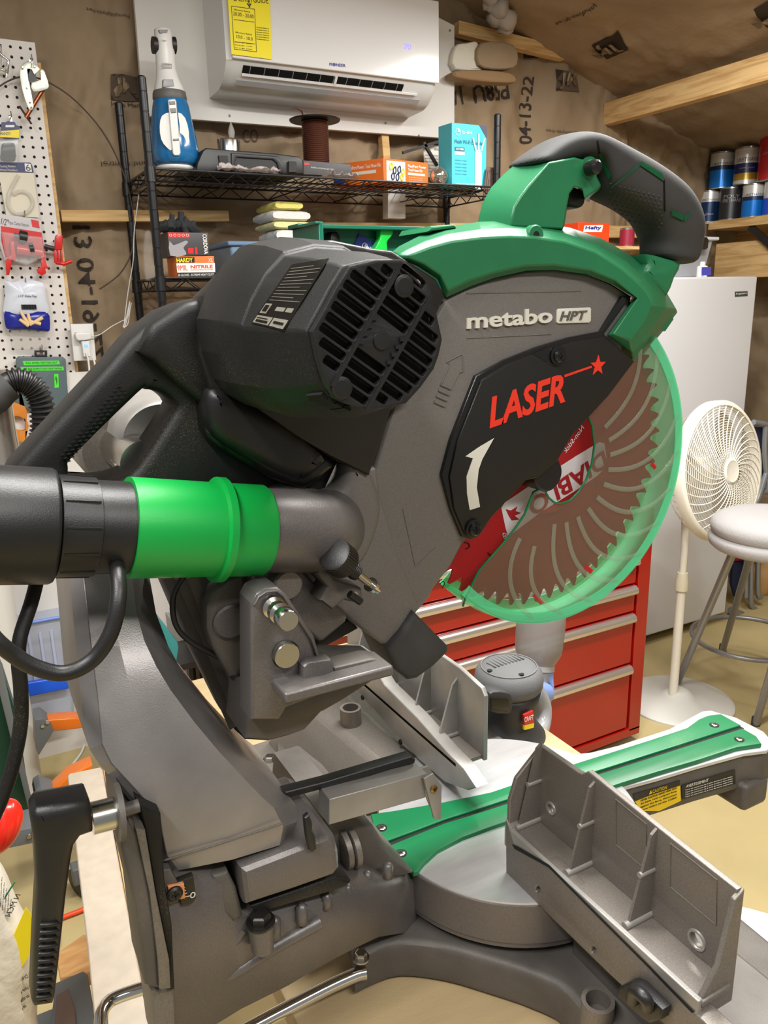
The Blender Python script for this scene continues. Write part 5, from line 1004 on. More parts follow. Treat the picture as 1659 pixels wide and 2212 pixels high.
tubes(fc2, 2.3, [[(1612, 1185), (1611, 1290)], [(1624, 1185), (1622, 1290), (1630, 1315), (1665, 1330)], [(1638, 1190), (1637, 1280), (1644, 1290)]])
tubes(fc2, 2.3, [[(1578, 1318), (1610, 1330), (1700, 1362)]], .016)
slab('seat_fabric', 1, 2.35, 2.37, [(1588, 1200), (1612, 1200), (1610, 1260), (1590, 1290), (1582, 1260)], NVF, fc2, .004)
bm = bm_new(); q = PT(1, 2.4, 1655, 1240); bmesh.ops.create_icosphere(bm, subdivisions=3, radius=.09, matrix=Matrix.Translation((q.x, 2.42, q.z-.05))@Matrix.Diagonal((.7, .7, 1.3, 1)))
for v in bm.verts: v.co += Vector((mn.noise(v.co*12), mn.noise(v.co*12+Vector((4, 0, 0))), mn.noise(v.co*12+Vector((0, 4, 0)))))*.025
solo('paper_sack', bm, mat('brown_sack', (182, 140, 84), .7), 'brown paper sack behind the stool at the right edge', 'sack', smooth=60)
mp = slab('knit_hat', 1, 2.34, 2.38, [(1586, 1198), (1600, 1202), (1616, 1198), (1614, 1210), (1590, 1212)], mat('crimson', (150, 20, 50), .5), None, .003); _props(mp, 'small crimson knit hat on the dark bundle beneath the stool', 'hat')
# ================================================================== THE MITRE SAW
saw = thing('miter_saw', (0.45, 0.6, 0.83), 'green, black and grey mitre saw with a red blade on the workbench', 'saw')
def S(name, y0, th, loops, m, bev=0.004, parent=None, **kw):
    return slab(name, 1, y0, y0+th, loops, m, parent or saw, bev, **kw)
def pr(y, px, py, hw):  # real radius of something hw pixels in half width at that depth
    p = np.array(PT(1, y, px, py))-CAM; return float(hw*(RM.T@p)[2]/FPX)

# ---- base casting (plan outline) and bench side wings
def plan(name, pts, z0, z1, m, bev=0.004, parent=None, **kw):
    return obj_from_bm(name, curve_bm([[Vector((x, y, 0)) for x, y in pts]], 2, z0, z1, bev), m, parent or saw, 30, **kw)
near = [PT(2, 0.875, *p) for p in sm2([(765, 2090), (800, 2072), (863, 2052), (960, 2062), (1060, 2090), (1150, 2120), (1225, 2160), (1300, 2260)], 3)]
npl = [(p.x, p.y) for p in near]
base = plan('base_casting', npl+[(0.47, 0.33), (0.50, 0.25), (0.62, 0.25), (0.64, 0.6), (0.62, 0.98), (0.34, 0.98), (0.31, 0.88), (0.36, 0.78), (0.30, 0.68)], 0.838, 0.884, TAUPE_D, 0.008)
bm = bm_new()
a_box(bm, (0.448, 0.25, 0.84), (0.53, 0.47, 0.944)); a_box(bm, (0.434, 0.25, 0.92), (0.45, 0.47, 0.944)); fin(bm)
obj_from_bm('fence_support', bm, TAUPE_D, saw, bevel=0.004)
bm = bm_new()
a_loft(bm, [[(0.335, 0.76, 0.85), (0.335, 1.02, 0.85), (0.52, 1.02, 0.85), (0.52, 0.72, 0.85)], [(0.365, 0.76, 0.905), (0.35, 0.99, 0.925), (0.52, 0.99, 0.925), (0.52, 0.72, 0.905)], [(0.40, 0.75, 0.942), (0.38, 0.96, 0.942), (0.52, 0.96, 0.942), (0.52, 0.72, 0.942)]])
a_loft(bm, [[(0.27, 0.86, 0.846), (0.27, 1.03, 0.846), (0.40, 1.03, 0.846), (0.40, 0.80, 0.846)], [(0.28, 0.87, 0.862), (0.28, 1.02, 0.862), (0.40, 1.02, 0.866), (0.40, 0.80, 0.866)]])
fin(bm); obj_from_bm('fence_support', bm, ALU_D, saw, bevel=0.008, seg=3)
def socket(c, z0, z1, r):
    bm = bm_new(); a_lathe(bm, [(0, r), (z1-z0, r), (z1-z0, r*0.74), (z1-z0-0.03, r*0.72), (z1-z0-0.03, 0.0001)], (c[0], c[1], z0), (0, 0, 1), 28); fin(bm)
    obj_from_bm('fence_socket', bm, ALU_D, saw)
p = PT(2, 0.90, 1292, 2160); socket(p, 0.86, 0.90, 0.0145)
p = PT(2, 0.966, 757, 1528); socket(p, 0.90, 0.966, 0.0145)
def hexbolt(name, c, r, h, m, ax=(0, 0, 1), par=None):
    bm = bm_new(); a_lathe(bm, [(-0.004, r*1.5), (0, r*1.5), (0, r), (h*0.9, r), (h, r*0.8)], c, ax, 6 if False else 24); bm2 = bm_new()
    bm.free(); bm = bm2; a_lathe(bm, [(-0.0015, r*1.35), (0.0005, r*1.35)], c, ax, 20); a_lathe(bm, [(0.0005, r), (h*0.85, r), (h, r*0.82)], c, ax, 6)
    fin(bm); return obj_from_bm(name, bm, m, par or saw, 25)
hexbolt('foot_bolt', PT(2, 0.864, 583, 1640), 0.0075, 0.006, STEEL)
hexbolt('foot_bolt', PT(2, 0.886, 780, 2068), 0.006, 0.006, STEEL)

# ---- turntable
TC = (0.478, 0.612); TR = 0.146
bm = bm_new(); a_lathe(bm, [(0, 0.128), (0.006, TR-0.002), (0.012, TR-0.002), (0.013, TR), (0.055, TR), (0.0555, TR-0.002)], (TC[0], TC[1], 0.888), (0, 0, 1), 96); fin(bm)
obj_from_bm('turntable_drum', bm, TAUPE, saw, 50)
bm = bm_new(); a_lathe(bm, [(0, TR-0.0015), (0.0022, TR-0.0015), (0.0028, TR-0.003)], (TC[0], TC[1], 0.9435), (0, 0, 1), 96); fin(bm)
obj_from_bm('turntable_top', bm, ALU_L, saw, label='polished silver turntable top')
arm_out = [(1100, 1790), (1090, 1640), (1228, 1629), (1275, 1625), (1335, 1610), (1446, 1574), (1501, 1544), (1516, 1536), (1535, 1534), (1591, 1550), (1650, 1580), (1672, 1605), (1657, 1621), (1608, 1627), (1506, 1655), (1420, 1681), (1343, 1702), (1240, 1745)]
slab('table_arm', 2, 0.940, 0.889, arm_out, TAUPE_D, saw, 0.003)
slab('arm_rim', 2, 0.9445, 0.9395, arm_out, ALU_L, saw, 0.0015, label='machined silver rim of the table arm')
bm = bm_new(); e = PT(2, 0.90, 1650, 1700); a_box(bm, (0.80, 0.545, 0.862), (0.846, 0.64, 0.90)); fin(bm); obj_from_bm('arm_foot', bm, TAUPE_D, saw, bevel=0.006)
kn = [(838, 1832), (846, 1824), (900, 1802), (960, 1778), (1060, 1747), (1200, 1701), (1309, 1667), (1450, 1622), (1604, 1573), (1634, 1590), (1645, 1606), (1591, 1614), (1506, 1642), (1420, 1667), (1343, 1691), (1200, 1739), (1060, 1786), (1000, 1808), (945, 1837), (915, 1865), (903, 1882), (893, 1884)]
kf = [(801, 1758), (850, 1751), (950, 1734), (1060, 1711), (1249, 1647), (1399, 1600), (1484, 1572), (1510, 1553), (1530, 1545), (1557, 1542), (1600, 1566), (1450, 1614), (1309, 1659), (1200, 1692), (1060, 1738), (960, 1770), (880, 1800), (829, 1819), (810, 1797)]
slab('kerf_plate', 2, 0.9505, 0.9445, kn, GREEN_D, saw, 0.0012)
slab('kerf_plate', 2, 0.9505, 0.9445, kf, GREEN_D, saw, 0.0012)
bm = bm_new(); a = PT(2, 0.947, 835, 1824); b = PT(2, 0.947, 1600, 1570); a_obox(bm, a, b, 0.010, 0.001); fin(bm); obj_from_bm('kerf_slot', bm, DARK, saw)
for (x, y) in ((824, 1788), (866, 1843), (1543, 1566), (1597, 1597)):
    c = PT(2, 0.9508, x, y); bm = bm_new(); a_lathe(bm, [(0, 0.0062), (0.0004, 0.0062)], c+Vector((0, 0, -0.0002)), (0, 0, 1), 20, 1); screw_bm(bm, c, (0, 0, 1), 0.0045, 0.0012, 0, 1); fin(bm)
    obj_from_bm('screw', bm, [STEEL, DARK], saw)
# warning labels on the arm's side: side plane through the arm's near edge
pa = PT(2, 0.940, 1343, 1702); pb = PT(2, 0.940, 1608, 1627); sd = (pb-pa).normalized(); sn = Vector((sd.y, -sd.x, 0))
def on_side(px, py, off=0.0008):
    d = Vector(RM@np.array([(px-CX)/FPX, (py-CY)/FPX, 1.0])); o = Vector(CAM); q = pa+sn*off; t = (q-o).dot(sn)/d.dot(sn); return o+d*t
def side_plate(name, pts, m, off, **kw):
    bm = bm_new(); f = [on_side(*p, off) for p in pts]; b = [q-sn*0.0006 for q in f]; a_loft(bm, [b, f]); fin(bm); return obj_from_bm(name, bm, m, saw, **kw)
YEL = mat('yellow_label', (236, 196, 12), 0.4); BLK = mat('label_black', (30, 27, 22), 0.4)
side_plate('caution_label', [(1372, 1732), (1469, 1692), (1471, 1730), (1424, 1752), (1385, 1752)], YEL, 0.0012, label='yellow and black CAUTION sticker')
side_plate('caution_label', [(1368, 1716), (1469, 1686), (1469, 1697), (1372, 1729)], BLK, 0.0014)
side_plate('warning_label', [(1473, 1697), (1588, 1663), (1589, 1693), (1474, 1727)], BLK, 0.0012, label='black AVERTISSEMENT sticker with pale print')
def side_text(body, p0, p1, pt, m):
    a = on_side(*p0, 0.0018); b = on_side(*p1, 0.0018); t = on_side(*pt, 0.0018); u = (b-a); w = u.length; u.normalize(); v = Vector((0, 0, 1)); h = (t-a).length
    obj_from_bm('print', text_bm(body, a, u, v, w, h, 0.0003), m, saw)
side_text('\u25b2CAUTION', (1402, 1716), (1440, 1704), (1402, 1708), YEL)
for i, t in enumerate(['NEVER POSITION HAND NEAR SAW', 'the blade. Hold workpiece firmly', 'against the fence. Disconnect', 'power before service. C32991']):
    side_text(t, (1384, 1732+i*7-0), (1462, 1704+i*7), (1384, 1728+i*7), BLK)
side_text('AVERTISSEMENT', (1482, 1702), (1530, 1688), (1482, 1696), LETTER)
for i in range(4): side_text('Tenir les mains hors de la lame de scie en tout temps', (1480, 1709+i*4.8), (1582, 1679+i*4.8), (1480, 1706+i*4.8), LETTER)

# ---- rear beam of the turntable
BS = [((352, 1893), (352, 2300), .500), ((440, 1890), (440, 2240), .505), ((490, 1886), (490, 2210), .509), ((512, 1962), (522, 2190), .511), ((590, 1963), (624, 2139), .513), ((670, 1938), (680, 2105), .516), ((748, 1914), (727, 2079), .522), ((800, 1902), (775, 2054), .533), ((851, 1898), (821, 2032), .550), ((880, 1893), (863, 2025), .566), ((908, 1890), (915, 2026), .590)]
secs = []
for t_, b_, y_ in BS:
    A, B = PT(1, y_, *t_), PT(1, y_, *b_); r_ = 0.010; dep = .07
    secs.append([A+Vector((0, dep, -.004)), A+Vector((0, r_*2, 0)), A+Vector((0, r_*.6, -r_*.3)), A+Vector((0, 0, -r_)), B+Vector((0, 0, r_*.5)), B+Vector((0, r_*.5, 0)), B+Vector((0, dep, 0))])
bm = bm_new(); a_loft(bm, secs); fin(bm); obj_from_bm('rear_beam', bm, TAUPE, saw, 50)
for (x, y, h) in ((594, 2006, 26), (652, 1976, 24), (705, 1946, 18), (750, 1925, 16), (793, 1902, 20), (838, 1882, 18)):
    yr = .512 if x < 690 else (.520 if x < 740 else (.529 if x < 780 else .545)); a = PT(1, yr, x, y-h); b = PT(1, yr, x, y+h); bm = bm_new(); a_tube(bm, [a, a.lerp(b, 0.15), a.lerp(b, 0.85), b], [0.002, 0.0048, 0.0048, 0.001], 12); fin(bm)
    obj_from_bm('casting_rib', bm, TAUPE, saw, 60)
bm = bm_new()
for pts, r in (([(414, 2135), (470, 2075), (525, 2005)], 0.005), ([(414, 2137), (500, 2100), (600, 2040), (690, 1990)], 0.006)):
    a_tube(bm, smooth_path([PT(1, 0.515, *q) for q in pts], 5), r, 12)
fin(bm); obj_from_bm('casting_ridge', bm, TAUPE, saw, 70)
c = PT(1, 0.504, 563, 1990); hexbolt('clamp_bolt', c, 0.0085, 0.008, SATIN)
bm = bm_new(); a_lathe(bm, [(-0.026, 0.009), (-0.001, 0.0105)], c, (0, 0, 1), 24); fin(bm); obj_from_bm('bolt_boss', bm, TAUPE, saw)
S('pivot_bracket', 0.508, 0.09, [(458, 1893), (494, 1884), (512, 1920), (527, 1980), (505, 1995), (482, 1975), (470, 1940)], TAUPE_D, 0.004)
S('pivot_barrel', 0.497, 0.10, [(521, 1880), (600, 1850), (712, 1806), (728, 1812), (736, 1840), (738, 1878), (724, 1896), (640, 1926), (532, 1962), (526, 1920)], TAUPE, 0.008)
S('pivot_shroud', 0.507, 0.06, [(540, 1958), (724, 1894), (760, 1905), (748, 1918), (590, 1966), (556, 1975)], PLAS_D, 0.003)
for i, (x, y) in enumerate(((742, 1825), (760, 1822))):
    bm = bm_new(); c = PT(1, 0.56, x, y+8); a_lathe(bm, [(-0.004, 0.017), (-0.003, 0.019), (0.002, 0.019), (0.003, 0.017)], c, (1, 0, 0), 28); fin(bm); obj_from_bm('pivot_washer', bm, ALU_D, saw)
S('pivot_housing', 0.56, 0.13, [(700, 1770), (760, 1750), (812, 1790), (850, 1850), (900, 1890), (850, 1905), (760, 1920), (690, 1880)], TAUPE_D, 0.008)
# bevel protractor
S('protractor_plate', 0.487, 0.05, [(252, 1730), (268, 1728), (300, 1800), (320, 1900), (338, 2000), (345, 2138), (314, 2130), (294, 1966), (263, 1837)], TAUPE_D, 0.003)
S('protractor_band', 0.484, 0.05, [(293, 1790), (314, 1794), (337, 1932), (366, 2074), (369, 2136), (345, 2138), (341, 2074), (324, 1932)], ALU_D, 0.001)
S('protractor_edge', 0.492, 0.05, [(300, 1740), (348, 1760), (356, 1900), (372, 2000), (378, 2140), (366, 2140), (364, 2070), (336, 1930), (313, 1792)], PLAS_D, 0.002)
S('beam_end', 0.497, 0.05, [(325, 2140), (378, 2134), (384, 2300), (345, 2300)], ALU_D, 0.003)
S('scale_plate', 0.4990, 0.006, [(383, 1906), (418, 1893), (424, 1940), (416, 1952), (392, 1957)], BLK, 0.0005, label='black bevel scale with white ticks and a 0')
text('print', '0', 1, 0.4984, (410, 1941), (422, 1938), (409, 1929), LETTER, saw)
bm = bm_new()
for i in range(6): a_obox(bm, PT(1, 0.4984, 384+i*2.2, 1908+i*6), PT(1, 0.4984, 395+i*2.2+(5 if i == 5 else 0), 1905+i*6), 0.0003, 0.0006)
fin(bm); obj_from_bm('scale_mark', bm, LETTER, saw, kind='stuff')
S('column_tab', 0.4975, 0.02, [(350, 1880), (368, 1878), (384, 1905), (386, 1948), (360, 1958)], TAUPE_D, 0.001)
S('bevel_pointer', 0.4950, 0.003, [(363, 1916), (398, 1910), (401, 1941), (366, 1948)], BRONZE, 0.0006, label='orange bevel pointer')
bm = bm_new(); screw_bm(bm, PT(1, 0.4940, 377, 1929), (0, -1, 0), 0.0058, 0.003); fin(bm); obj_from_bm('screw', bm, [SATIN, DARK], saw)

# ---- bevel clamp lever
lev = S('bevel_lever', 0.470, 0.028, [(68, 1768), (80, 1752), (192, 1731), (203, 1760), (204, 1804), (176, 1814), (163, 1832), (157, 1860), (145, 1949), (122, 2158), (117, 2177), (73, 2184), (69, 2172), (74, 2050), (81, 1932), (76, 1838), (68, 1785)], PLAS, 0.007, sm=50)
for i in range(11):
    a = PT(1, 0.4695, 84-i*0.9, 1999+i*15.6); b = PT(1, 0.4695, 130-i*1.7, 1995+i*15.6); bm = bm_new(); a_tube(bm, [a, a.lerp(b, .1), a.lerp(b, .9), b], [0.0005, 0.0016, 0.0016, 0.0005], 8); fin(bm)
    obj_from_bm('grip_ridge', bm, PLAS, saw, 60)
bm = bm_new(); a = PT(1, 0.485, 198, 1768); b = PT(1, 0.485, 250, 1755); a_tube(bm, [a, b], 0.0105, 28); fin(bm); obj_from_bm('clamp_shaft', bm, STEEL, saw)
bm = bm_new(); a = PT(1, 0.485, 250, 1755); b = PT(1, 0.485, 262, 1752); a_tube(bm, [a, b], 0.019, 28); a_tube(bm, [b, PT(1, 0.485, 300, 1740)], 0.0045, 16); fin(bm); obj_from_bm('clamp_washer', bm, TAUPE_D, saw)

# ---- bevel column: lofted along its length, facets on both edges
ST = [((150, 1130), (172, 1130), (290, 1130), (330, 1130), .612), ((150, 1232), (180, 1232), (284, 1236), (321, 1236), .590), ((157, 1320), (190, 1320), (295, 1324), (337, 1324), .562), ((165, 1400), (199, 1400), (312, 1385), (364, 1397), .545), ((174, 1500), (212, 1500), (338, 1440), (400, 1462), .532),
      ((180, 1560), (218, 1562), (368, 1490), (432, 1507), .524), ((193, 1618), (222, 1607), (420, 1560), (473, 1560), .516), ((215, 1652), (242, 1648), (470, 1620), (521, 1621), .510), ((270, 1716), (292, 1702), (520, 1674), (565, 1668), .506), ((337, 1804), (346, 1760), (562, 1718), (607, 1711), .503),
      ((344, 1858), (352, 1800), (592, 1746), (632, 1729), .503), ((357, 1882), (362, 1848), (612, 1786), (660, 1768), .503), ((381, 1905), (386, 1880), (604, 1826), (640, 1822), .506)]
secs = []
for lo_, li_, ri_, ro_, y_ in ST:
    L0, L1, R1, R0 = PT(1, y_+.012, *lo_), PT(1, y_+.002, *li_), PT(1, y_, *ri_), PT(1, y_+.042, *ro_)
    mid = L1.lerp(R1, .5)+Vector((0, -.003, 0)); secs.append([L0, L1, mid, R1, R0, R0+Vector((0, .10, 0)), L0+Vector((0, .10, 0))])
bm = bm_new(); a_loft(bm, secs); fin(bm)
obj_from_bm('bevel_column', bm, mat('silver_brown_casting', (142, 137, 135), 0.36, 0.4, bump=(900, 0.25, 0.0006), var=(10, 0.10)), saw, 14)
bm = bm_new(); a_tube(bm, [PT(1, .5025, 356, 1858), PT(1, .4995, 480, 1820), PT(1, .4995, 610, 1778)], .0008, 6); fin(bm); obj_from_bm('column_crease', bm, TAUPE, saw)
for off in (0, 9):
    bm = bm_new(); a_tube(bm, [PT(1, y_+.003+off*.0007, li_[0]-off, li_[1]) for lo_, li_, ri_, ro_, y_ in ST[1:-1]], 0.0010, 8); fin(bm); obj_from_bm('column_bead_groove_shade', bm, PLAS if off else TAUPE, saw)  # outer bead is black, painting in the shade of the groove
S('column_stop_tab', 0.492, 0.006, [(658, 1768), (668, 1760), (676, 1778), (676, 1795), (682, 1805), (685, 1835), (678, 1842), (668, 1838), (663, 1815), (660, 1790)], PLAS, 0.002)
# head hinge behind the carry handle
bm = bm_new(); a_lathe(bm, [(0, 0.032), (0.004, 0.0345), (0.10, 0.0345), (0.104, 0.032)], PT(1, 0.70, 262, 975), (0, 1, 0), 48); fin(bm); obj_from_bm('hinge_barrel', bm, ALU_D, saw)
bm = bm_new(); a_lathe(bm, [(0, 0.032), (0.004, 0.0345), (0.06, 0.0345), (0.064, 0.032)], PT(1, 0.645, 352, 958)-Vector((0, 0.0, 0)), (0, 1, 0), 48); fin(bm); obj_from_bm('hinge_barrel', bm, ALU, saw)
bm = bm_new(); a_lathe(bm, [(-0.09, 0.018), (0.06, 0.018)], PT(1, 0.70, 262, 965), (0, 1, 0), 32); fin(bm); obj_from_bm('hinge_shaft', bm, STEEL, saw)

# ---- head: arm, links and brackets under the dust port
S('head_arm', 0.565, 0.05, [(565, 1223), (589, 1214), (616, 1216), (657, 1234), (720, 1130), (780, 1010), (900, 1000), (960, 1200), (931, 1290), (897, 1330), (850, 1402), (840, 1403), (760, 1345), (735, 1320), (690, 1300), (640, 1260), (560, 1300)], CASE, 0.004)
S('hinge_plate', 0.540, 0.03, [(545, 1300), (545, 1245), (565, 1223), (589, 1214), (616, 1216), (657, 1234), (687, 1268), (745, 1322), (751, 1333), (748, 1344), (700, 1385), (690, 1387), (660, 1360), (600, 1340)], TAUPE, 0.003)
S('return_bar', 0.585, 0.02, [(680, 1385), (755, 1335), (775, 1358), (700, 1400), (686, 1412)], PLAS, 0.002)
bm = bm_new()
d0 = PT(1, 0.53, 620, 1262); a_lathe(bm, [(0, 0.0105), (0.002, 0.012), (0.02, 0.012)], d0+Vector((0, -0.004, 0)), (0, 1, 0), 28); fin(bm); obj_from_bm('pivot_bush', bm, ALU_D, saw)
S('rear_link', 0.545, 0.02, [(530, 1236), (490, 1250), (462, 1275), (447, 1312), (447, 1360), (460, 1400), (498, 1466), (518, 1469), (530, 1450), (545, 1400)], TAUPE_D, 0.006)
bm = bm_new(); c = PT(1, 0.541, 500, 1345); a_lathe(bm, [(0, 0.012), (0.0015, 0.0135), (0.006, 0.0135)], c, (0, 1, 0), 32); fin(bm); obj_from_bm('link_cap', bm, TAUPE, saw)
S('dust_guide', 0.60, 0.05, [(350, 1236), (480, 1236), (545, 1300), (560, 1500), (602, 1557), (581, 1602), (530, 1599), (508, 1578), (497, 1560), (430, 1425)], TAUPE_D, 0.003)
for k in range(3):
    bm = bm_new(); dx = k*26; a_obox(bm, PT(1, 0.592-k*0.012, 362+dx, 1245), PT(1, 0.592-k*0.012, 505+dx*0.8, 1570), 0.008, 0.003, Vector((0, 1, 0))); fin(bm); obj_from_bm('guide_rib', bm, TAUPE_D, saw)
S('shield', 0.515, 0.05, [(530, 1597), (540, 1500), (602, 1470), (700, 1440), (835, 1440), (850, 1450), (807, 1469), (760, 1500), (698, 1536), (659, 1578), (620, 1592), (581, 1602)], TAUPE_D, 0.003)
S('shield_skirt', 0.508, 0.02, [(602, 1520), (845, 1455), (807, 1469), (740, 1512), (698, 1536), (630, 1556), (602, 1556)], TAUPE_D, 0.001)
S('link_bracket', 0.495, 0.028, [(543, 1304), (555, 1283), (575, 1272), (602, 1270), (619, 1283), (640, 1315), (680, 1375), (694, 1425), (700, 1500), (620, 1530), (604, 1557), (543, 1557)], TAUPE, 0.003)
S('bracket_rib', 0.492, 0.01, [[(548, 1308), (558, 1289), (576, 1277), (600, 1275), (614, 1286), (676, 1378), (692, 1430), (688, 1431), (672, 1382), (611, 1290), (599, 1280), (578, 1281), (561, 1292), (552, 1310)]], TAUPE, 0.001)
bm = bm_new(); a = PT(1, 0.470, 616, 1511); b = PT(1, 0.470, 851, 1449)
d = b-a; a_obox(bm, a+Vector((0, 0.016, 0)), b+Vector((0, 0.016, 0)), 0.032, 0.0085); fin(bm); obj_from_bm('lift_rail', bm, TAUPE, saw, bevel=0.002)
S('rail_lug', 0.484, 0.012, [(656, 1470), (656, 1440), (668, 1430), (715, 1424), (722, 1434), (722, 1458)], TAUPE, 0.002)
S('rail_lug', 0.484, 0.02, [(722, 1458), (722, 1442), (800, 1424), (818, 1424), (835, 1432), (840, 1440)], TAUPE_D, 0.002)
c = PT(1, 0.495, 586, 1308); bm = bm_new(); a_lathe(bm, [(-0.004, 0.008), (0.005, 0.008), (0.007, 0.0055), (0.010, 0.0055), (0.012, 0.0076), (0.017, 0.0076), (0.019, 0.0055), (0.022, 0.0055), (0.024, 0.0076), (0.032, 0.0076), (0.033, 0.0068)], c, (0, -1, 0), 32); fin(bm); obj_from_bm('stop_pin', bm, STEEL, saw, 40)
bm = bm_new(); c = PT(1, 0.492, 617, 1413); a_lathe(bm, [(-0.002, 0.0095), (0.0035, 0.0095), (0.004, 0.009)], c, (0, -1, 0), 32); fin(bm); obj_from_bm('link_pin', bm, STEEL, saw)
bm = bm_new(); a_lathe(bm, [(0, 0.0105), (0.001, 0.0105)], PT(1, 0.4955, 617, 1413), (0, -1, 0), 32); fin(bm); obj_from_bm('pin_recess', bm, DARK, saw)
# depth stop knob and spring
ks = PT(1, 0.500, 722, 1198); kd = (PT(1, 0.52, 812, 1272)-ks); kl = kd.length; kd.normalize()
bm = bm_new(); a_lathe(bm, [(-0.001, 0.0105), (0, 0.0125), (0.0145, 0.0125), (0.015, 0.011), (0.016, 0.007)], ks, kd, 36)
for k in range(36):
    s_, u_ = _frame(kd); an = 2*math.pi*k/36; q = s_*math.cos(an)+u_*math.sin(an); a_obox(bm, ks+q*0.0126+kd*0.001, ks+q*0.0126+kd*0.0140, 0.0009, 0.0009)
fin(bm); obj_from_bm('stop_knob', bm, PLAS, saw)
bm = bm_new(); s_, u_ = _frame(kd)
a_tube(bm, [ks+kd*(0.016+0.016*i/80)+(s_*math.cos(i*0.62)+u_*math.sin(i*0.62))*0.0058 for i in range(81)], 0.0009, 6); fin(bm); obj_from_bm('stop_spring', bm, SATIN, saw, 60)
bm = bm_new(); a_lathe(bm, [(0.010, 0.0032), (kl*0.86, 0.0032), (kl*0.86, 0.006), (kl*0.94, 0.0055), (kl*0.94, 0.0035), (kl*1.05, 0.003)], ks, kd, 20); fin(bm); obj_from_bm('stop_screw', bm, STEEL, saw)
S('stop_bracket', 0.520, 0.025, [(682, 1240), (690, 1226), (715, 1240), (722, 1250), (750, 1262), (782, 1272), (785, 1292), (772, 1304), (745, 1298), (718, 1318), (692, 1298), (708, 1270)], TAUPE_D, 0.003)
bm = bm_new(); a_tube(bm, [PT(1, 0.51, 755, 1283), PT(1, 0.51, 779, 1300)], 0.003, 12); fin(bm); obj_from_bm('stop_screw', bm, SATIN, saw)
bm = bm_new(); a_lathe(bm, [(0, 0.0035), (0.001, 0.0035), (0.001, 0.002), (0.0002, 0.002)], PT(1, 0.518, 764, 1286), (0, -1, 0), 20, cap=False); fin(bm); obj_from_bm('stop_rivet', bm, STEEL, saw)

# ---- motor, black body and carry handle
hole = sm2([(150, 1012), (165, 985), (300, 852), (318, 843), (345, 848), (368, 861), (381, 876), (376, 895), (300, 1010), (262, 1036), (210, 1046), (160, 1044)], 3, True)
S('carry_handle', 0.575, 0.055, [[(470, 640), (437, 646), (400, 655), (360, 671), (335, 690), (318, 702), (281, 735), (240, 785), (27, 1015), (16, 1040), (30, 1075), (560, 1085), (700, 1075), (735, 1000), (700, 900), (560, 700)], hole], PLAS_D, 0.008, sm=60)
bm = bm_new()
for r_ in range(3):
    for k in range(17):
        a = PT(1, 0.5745, 262-k*7.6-r_*7+4, 850+k*9.2-r_*7); b = PT(1, 0.5745, 270-k*7.6-r_*7+4, 848+k*9.2-r_*7); a_obox(bm, a, b, 0.001, 0.0009)
fin(bm); obj_from_bm('grip_texture', bm, PLAS, saw, kind='stuff')
S('handle_brace', 0.562, 0.04, [(437, 646), (400, 655), (330, 700), (300, 760), (330, 780), (420, 860), (470, 900), (480, 700)], PLAS_D, 0.007, sm=60)
S('belly_cover', 0.545, 0.05, sm2([(449, 880), (470, 838), (560, 880), (704, 985), (698, 1012), (662, 1040), (636, 1040), (560, 1004), (470, 948)], 3, True), PLAS, 0.010, sm=60)
S('belly_cover', 0.560, 0.04, sm2([(440, 890), (470, 830), (560, 880), (718, 990), (708, 1025), (665, 1056), (630, 1055), (550, 1015), (455, 955)], 3, True), GLOSS, 0.006, sm=60)
S('gear_cover', 0.552, 0.03, [(640, 520), (720, 518), (800, 535), (848, 541), (900, 575), (944, 603), (962, 640), (935, 700), (925, 760), (890, 860), (846, 887), (799, 1028), (714, 988), (560, 900), (455, 842), (430, 760), (440, 640), (520, 560)], SATIN, 0.003)
mc = PT(1, 0.40, 805, 722)
cap_px = [(744, 576), (800, 563), (854, 562), (886, 585), (915, 613), (930, 672), (943, 733), (936, 766), (925, 796), (897, 835), (866, 869), (824, 879), (781, 880), (745, 872), (712, 858), (694, 828), (678, 775), (665, 716), (692, 668), (716, 622)]
capp = PTS(1, 0.398, cap_px)
cc = sum(capp, Vector())/len(capp)
def ring(y, k, dx=0.0, dz=0.0, roundness=0.0, R0=0.044):
    out = []
    for p in capp:
        v = p-cc; L = v.length; q = v*(1-roundness)+v/L*R0*roundness; out.append(Vector((cc.x+dx+q.x*k, y, cc.z+dz+q.z*k)))
    return out
secs = [ring(0.398, 0.985), ring(0.400, 1.01), ring(0.408, 1.05, roundness=0.1), ring(0.435, 1.18, roundness=0.35, dz=-0.001), ring(0.470, 1.26, roundness=0.5, dz=-0.001), ring(0.472, 1.30, roundness=0.5, dx=0.001), ring(0.500, 1.38, roundness=0.6, dx=0.001, dz=0.002), ring(0.528, 1.42, roundness=0.6, dx=0.001, dz=0.003), ring(0.545, 1.42, roundness=0.6, dx=0.001, dz=0.003), ring(0.556, 1.36, roundness=0.6, dx=0.001)]
bm = bm_new(); a_loft(bm, secs[1:]); fin(bm)
mot = obj_from_bm('motor_housing', bm, PLAS_D, saw, 14, bevel=0.0015)
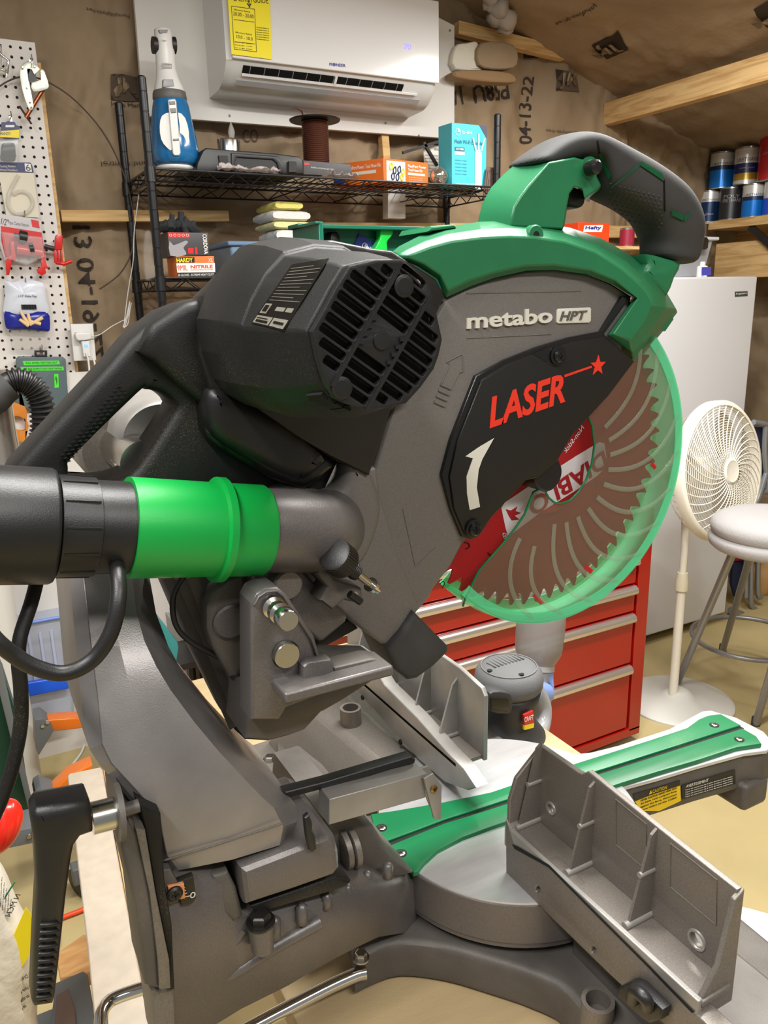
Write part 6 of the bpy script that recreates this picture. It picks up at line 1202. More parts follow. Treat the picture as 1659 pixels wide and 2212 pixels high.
# vent cap with real slots
u1 = (PT(1, 0.398, 750, 636)-PT(1, 0.398, 690, 590)).normalized(); v1 = Vector((-u1.z, 0, u1.x))
P2 = [((p-cc).dot(u1), (p-cc).dot(v1)) for p in capp]; n_ = len(P2)
def clip(v, inset=0.0024):
    xs = []
    for i in range(n_):
        (x0, y0), (x1, y1) = P2[i], P2[(i+1) % n_]
        if (y0-v)*(y1-v) < 0: xs.append(x0+(x1-x0)*(v-y0)/(y1-y0))
    return (min(xs)+inset, max(xs)-inset) if len(xs) >= 2 else None
holes = []
sp = 0.0066; hw_ = 0.0025
for k in range(-6, 7):
    v = k*sp; c1 = clip(v-hw_); c2 = clip(v+hw_)
    if not c1 or not c2: continue
    lo = max(c1[0], c2[0]); hi = min(c1[1], c2[1]); bars = [-0.0125, 0.0125]; segs = [(lo, bars[0]-0.0014), (bars[0]+0.0014, bars[1]-0.0014), (bars[1]+0.0014, hi)]
    for si, (a, b) in enumerate(segs):
        a = max(a, lo); b = min(b, hi)
        if b-a < 0.004: continue
        if si == 1 and abs(k) <= 1: continue
        holes.append([cc+u1*uu+v1*vv for uu, vv in ((a, v-hw_*.6), (a+.0009, v-hw_), (b-.0009, v-hw_), (b, v-hw_*.6), (b, v+hw_*.6), (b-.0009, v+hw_), (a+.0009, v+hw_), (a, v+hw_*.6))])
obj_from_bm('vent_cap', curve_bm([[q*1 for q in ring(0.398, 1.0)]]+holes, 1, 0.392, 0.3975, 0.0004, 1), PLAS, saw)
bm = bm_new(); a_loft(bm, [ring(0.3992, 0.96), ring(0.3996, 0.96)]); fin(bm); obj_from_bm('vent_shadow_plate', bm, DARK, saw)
bm = bm_new(); a_lathe(bm, [(0, 0.0055), (0.001, 0.005), (0.0012, 0.0001)], cc+Vector((0, -0.0062, 0)), (0, -1, 0), 28); fin(bm); obj_from_bm('cap_boss', bm, PLAS, saw)
for q in ((872, 618), (738, 838)):
    c = PT(1, 0.3915, *q); bm = bm_new(); a_lathe(bm, [(0, 0.0062), (0.0008, 0.0062), (0.0010, 0.0058)], c, (0, -1, 0), 24); a_lathe(bm, [(0.0010, 0.0042), (0.0012, 0.0042)], c, (0, -1, 0), 24, 1); fin(bm); obj_from_bm('screw_well', bm, [PLAS, DARK], saw)
bm = bm_new()
for ss in (-1, 1):
    for k in range(4):
        a = cc+u1*0.0105*ss+v1*(-0.0075+k*0.005); a_box(bm, (a.x-0.0016, 0.3905, a.z-0.0010), (a.x+0.0016, 0.392, a.z+0.0010))
for b_ in (-0.0125, 0.0125):
    a_obox(bm, cc+u1*b_+v1*0.037+Vector((0, -0.0065, 0)), cc+u1*b_-v1*0.037+Vector((0, -0.0065, 0)), 0.0022, 0.0022, Vector((0, 1, 0)))
fin(bm); obj_from_bm('cap_ribs', bm, PLAS, saw)
# side vents at the lower and upper corner of the cap
for (qa, qb, n0) in (((694, 850), (760, 884), 4), ((860, 566), (905, 600), 4)):
    for k in range(n0):
        t = (k+.5)/n0; x = qa[0]+(qb[0]-qa[0])*t; y = qa[1]+(qb[1]-qa[1])*t
        a = PT(1, 0.400, x, y); r_ = (a-cc); r_.y = 0; r_.normalize(); bm = bm_new(); a_obox(bm, a+r_*0.0005, a+r_*0.0035+Vector((0, 0.016, 0)), 0.0045, 0.002, r_); fin(bm); obj_from_bm('side_vent', bm, DARK, saw)
# rating plate on the motor's left flank: text strips follow a curved patch
mt_ = bvh_of(mot)
def patch(name, quad, m, lift, nu=10, nv=8, **kw): return decal(name, mt_, quad, m, saw, lift, nu, nv, **kw)
patch('rating_plate', [(632, 573), (712, 560), (615, 716), (544, 699)], BLK, 0.0007, 10, 14, label='black and silver rating plate with fine print')
def pq(a, b, c, d):  # sub quad of the plate in its own fractions
    Q = [(632, 573), (712, 560), (615, 716), (544, 699)]
    f = lambda u, v: (((Q[0][0]*(1-u)+Q[1][0]*u)*(1-v)+(Q[3][0]*(1-u)+Q[2][0]*u)*v), ((Q[0][1]*(1-u)+Q[1][1]*u)*(1-v)+(Q[3][1]*(1-u)+Q[2][1]*u)*v))
    return [f(a, b), f(c, b), f(c, d), f(a, d)]
GP = mat('plate_print', (122, 117, 106), 0.5)
for k in range(11):
    w = 0.95 if k % 3 else 0.7; patch('print', pq(0.08, 0.08+k*0.052, w, 0.08+k*0.052+0.011), GP, 0.0010, 8, 1)
for q in ((0.05, 0.66, 0.24, 0.82), (0.42, 0.70, 0.68, 0.76), (0.72, 0.70, 0.92, 0.76), (0.04, 0.86, 0.5, 0.98), (0.53, 0.86, 0.96, 0.98)):
    patch('print_panel', pq(*q), mat('plate_silver', (176, 170, 156), 0.4, 0.2), 0.0010, 6, 3)
for q in ((0.09, 0.69, 0.20, 0.79), (0.08, 0.89, 0.4, 0.905), (0.1, 0.925, 0.44, 0.96), (0.6, 0.905, 0.9, 0.94)):
    patch('print', pq(*q), BLK, 0.0013, 4, 2)

# ---- dust port
HA = PT(1, .535, 570, 1146); HD = (HA-PT(1, .530, 0, 1134)).normalized()
bm = bm_new(); a_tube(bm, [HA-HD*.005, HA+HD*.045, HA+HD*.058+Vector((0, .013, 0)), HA+HD*.068+Vector((0, .03, 0))], [0.0315, 0.0315, 0.031, 0.028], 48); fin(bm); obj_from_bm('dust_port', bm, TAUPE, saw, 60)
S('port_web', 0.556, 0.03, sm2([(600, 1060), (712, 1068), (745, 1040), (757, 1000), (800, 1010), (830, 1100), (800, 1200), (757, 1240), (700, 1230), (600, 1230)], 3, True), CASE, 0.010, sm=60)

# ---- blade case, raised face, lettering
case = [(900, 590), (962, 643), (1018, 618), (1069, 601), (1136, 586), (1197, 582), (1271, 592), (1322, 612), (1366, 640), (1345, 760), (1250, 880), (1140, 1030), (1000, 1175), (975, 1223), (931, 1280), (897, 1317), (866, 1368), (845, 1400), (836, 1400), (770, 1345), (735, 1300), (730, 1150), (800, 1000), (800, 880), (850, 700)]
S('blade_case', 0.572, 0.05, case, CASE, 0.003)
raised = [(905, 745), (964, 643), (1018, 617), (1069, 600), (1136, 585), (1197, 581), (1271, 591), (1322, 612), (1364, 640), (1345, 760), (1250, 880), (1140, 1030), (1003, 1172), (975, 1223), (931, 1280), (899, 1312), (885, 1280), (852, 1203), (812, 1068), (806, 1020), (850, 880)]
S('case_face', 0.5645, 0.012, raised, CASE, 0.004)
pl = [(955, 1026), (975, 950), (1029, 812), (1090, 778), (1160, 750), (1230, 729), (1303, 715), (1308, 725), (1371, 781), (1315, 855), (1237, 940), (1205, 995), (1160, 1032), (1136, 1038), (1060, 1120), (1040, 1152), (1018, 1166), (1000, 1160), (975, 1100)]
S('cover_plate', 0.560, 0.006, pl, GLOSS, 0.001)
pl2 = [(972, 1030), (990, 950), (1041, 822), (1102, 785), (1170, 758), (1237, 738), (1303, 727), (1369, 783), (1314, 855), (1236, 940), (1203, 995), (1160, 1028), (1134, 1036), (1058, 1118), (1039, 1148), (1018, 1158), (1004, 1150), (982, 1100)]
S('cover_plate_face', 0.5575, 0.003, pl2, SATIN, 0.0008)
LR = mat('red_print', (228, 52, 30), 0.5)
text('laser_lettering', 'LASER', 1, 0.5572, (1058, 926), (1222, 868), (1060, 858), LR, saw, bold=0.028, shear=0.32, depth=0.0006, label='red LASER lettering')
S('laser_line', 0.5571, 0.0006, [(1219, 810), (1278, 790), (1279, 794), (1220, 815)], LR, 0)
st = []
cst = PT(1, 0.557, 1292, 790); rs = 0.0098
for k in range(10):
    an = math.pi/2+0.0+k*math.pi/5; r_ = rs if k % 2 == 0 else rs*0.42; st.append(cst+Vector((math.cos(an)*r_, 0, math.sin(an)*r_)))
obj_from_bm('laser_star', curve_bm([st], 1, 0.5568, 0.5577), LR, saw)
S('rotation_arrow', 0.5570, 0.0008, [(1067, 947), (1042, 992), (1034, 1015), (1030, 1053), (1037, 1095), (1015, 1102), (1009, 1067), (1008, 1029), (1022, 990), (1006, 986), (1035, 966)], LETTER, 0, label='white curved rotation arrow')
for (x, y) in ((1205, 768), (1023, 1142)):
    c = PT(1, 0.556, x, y); bm = bm_new(); a_lathe(bm, [(0, 0.0085), (0.001, 0.0085), (0.0015, 0.0065)], c, (0, -1, 0), 24); screw_bm(bm, c+Vector((0, -0.001, 0)), (0, -1, 0), 0.0062, 0.004); fin(bm); obj_from_bm('screw', bm, [GLOSS, DARK], saw)
S('screw_lug', 0.5568, 0.003, [(1152, 765), (1185, 750), (1200, 748), (1200, 790), (1190, 788)], GLOSS, 0.0008)
bm = bm_new(); c = PT(1, 0.598, 1146, 1014); a_lathe(bm, [(0, 0.017), (0.026, 0.017), (0.028, 0.015)], c, (0, -1, 0), 36); fin(bm); obj_from_bm('arbor_cap', bm, SATIN, saw)
bm = bm_new(); screw_bm(bm, PT(1, 0.571, 827, 1333), (0, -1, 0), 0.005, 0.004); fin(bm); obj_from_bm('screw', bm, [GLOSS, DARK], saw)
text('brand_lettering', 'metabo', 1, 0.5635, (1008, 711), (1192, 697), (1008, 676), LETTER, saw, bold=0.022, depth=0.0022, label='raised pale lettering')
S('brand_box', 0.5630, 0.002, [(1204, 671), (1207, 667), (1275, 664), (1277, 667), (1277, 693), (1273, 697), (1206, 699), (1203, 696)], LETTER, 0.0004)
text('brand_lettering', 'HPT', 1, 0.5625, (1209, 693), (1268, 690), (1210, 673), mat('case_print', (92, 87, 84), 0.5), saw, bold=0.02, shear=0.25, depth=0.0010)
bm = bm_new()
for pts in ([(998, 765), (964, 782), (972, 786), (954, 827)], [(998, 765), (1001, 802), (991, 805), (975, 837)]):
    for a, b in zip(pts, pts[1:]): a_tube(bm, [PT(1, 0.5643, *a), PT(1, 0.5643, *b)], 0.0006, 6)
for k in range(4): a_tube(bm, [PT(1, 0.5643, 951-k*4.6, 830+k*12.5), PT(1, 0.5643, 974-k*4.6, 840+k*12.5)], 0.0013, 8)
fin(bm); obj_from_bm('direction_arrow', bm, CASE, saw, 60)
bm = bm_new()
for pts in ([(1008, 634), (1255, 629)], [(1008, 731), (1190, 722)], [(870, 1100), (897, 1225), (940, 1182)]):
    a_tube(bm, [PT(1, 0.5645, *q) for q in pts], 0.0005, 6)
fin(bm); obj_from_bm('case_crease', bm, CASE, saw, 60)
S('rubber_foot', 0.558, 0.055, list([(897, 1322), (925, 1350), (972, 1398), (970, 1412), (940, 1442), (904, 1468), (884, 1472), (856, 1448), (845, 1424), (836, 1402), (868, 1366)]), RUBB, 0.006, sm=60)

# ---- green upper guard and D handle
go = [(846, 545), (862, 532), (905, 510), (960, 491), (1035, 479), (1100, 477), (1160, 482), (1232, 492), (1300, 515), (1360, 550), (1405, 590), (1440, 632), (1461, 668), (1432, 706), (1369, 783), (1304, 726), (1366, 641), (1322, 613), (1271, 593), (1197, 583), (1136, 585), (1069, 600), (1018, 618), (963, 643), (944, 602), (900, 574), (855, 556)]
gi = [(880, 552), (898, 546), (930, 534), (975, 522), (1040, 514), (1100, 511), (1155, 513), (1220, 523), (1285, 545), (1340, 580), (1378, 612), (1400, 640), (1408, 660), (1395, 690), (1362, 735), (1325, 722), (1378, 645), (1330, 606), (1277, 584), (1197, 572), (1136, 574), (1066, 589), (1013, 606), (968, 628), (952, 594), (916, 570), (890, 560)]
bm = bm_new(); gm = [(a[0]*.55+b[0]*.45, a[1]*.55+b[1]*.45) for a, b in zip(go, gi)]; gf = [b if i > 16 else a for i, (a, b) in enumerate(zip(gm, go))]; a_loft(bm, [PTS(1, 0.553, gi), PTS(1, 0.5605, gf), PTS(1, 0.590, go), PTS(1, 0.625, [(p[0]+3, p[1]+6) for p in go])]); fin(bm)
obj_from_bm('upper_guard', bm, GREEN, saw, 12, bevel=0.0012, label='green upper blade guard')
S('guard_edge', 0.5605, 0.012, [(1369, 781), (1304, 724), (1364, 640), (1345, 640), (1290, 730), (1360, 790)], GLOSS, 0.001)
S('guard_rib', 0.575, 0.05, [(925, 500), (932, 488), (982, 484), (988, 492)], GREEN, 0.002)
S('guard_lug', 0.60, 0.035, [(1415, 700), (1452, 665), (1458, 690), (1440, 716), (1422, 712)], GREEN, 0.003)
c = PT(1, 0.556, 1157, 508); bm = bm_new(); a_lathe(bm, [(-0.006, 0.0085), (0.0, 0.0085), (0.001, 0.0075), (0.001, 0.0032), (-0.003, 0.003), (-0.003, 0.0001)], c, (0, -1, 0), 28); fin(bm); obj_from_bm('guard_boss', bm, GREEN, saw)
bm = bm_new(); a_lathe(bm, [(0.0, 0.0033), (0.0012, 0.0033)], c, (0, -1, 0), 16); fin(bm); obj_from_bm('boss_hole', bm, DARK, saw)
nk = [(1030, 492), (1035, 465), (1042, 438), (1060, 405), (1085, 378), (1118, 350), (1175, 330), (1240, 330), (1270, 342), (1284, 366), (1302, 401), (1299, 411), (1273, 428), (1266, 436), (1262, 404), (1240, 400), (1228, 416), (1221, 450), (1214, 495)]
nf_ = [(1096, 492), (1098, 470), (1104, 446), (1118, 424), (1135, 402), (1160, 374), (1185, 350), (1240, 340), (1270, 348), (1280, 366), (1297, 400), (1294, 407), (1270, 424), (1262, 430), (1258, 408), (1240, 404), (1230, 418), (1224, 450), (1217, 495)]
bm = bm_new(); a_loft(bm, [PTS(1, .570, [(a[0]*.9+1180*.1, a[1]*.94+430*.06) if i < 6 else a for i, a in enumerate(nf_)]), PTS(1, .574, nf_), PTS(1, .612, nk), PTS(1, .626, [(p[0]+4, p[1]+3) for p in nk])]); fin(bm); obj_from_bm('handle_neck', bm, GREEN, saw, 25, bevel=.002)
grip = [(1116, 354), (1140, 334), (1167, 313), (1201, 293), (1235, 287), (1262, 290), (1289, 297), (1340, 322), (1386, 347), (1437, 381), (1465, 408), (1484, 440), (1496, 478), (1497, 520), (1490, 553), (1478, 574), (1455, 575), (1420, 562), (1400, 553), (1405, 526), (1396, 497), (1370, 469), (1336, 446), (1285, 428), (1300, 405), (1284, 372), (1269, 346), (1220, 352), (1175, 362), (1145, 352)]
GP_ = [((1116, 356), (1150, 366)), ((1136, 336), (1176, 364)), ((1167, 313), (1205, 358)), ((1201, 293), (1235, 352)), ((1235, 287), (1262, 350)), ((1262, 290), (1272, 372)), ((1289, 297), (1278, 398)), ((1340, 322), (1285, 428)), ((1386, 347), (1336, 446)), ((1437, 381), (1370, 469)), ((1465, 408), (1386, 482)), ((1484, 440), (1396, 497)), ((1496, 478), (1404, 516)), ((1497, 520), (1405, 532)), ((1490, 553), (1401, 552)), ((1474, 578), (1418, 562))]
secs = []
for i, (o1, i1) in enumerate(GP_):
    A, B = PT(1, .5995, *o1), PT(1, .5995, *i1); c_ = (A+B)/2; h_ = (A-B)/2; ty = .031 if 2 < i < 13 else .027; n_ = 20; ring = []
    for k in range(n_):
        t = 2*math.pi*k/n_; ct, st_ = math.cos(t), math.sin(t); e = .75
        ring.append(c_+h_*(abs(ct)**e*(1 if ct > 0 else -1))+Vector((0, ty*abs(st_)**e*(1 if st_ > 0 else -1), 0)))
    secs.append(ring)
bm = bm_new(); a_loft(bm, secs); fin(bm); gr_ = obj_from_bm('grip', bm, RUBB, saw, 60, label='dark rubber D-shaped grip'); md = gr_.modifiers.new('sub', 'SUBSURF'); md.levels = 2; md.render_levels = 2
S('handle_neck', 0.578, 0.046, sm2([(1402, 548), (1440, 556), (1475, 570), (1462, 600), (1445, 640), (1424, 622), (1392, 592), (1405, 570)], 2, True), GREEN, 0.006, sm=60)
gt = bvh_of(gr_)
for k_, pts in enumerate(([(1292, 331), (1298, 328), (1323, 380), (1315, 387)], [(1383, 348), (1428, 374), (1432, 392), (1380, 357)], [(1449, 451), (1476, 466), (1474, 477), (1450, 464)], [(1476, 466), (1491, 457), (1492, 461), (1476, 478)], [(1381, 353), (1383, 356), (1322, 405), (1319, 402)])):
    decal('grip_inlay', gt, pts, GREEN, saw, 0.0013, 12, 12)
bm = bm_new()
for j in range(9):
    for i in range(11):
        x = 1318+i*10.5+(j % 2)*5; y = 402+j*8.5+i*2.6-4
        if y > 395+(x-1318)*0.95+48 or y < 360+(x-1318)*0.42+10 or x > 1430: continue
        h_ = hit(gt, x, y)
        if h_: a_lathe(bm, [(-.0002, 0.0018), (0.0007, 0.0010)], h_[0], h_[1], 4)
fin(bm); obj_from_bm('grip_texture', bm, RUBB, saw, kind='stuff')
for q_ in ([(1288, 304), (1291, 304), (1296, 329), (1293, 331)], [(1432, 388), (1435, 388), (1437, 455), (1434, 458)], [(1320, 403), (1323, 404), (1330, 400), (1328, 398)]): decal('grip_seam', gt, q_, DARK, saw, 0.0007, 4, 12)
S('trigger', 0.588, 0.024, sm2([(1228, 440), (1231, 412), (1245, 403), (1268, 415), (1266, 440), (1256, 449), (1240, 447)], 2, True), PLAS, 0.005, sm=60)
bm = bm_new(); a_lathe(bm, [(0, 0.0095), (0.003, 0.0095), (0.003, 0.007), (0.006, 0.0065)], PT(1, 0.572, 1270, 364), (0, -1, 0), 24); fin(bm); obj_from_bm('lock_boss', bm, GREEN, saw)
bm = bm_new(); a_lathe(bm, [(0, 0.0062), (0.010, 0.0062), (0.012, 0.004)], PT(1, 0.567, 1272, 364), (0, -1, 0), 24); fin(bm); obj_from_bm('lock_button', bm, GLOSS, saw)

# ---- blade
BC = Vector((0.5001, 0.600, 1.3557)); BR = 0.1627; NT = 60
tooth = []
for k in range(NT):
    a0 = 2*math.pi*k/NT
    for (da, r) in ((0.0, BR), (0.012, BR-0.0005), (0.035, BR-0.006), (0.055, BR-0.0125), (0.075, BR-0.013), (0.092, BR-0.008)):
        tooth.append(BC+Vector((math.cos(a0+da), 0, math.sin(a0+da)))*r*1.0 if False else BC+Vector((math.cos(a0+da)*r, 0, math.sin(a0+da)*r)))
ctr = [BC+Vector((math.cos(-t)*0.0127, 0, math.sin(-t)*0.0127)) for t in [2*math.pi*i/24 for i in range(24)]]
BLADE = mat('red_blade_coating', (178, 30, 34), 0.38, 0.15, bump=(500, 0.1, 0.0003))
blade = obj_from_bm('saw_blade', curve_bm([tooth, ctr], 1, 0.599, 0.6016, 0), BLADE, saw, label='red coated circular saw blade with white label band')
WL[blade.name] = WL[blade.name]
LW = mat('blade_label_white', (226, 218, 222), 0.4)
def SB(name, loops, m, y=0.5986, th=0.0005, **kw): return slab(name, 1, y, y+th, loops, m, blade, 0, **kw)
SB('blade_label', [(1083, 1097), (1090, 1086), (1140, 1052), (1190, 1020), (1245, 985), (1295, 955), (1306, 958), (1310, 990), (1303, 1015), (1290, 1028), (1240, 1062), (1170, 1105), (1110, 1150), (1098, 1160), (1092, 1140)], LW)
a_ = (1304, 972); b_ = (1140, 1082)
text('blade_lettering', 'DIABLO', 1, 0.5981, a_, b_, (1313, 1008), mat('blade_print_red', (170, 28, 34), 0.4), blade, bold=0.02, depth=0.0004)
SB('blade_flame', [(1093, 1100), (1104, 1103), (1118, 1094), (1114, 1104), (1126, 1108), (1112, 1114), (1122, 1122), (1106, 1124), (1100, 1115)], mat('blade_print_red', (170, 28, 34), 0.4), y=0.5981)
text('blade_lettering', 'Non-Stick', 1, 0.5983, (1262, 925), (1222, 980), (1254, 921), LW, blade, bold=0.01)
text('blade_lettering', '\u00ae', 1, 0.5983, (1093, 1169), (1083, 1156), (1098, 1158), LW, blade)
bm = bm_new()
for q_ in (((1004, 1172), (1012, 1174), (1014, 1182), (1006, 1186)), ((1054, 1194), (1060, 1200), (1066, 1196)), ((950, 1262), (957, 1256), (960, 1262), (955, 1270))):
    a_tube(bm, smooth_path([PT(1, .5983, *p) for p in q_], 4), .0005, 5)
fin(bm); obj_from_bm('expansion_slot', bm, DARK, blade, 60)

# ---- translucent lower guard
GC = Vector((0.515, 0.583, 1.340)); GR = 0.1637
def gp(an, r, y): return Vector((GC.x+math.cos(an)*r, y, GC.z+math.sin(an)*r))
pA = PT(1, 0.583, 1405, 740); pB = PT(1, 0.583, 985, 1296)
aA = math.atan2(pA.z-GC.z, pA.x-GC.x); aB = math.atan2(pB.z-GC.z, pB.x-GC.x)
aB = aB if aB < aA else aB-2*math.pi
arc = [aA+(aB-aA)*i/72 for i in range(73)]
inner = [(1000, 1310), (1005, 1292), (1034, 1233), (1060, 1204), (1086, 1175), (1112, 1142), (1133, 1111), (1145, 1080), (1152, 1063), (1164, 1057), (1177, 1061), (1186, 1076), (1198, 1086), (1211, 1088), (1231, 1081), (1250, 1062), (1266, 1036), (1278, 1002), (1284, 962), (1279, 920), (1268, 892), (1300, 850), (1340, 800), (1375, 765)]
GCLR = glassy('clear_guard_tan_reflection', (150, 142, 118), 0.22, 0.06, tint=0.2)  # brownish haze colours in the tan reflection on the blade behind
GRIM = glassy('green_guard_rim', (132, 246, 194), 0.42, 0.10, tint=0.45)
GEDG = mat('guard_cut_edge', (10, 120, 72), 0.2, 0)
lgd = thing('x', (0, 0, 0), None, None); bpy.data.objects.remove(lgd)
face = [gp(a, GR, 0.583) for a in arc]+PTS(1, 0.583, inner)
lg = obj_from_bm('lower_guard', curve_bm([face], 1, 0.5818, 0.5838), GCLR, saw, label='clear green lower blade guard')
bm = bm_new()
for (r0, r1, y0, y1) in ((GR-0.0025, GR+0.0005, 0.5810, 0.6205),):
    secs = [[gp(a, r0, y0), gp(a, r1, y0), gp(a, r1+0.002, (y0+y1)/2), gp(a, r1, y1), gp(a, r0, y1)] for a in arc]
    a_loft(bm, secs)
fin(bm); obj_from_bm('guard_rim', bm, GRIM, lg, 60)
bm = bm_new(); secs = [[gp(a, GR-0.013, 0.6175), gp(a, GR-0.013, 0.6195), gp(a, GR, 0.6195), gp(a, GR, 0.6175)] for a in arc]; a_loft(bm, secs)
secs = [[gp(a, GR-0.011, 0.5805), gp(a, GR-0.011, 0.5815), gp(a, GR-0.0015, 0.5815), gp(a, GR-0.0015, 0.5805)] for a in arc]; a_loft(bm, secs); fin(bm); obj_from_bm('guard_flange', bm, GRIM, lg, 60)
bm = bm_new(); a_tube(bm, PTS(1, 0.5822, inner), 0.0011, 8); fin(bm); obj_from_bm('guard_edge', bm, GEDG, lg, 60)
RIB = glassy('guard_rib_green', (196, 214, 190), 0.15, 0.1, tint=0.12)
for k in range(12):
    th = math.radians(-128+k*14.5); pts = []
    r0 = 0.060 if k > 1 else 0.085
    for i in range(13):
        t = i/12; r = r0+(GR-0.006-r0)*t; pts.append(gp(th+0.10*t+0.34*t**2.5, r, 0.5812))
    bm = bm_new(); rings = [[p+Vector((0, -0.0006, 0))+_frame((pts[min(i+1, 12)]-pts[max(i-1, 0)]))[0]*0 for p in ()] for i in range(0)]
    for i, p in enumerate(pts):
        d = (pts[min(i+1, 12)]-pts[max(i-1, 0)]).normalized(); w = Vector((-d.z, 0, d.x))*0.0026
        rings.append([p-w, p-w*0.6+Vector((0, -0.0012, 0)), p+w*0.6+Vector((0, -0.0012, 0)), p+w])
    a_loft(bm, rings); fin(bm); obj_from_bm('guard_rib', bm, RIB, lg, 60)
S('guard_wear_indicator', 0.5806, 0.001, [(1150, 1287), (1158, 1284), (1176, 1302), (1168, 1306)], mat('red_mark', (190, 20, 30), 0.4), 0, label='small red mark')
for q in ([(1262, 1228), (1270, 1222), (1282, 1232), (1276, 1240)], [(1406, 1004), (1411, 1000), (1419, 1008), (1415, 1014)]):
    S('guard_wear_indicator', 0.5806, 0.001, q, mat('red_mark', (190, 20, 30), 0.4), 0)

# ---- fences
def near_fence():
    # lower fixed fence: back plate with two screw holes, step up towards the far end
    f = [(1091, 1768), (1103, 1800), (1112, 1832), (1181, 1868), (1250, 1937), (1400, 2085), (1500, 2187), (1600, 2285), (1560, 2330), (1430, 2210), (1320, 2110), (1205, 1998), (1092, 1886)]
    def hole(x, y, r=6): return [(x+math.cos(t)*r*0.8, y+math.sin(t)*r*1.1) for t in [2*math.pi*i/14 for i in range(14)]]
    slab('fixed_fence', 0, 0.414, 0.432, [f, hole(1161, 1922), hole(1281, 2053)], ALU_D, saw, 0.002, label='fixed aluminium fence nearer the camera')
    bm = bm_new()
    for q in ((1161, 1922), (1281, 2053)): a_lathe(bm, [(0, 0.004), (0.001, 0.004)], PT(0, 0.420, *q), (1, 0, 0), 14)
    fin(bm); obj_from_bm('fence_bore', bm, DARK, saw)
near_fence()
SX0, SX1 = 0.4505, 0.4565   # upright plate
def fy(px, py, x=SX0): return PT(0, x, px, py)
sub = thing('x2', (0, 0, 0), None, None); bpy.data.objects.remove(sub)
top = [(1161, 1608), (1248, 1668), (1256, 1672), (1270, 1666), (1409, 1778), (1500, 1850), (1592, 1922)]
tp = [fy(*p) for p in top]
yF, yN = tp[0].y, tp[-1].y
ZL = 0.995
outl = tp+[Vector((SX0, yN, ZL-0.012)), Vector((SX0, yF, ZL-0.012))]
def chole(px, py, r=0.0052):
    c = fy(px, py); return [c+Vector((0, math.cos(t)*r, math.sin(t)*r)) for t in [2*math.pi*i/20 for i in range(20)]]
sf = obj_from_bm('sliding_fence', curve_bm([outl, chole(1191, 1746, 0.0045), chole(1506, 2030, 0.0065)], 0, SX0, SX1, 0.0012), ALU_D, saw, label='tall sliding aluminium fence with stiffening ribs')
for q, r in (((1191, 1746), 0.0045), ((1506, 2030), 0.0065)):
    bm = bm_new(); c = fy(*q); a_lathe(bm, [(0, r), (0.0015, r), (0.0015, r+0.0018), (0, r+0.0022)], c, (-1, 0, 0), 28, cap=False)
    fin(bm); obj_from_bm('hole_boss', bm, ALU, sf)
# top cap lip thickness
bm = bm_new(); a_box(bm, (0.4165, yN-0.004, ZL-0.006), (SX0+0.001, yF+0.003, ZL)); fin(bm); obj_from_bm('fence_ledge', bm, ALU_D, sf, bevel=0.0015)
bm = bm_new(); a_box(bm, (0.4145, yN-0.004, ZL-0.020), (0.4195, yF+0.003, ZL+0.003)); fin(bm); obj_from_bm('ledge_lip', bm, ALU, sf, bevel=0.001)
for yy, zt in ((PT(0, 0.4255, 1121, 1775).y, 1.0862), (PT(0, 0.4255, 1230, 1880).y, 1.086), (PT(0, 0.4255, 1356, 2006).y, 1.084)):
    bm = bm_new(); t = 0.0013
    a_loft(bm, [[(SX0, yy-t, zt-0.004), (SX0-0.006, yy-t, zt-0.008), (0.4245, yy-t, ZL), (SX0, yy-t, ZL)], [(SX0, yy+t, zt-0.004), (SX0-0.006, yy+t, zt-0.008), (0.4245, yy+t, ZL), (SX0, yy+t, ZL)]])
    fin(bm); obj_from_bm('fence_rib', bm, ALU_D, sf)
    bm = bm_new(); a_tube(bm, [(0.4215, yy, ZL+0.002), (SX0, yy, ZL+0.002)], 0.0034, 16); fin(bm); obj_from_bm('rib_pin', bm, ALU, sf); bm = bm_new(); a_tube(bm, [(SX0-0.016, yy, ZL+0.046), (SX0, yy, ZL+0.046)], 0.0026, 14); fin(bm); obj_from_bm('rib_pin', bm, ALU, sf)
# end walls
for yy in (yF, yN):
    bm = bm_new(); t = 0.0022; zt = tp[0].z if yy == yF else tp[-1].z
    prof = [(SX1, zt), (0.424, zt-0.028), (0.4165, zt-0.05), (0.4165, ZL-0.016), (SX1, ZL-0.016)] if yy == yF else [(SX1, zt), (SX0-0.004, zt-0.006), (0.436, zt-0.060), (0.420, ZL), (0.4165, ZL-0.02), (SX1, ZL-0.02)]
    a_loft(bm, [[(x, yy-t, z) for x, z in prof], [(x, yy+t, z) for x, z in prof]]); fin(bm); obj_from_bm('fence_end', bm, ALU_D, sf, bevel=0.001)
def rr(x0, y0, x1, y1, x2, y2, x3, y3): return [fy(x0, y0), fy(x1, y1), fy(x2, y2), fy(x3, y3)]
for q in ((1330, 1725, 1398, 1780, 1396, 1880, 1330, 1825), (1448, 1820, 1550, 1900, 1548, 2000, 1446, 1915)):
    pts = rr(*q); ins = [p+(sum(pts, Vector())/4-p)*0.05 for p in pts]; obj_from_bm('fence_panel', curve_bm([pts, ins], 0, SX0-0.0008, SX0, 0), ALU_D, sf)
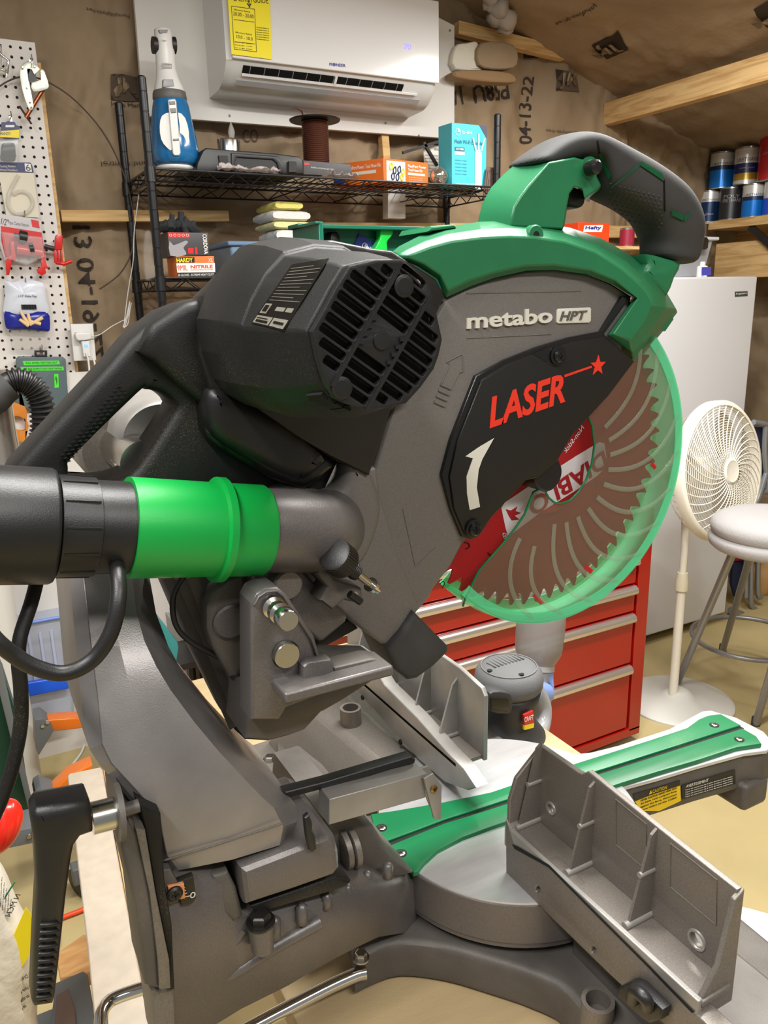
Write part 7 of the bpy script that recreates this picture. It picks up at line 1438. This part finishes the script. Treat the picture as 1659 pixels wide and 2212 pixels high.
# latch on the fixed fence
slab('fence_latch', 0, 0.402, 0.413, [(1331, 2152), (1335, 2133), (1360, 2122), (1376, 2128), (1430, 2182), (1426, 2204), (1402, 2212), (1385, 2200)], PLAS, saw, 0.002)
bm = bm_new(); a_tube(bm, smooth_path([PT(0, .401, 1366, 2160), PT(0, .390, 1372, 2140), PT(0, .390, 1396, 2160), PT(0, .401, 1398, 2176)], 5), .005, 12); fin(bm); obj_from_bm('latch_loop', bm, PLAS, saw, 60)
slab('fence_gap', 0, 0.4137, 0.4142, [(1106, 1824), (1116, 1828), (1185, 1868), (1300, 1984), (1400, 2084), (1500, 2186), (1494, 2188), (1400, 2090), (1300, 1990), (1185, 1874), (1112, 1834)], DARK, saw, 0)
# far fence: lower back plate with ledge and sliding upper part
FX = 0.455
slab('fixed_fence', 0, 0.440, 0.458, [(729, 1396), (760, 1400), (800, 1430), (830, 1480), (900, 1550), (965, 1625), (1000, 1660), (1028, 1702), (1010, 1708), (960, 1690), (905, 1642), (850, 1580), (760, 1480), (740, 1450)], ALU, saw, 0.002, label='fixed aluminium fence on the far side of the blade')
bm = bm_new()
for q in ((783, 1507), (865, 1603)): a_lathe(bm, [(-0.001, 0.0035), (0.001, 0.0035)], PT(0, 0.4395, *q), (1, 0, 0), 14)
fin(bm); obj_from_bm('fence_bore', bm, DARK, saw)
q0 = PT(0, 0.475, 1046, 1498); q1 = PT(0, 0.475, 1046, 1645)
yA = q0.y; zB = q1.z; zT = q0.z; yZ = 1.01
prof = [Vector((0.475, yA, zB)), Vector((0.475, yA, zT-0.004)), Vector((0.475, yA+0.006, zT+0.004)), Vector((0.475, yA+0.05, zT+0.010)), Vector((0.475, yZ, zT+0.010)), Vector((0.475, yZ, zB))]
ff = obj_from_bm('sliding_fence', curve_bm([prof], 0, 0.475, 0.481, 0.0012), ALU, saw, label='tall sliding aluminium fence on the far side of the blade')
bm = bm_new(); a_box(bm, (0.440, yA+0.004, zB), (0.476, yZ, zB+0.006)); fin(bm); obj_from_bm('fence_ledge', bm, ALU_D, ff, bevel=0.001)
for i, yy in enumerate((yA+0.055, yA+0.115, yA+0.20, yA+0.28)):
    bm = bm_new(); t = 0.0015; a_loft(bm, [[(0.476, yy-t, zT-0.004), (0.468, yy-t, zT-0.012), (0.447, yy-t, zB+0.006), (0.476, yy-t, zB+0.006)], [(0.476, yy+t, zT-0.004), (0.468, yy+t, zT-0.012), (0.447, yy+t, zB+0.006), (0.476, yy+t, zB+0.006)]]); a_tube(bm, [(0.443, yy, zB+0.008), (0.476, yy, zB+0.008)], 0.0035, 14); fin(bm); obj_from_bm('fence_rib', bm, ALU, ff)

# side stop bar beside the column
S('stop_rail', 0.545, 0.012, [(614, 1712), (700, 1690), (889, 1634), (899, 1642), (896, 1650), (846, 1662), (791, 1682), (628, 1724)], PLAS, 0.002)
bm = bm_new(); a = PT(1, 0.528, 711, 1755); b = PT(1, 0.528, 921, 1697); hh = (PT(1, 0.528, 711, 1727)-PT(1, 0.528, 710, 1783)).length
a_obox(bm, a+Vector((0, 0.011, 0)), b+Vector((0, 0.011, 0)), 0.022, hh); fin(bm); obj_from_bm('stop_bar', bm, ALU, saw, bevel=0.0008, label='square silver bar')
S('stop_clip', 0.523, 0.003, [(916, 1682), (936, 1670), (955, 1698), (953, 1771), (938, 1769), (920, 1700)], ALU, 0.0008)
S('stop_clip', 0.549, 0.003, [(905, 1662), (925, 1655), (942, 1680), (942, 1752), (930, 1745), (908, 1690)], ALU, 0.0008)
bm = bm_new(); screw_bm(bm, PT(1, 0.5225, 937, 1704), (0, -1, 0), 0.0035, 0.0015); fin(bm); obj_from_bm('screw', bm, [mat('brass', (170, 130, 70), 0.3, 0.9), DARK], saw)
# chrome extension rods
def rod(name, pts, r, z, sub=6):
    bm = bm_new(); a_tube(bm, smooth_path([PT(2, z, *p) for p in pts], sub), r, 20); fin(bm); return obj_from_bm(name, bm, CHROME, saw, 60)
rod('extension_rod', [(790, 2100), (765, 2107), (700, 2137), (564, 2208), (450, 2270)], 0.0065, 0.868)
rod('extension_rod', [(400, 2105), (330, 2128), (258, 2152), (232, 2168), (219, 2195), (222, 2240), (240, 2290)], 0.006, 0.90)

# thin sensor lead and motor cord belong to the saw
bm = bm_new(); a_tube(bm, smooth_path([PT(1, 0.555, *p) for p in ((400, 1240), (375, 1285), (378, 1345), (410, 1385), (475, 1420))], 6), 0.0022, 10); fin(bm); obj_from_bm('laser_lead', bm, PLAS, saw, 60)
bm = bm_new(); a_tube(bm, smooth_path([PT(1, y_, *p) for p, y_ in (((246, 1190), .535), ((254, 1235), .50), ((256, 1290), .485), ((240, 1365), .48), ((200, 1425), .48), ((140, 1454), .48), ((80, 1443), .48), ((30, 1415), .48), ((-20, 1370), .48), ((-60, 1300), .50))], 8), 0.0050, 16); fin(bm); obj_from_bm('power_cord', bm, PLAS, saw, 60)
bm = bm_new(); a_tube(bm, smooth_path([PT(1, y_, *p) for p, y_ in (((90, 1190), .55), ((84, 1235), .55), ((68, 1300), .54), ((44, 1375), .53), ((40, 1430), .52), ((45, 1490), .52), ((44, 1570), .52), ((26, 1660), .52), ((2, 1730), .52), ((-30, 1800), .52))], 8), 0.0046, 16); fin(bm); obj_from_bm('power_cord', bm, PLAS_D, saw, 60)

# ---- dust hose with its printed adapter
hose = thing('dust_hose', tuple(HA-HD*.12-Vector((0, 0, .03))), 'black vacuum hose with a bright green adapter on the saw dust port', 'hose')
def hx(px):  # distance along the hose axis at which it passes pixel column px
    lo, hi = -.6, .3
    for _ in range(40):
        m_ = (lo+hi)/2; q = RM.T@(np.array(HA+HD*m_)-CAM); x = CX+FPX*q[0]/q[2]
        if x < px: lo = m_
        else: hi = m_
    return (lo+hi)/2
def hl(name, prof, m, ang=40, **kw):
    bm = bm_new(); a_lathe(bm, prof, HA, HD, 64); fin(bm); return obj_from_bm(name, bm, m, hose, ang, **kw)
xg0, xg1, xf = hx(274), hx(566), hx(470)
hl('adapter', [(xg0, 0.0325), (xg0, 0.0345), (xf-0.0035, 0.0338), (xf-0.0025, 0.0378), (xf+0.0025, 0.0378), (xf+0.0035, 0.0338), (xg1-0.002, 0.0338), (xg1, 0.0325), (xg1, 0.030), (xg0+0.02, 0.030)], BGREEN, label='bright green printed adapter ring')
hl('hose_cuff', [(hx(203), 0.0312), (xg0+0.01, 0.0312)], PLAS)
hl('hose_collar', [(hx(117), 0.0325), (hx(119), 0.0332), (hx(201), 0.0326), (hx(203), 0.031)], PLAS)
for k in range(12):
    an = 2*math.pi*k/12+0.2; bm = bm_new(); s_, u_ = _frame(HD); o = HA+(s_*math.cos(an)+u_*math.sin(an))*.033; a_obox(bm, o+HD*hx(124), o+HD*hx(197), 0.0012, 0.0012); fin(bm); obj_from_bm('collar_ridge', bm, PLAS, hose)
hl('hose_sleeve', [(hx(115), 0.032), (hx(113), 0.0365), (hx(105), 0.0375), (hx(-60), 0.0375), (hx(-400), 0.0375)], PLAS, ang=60)
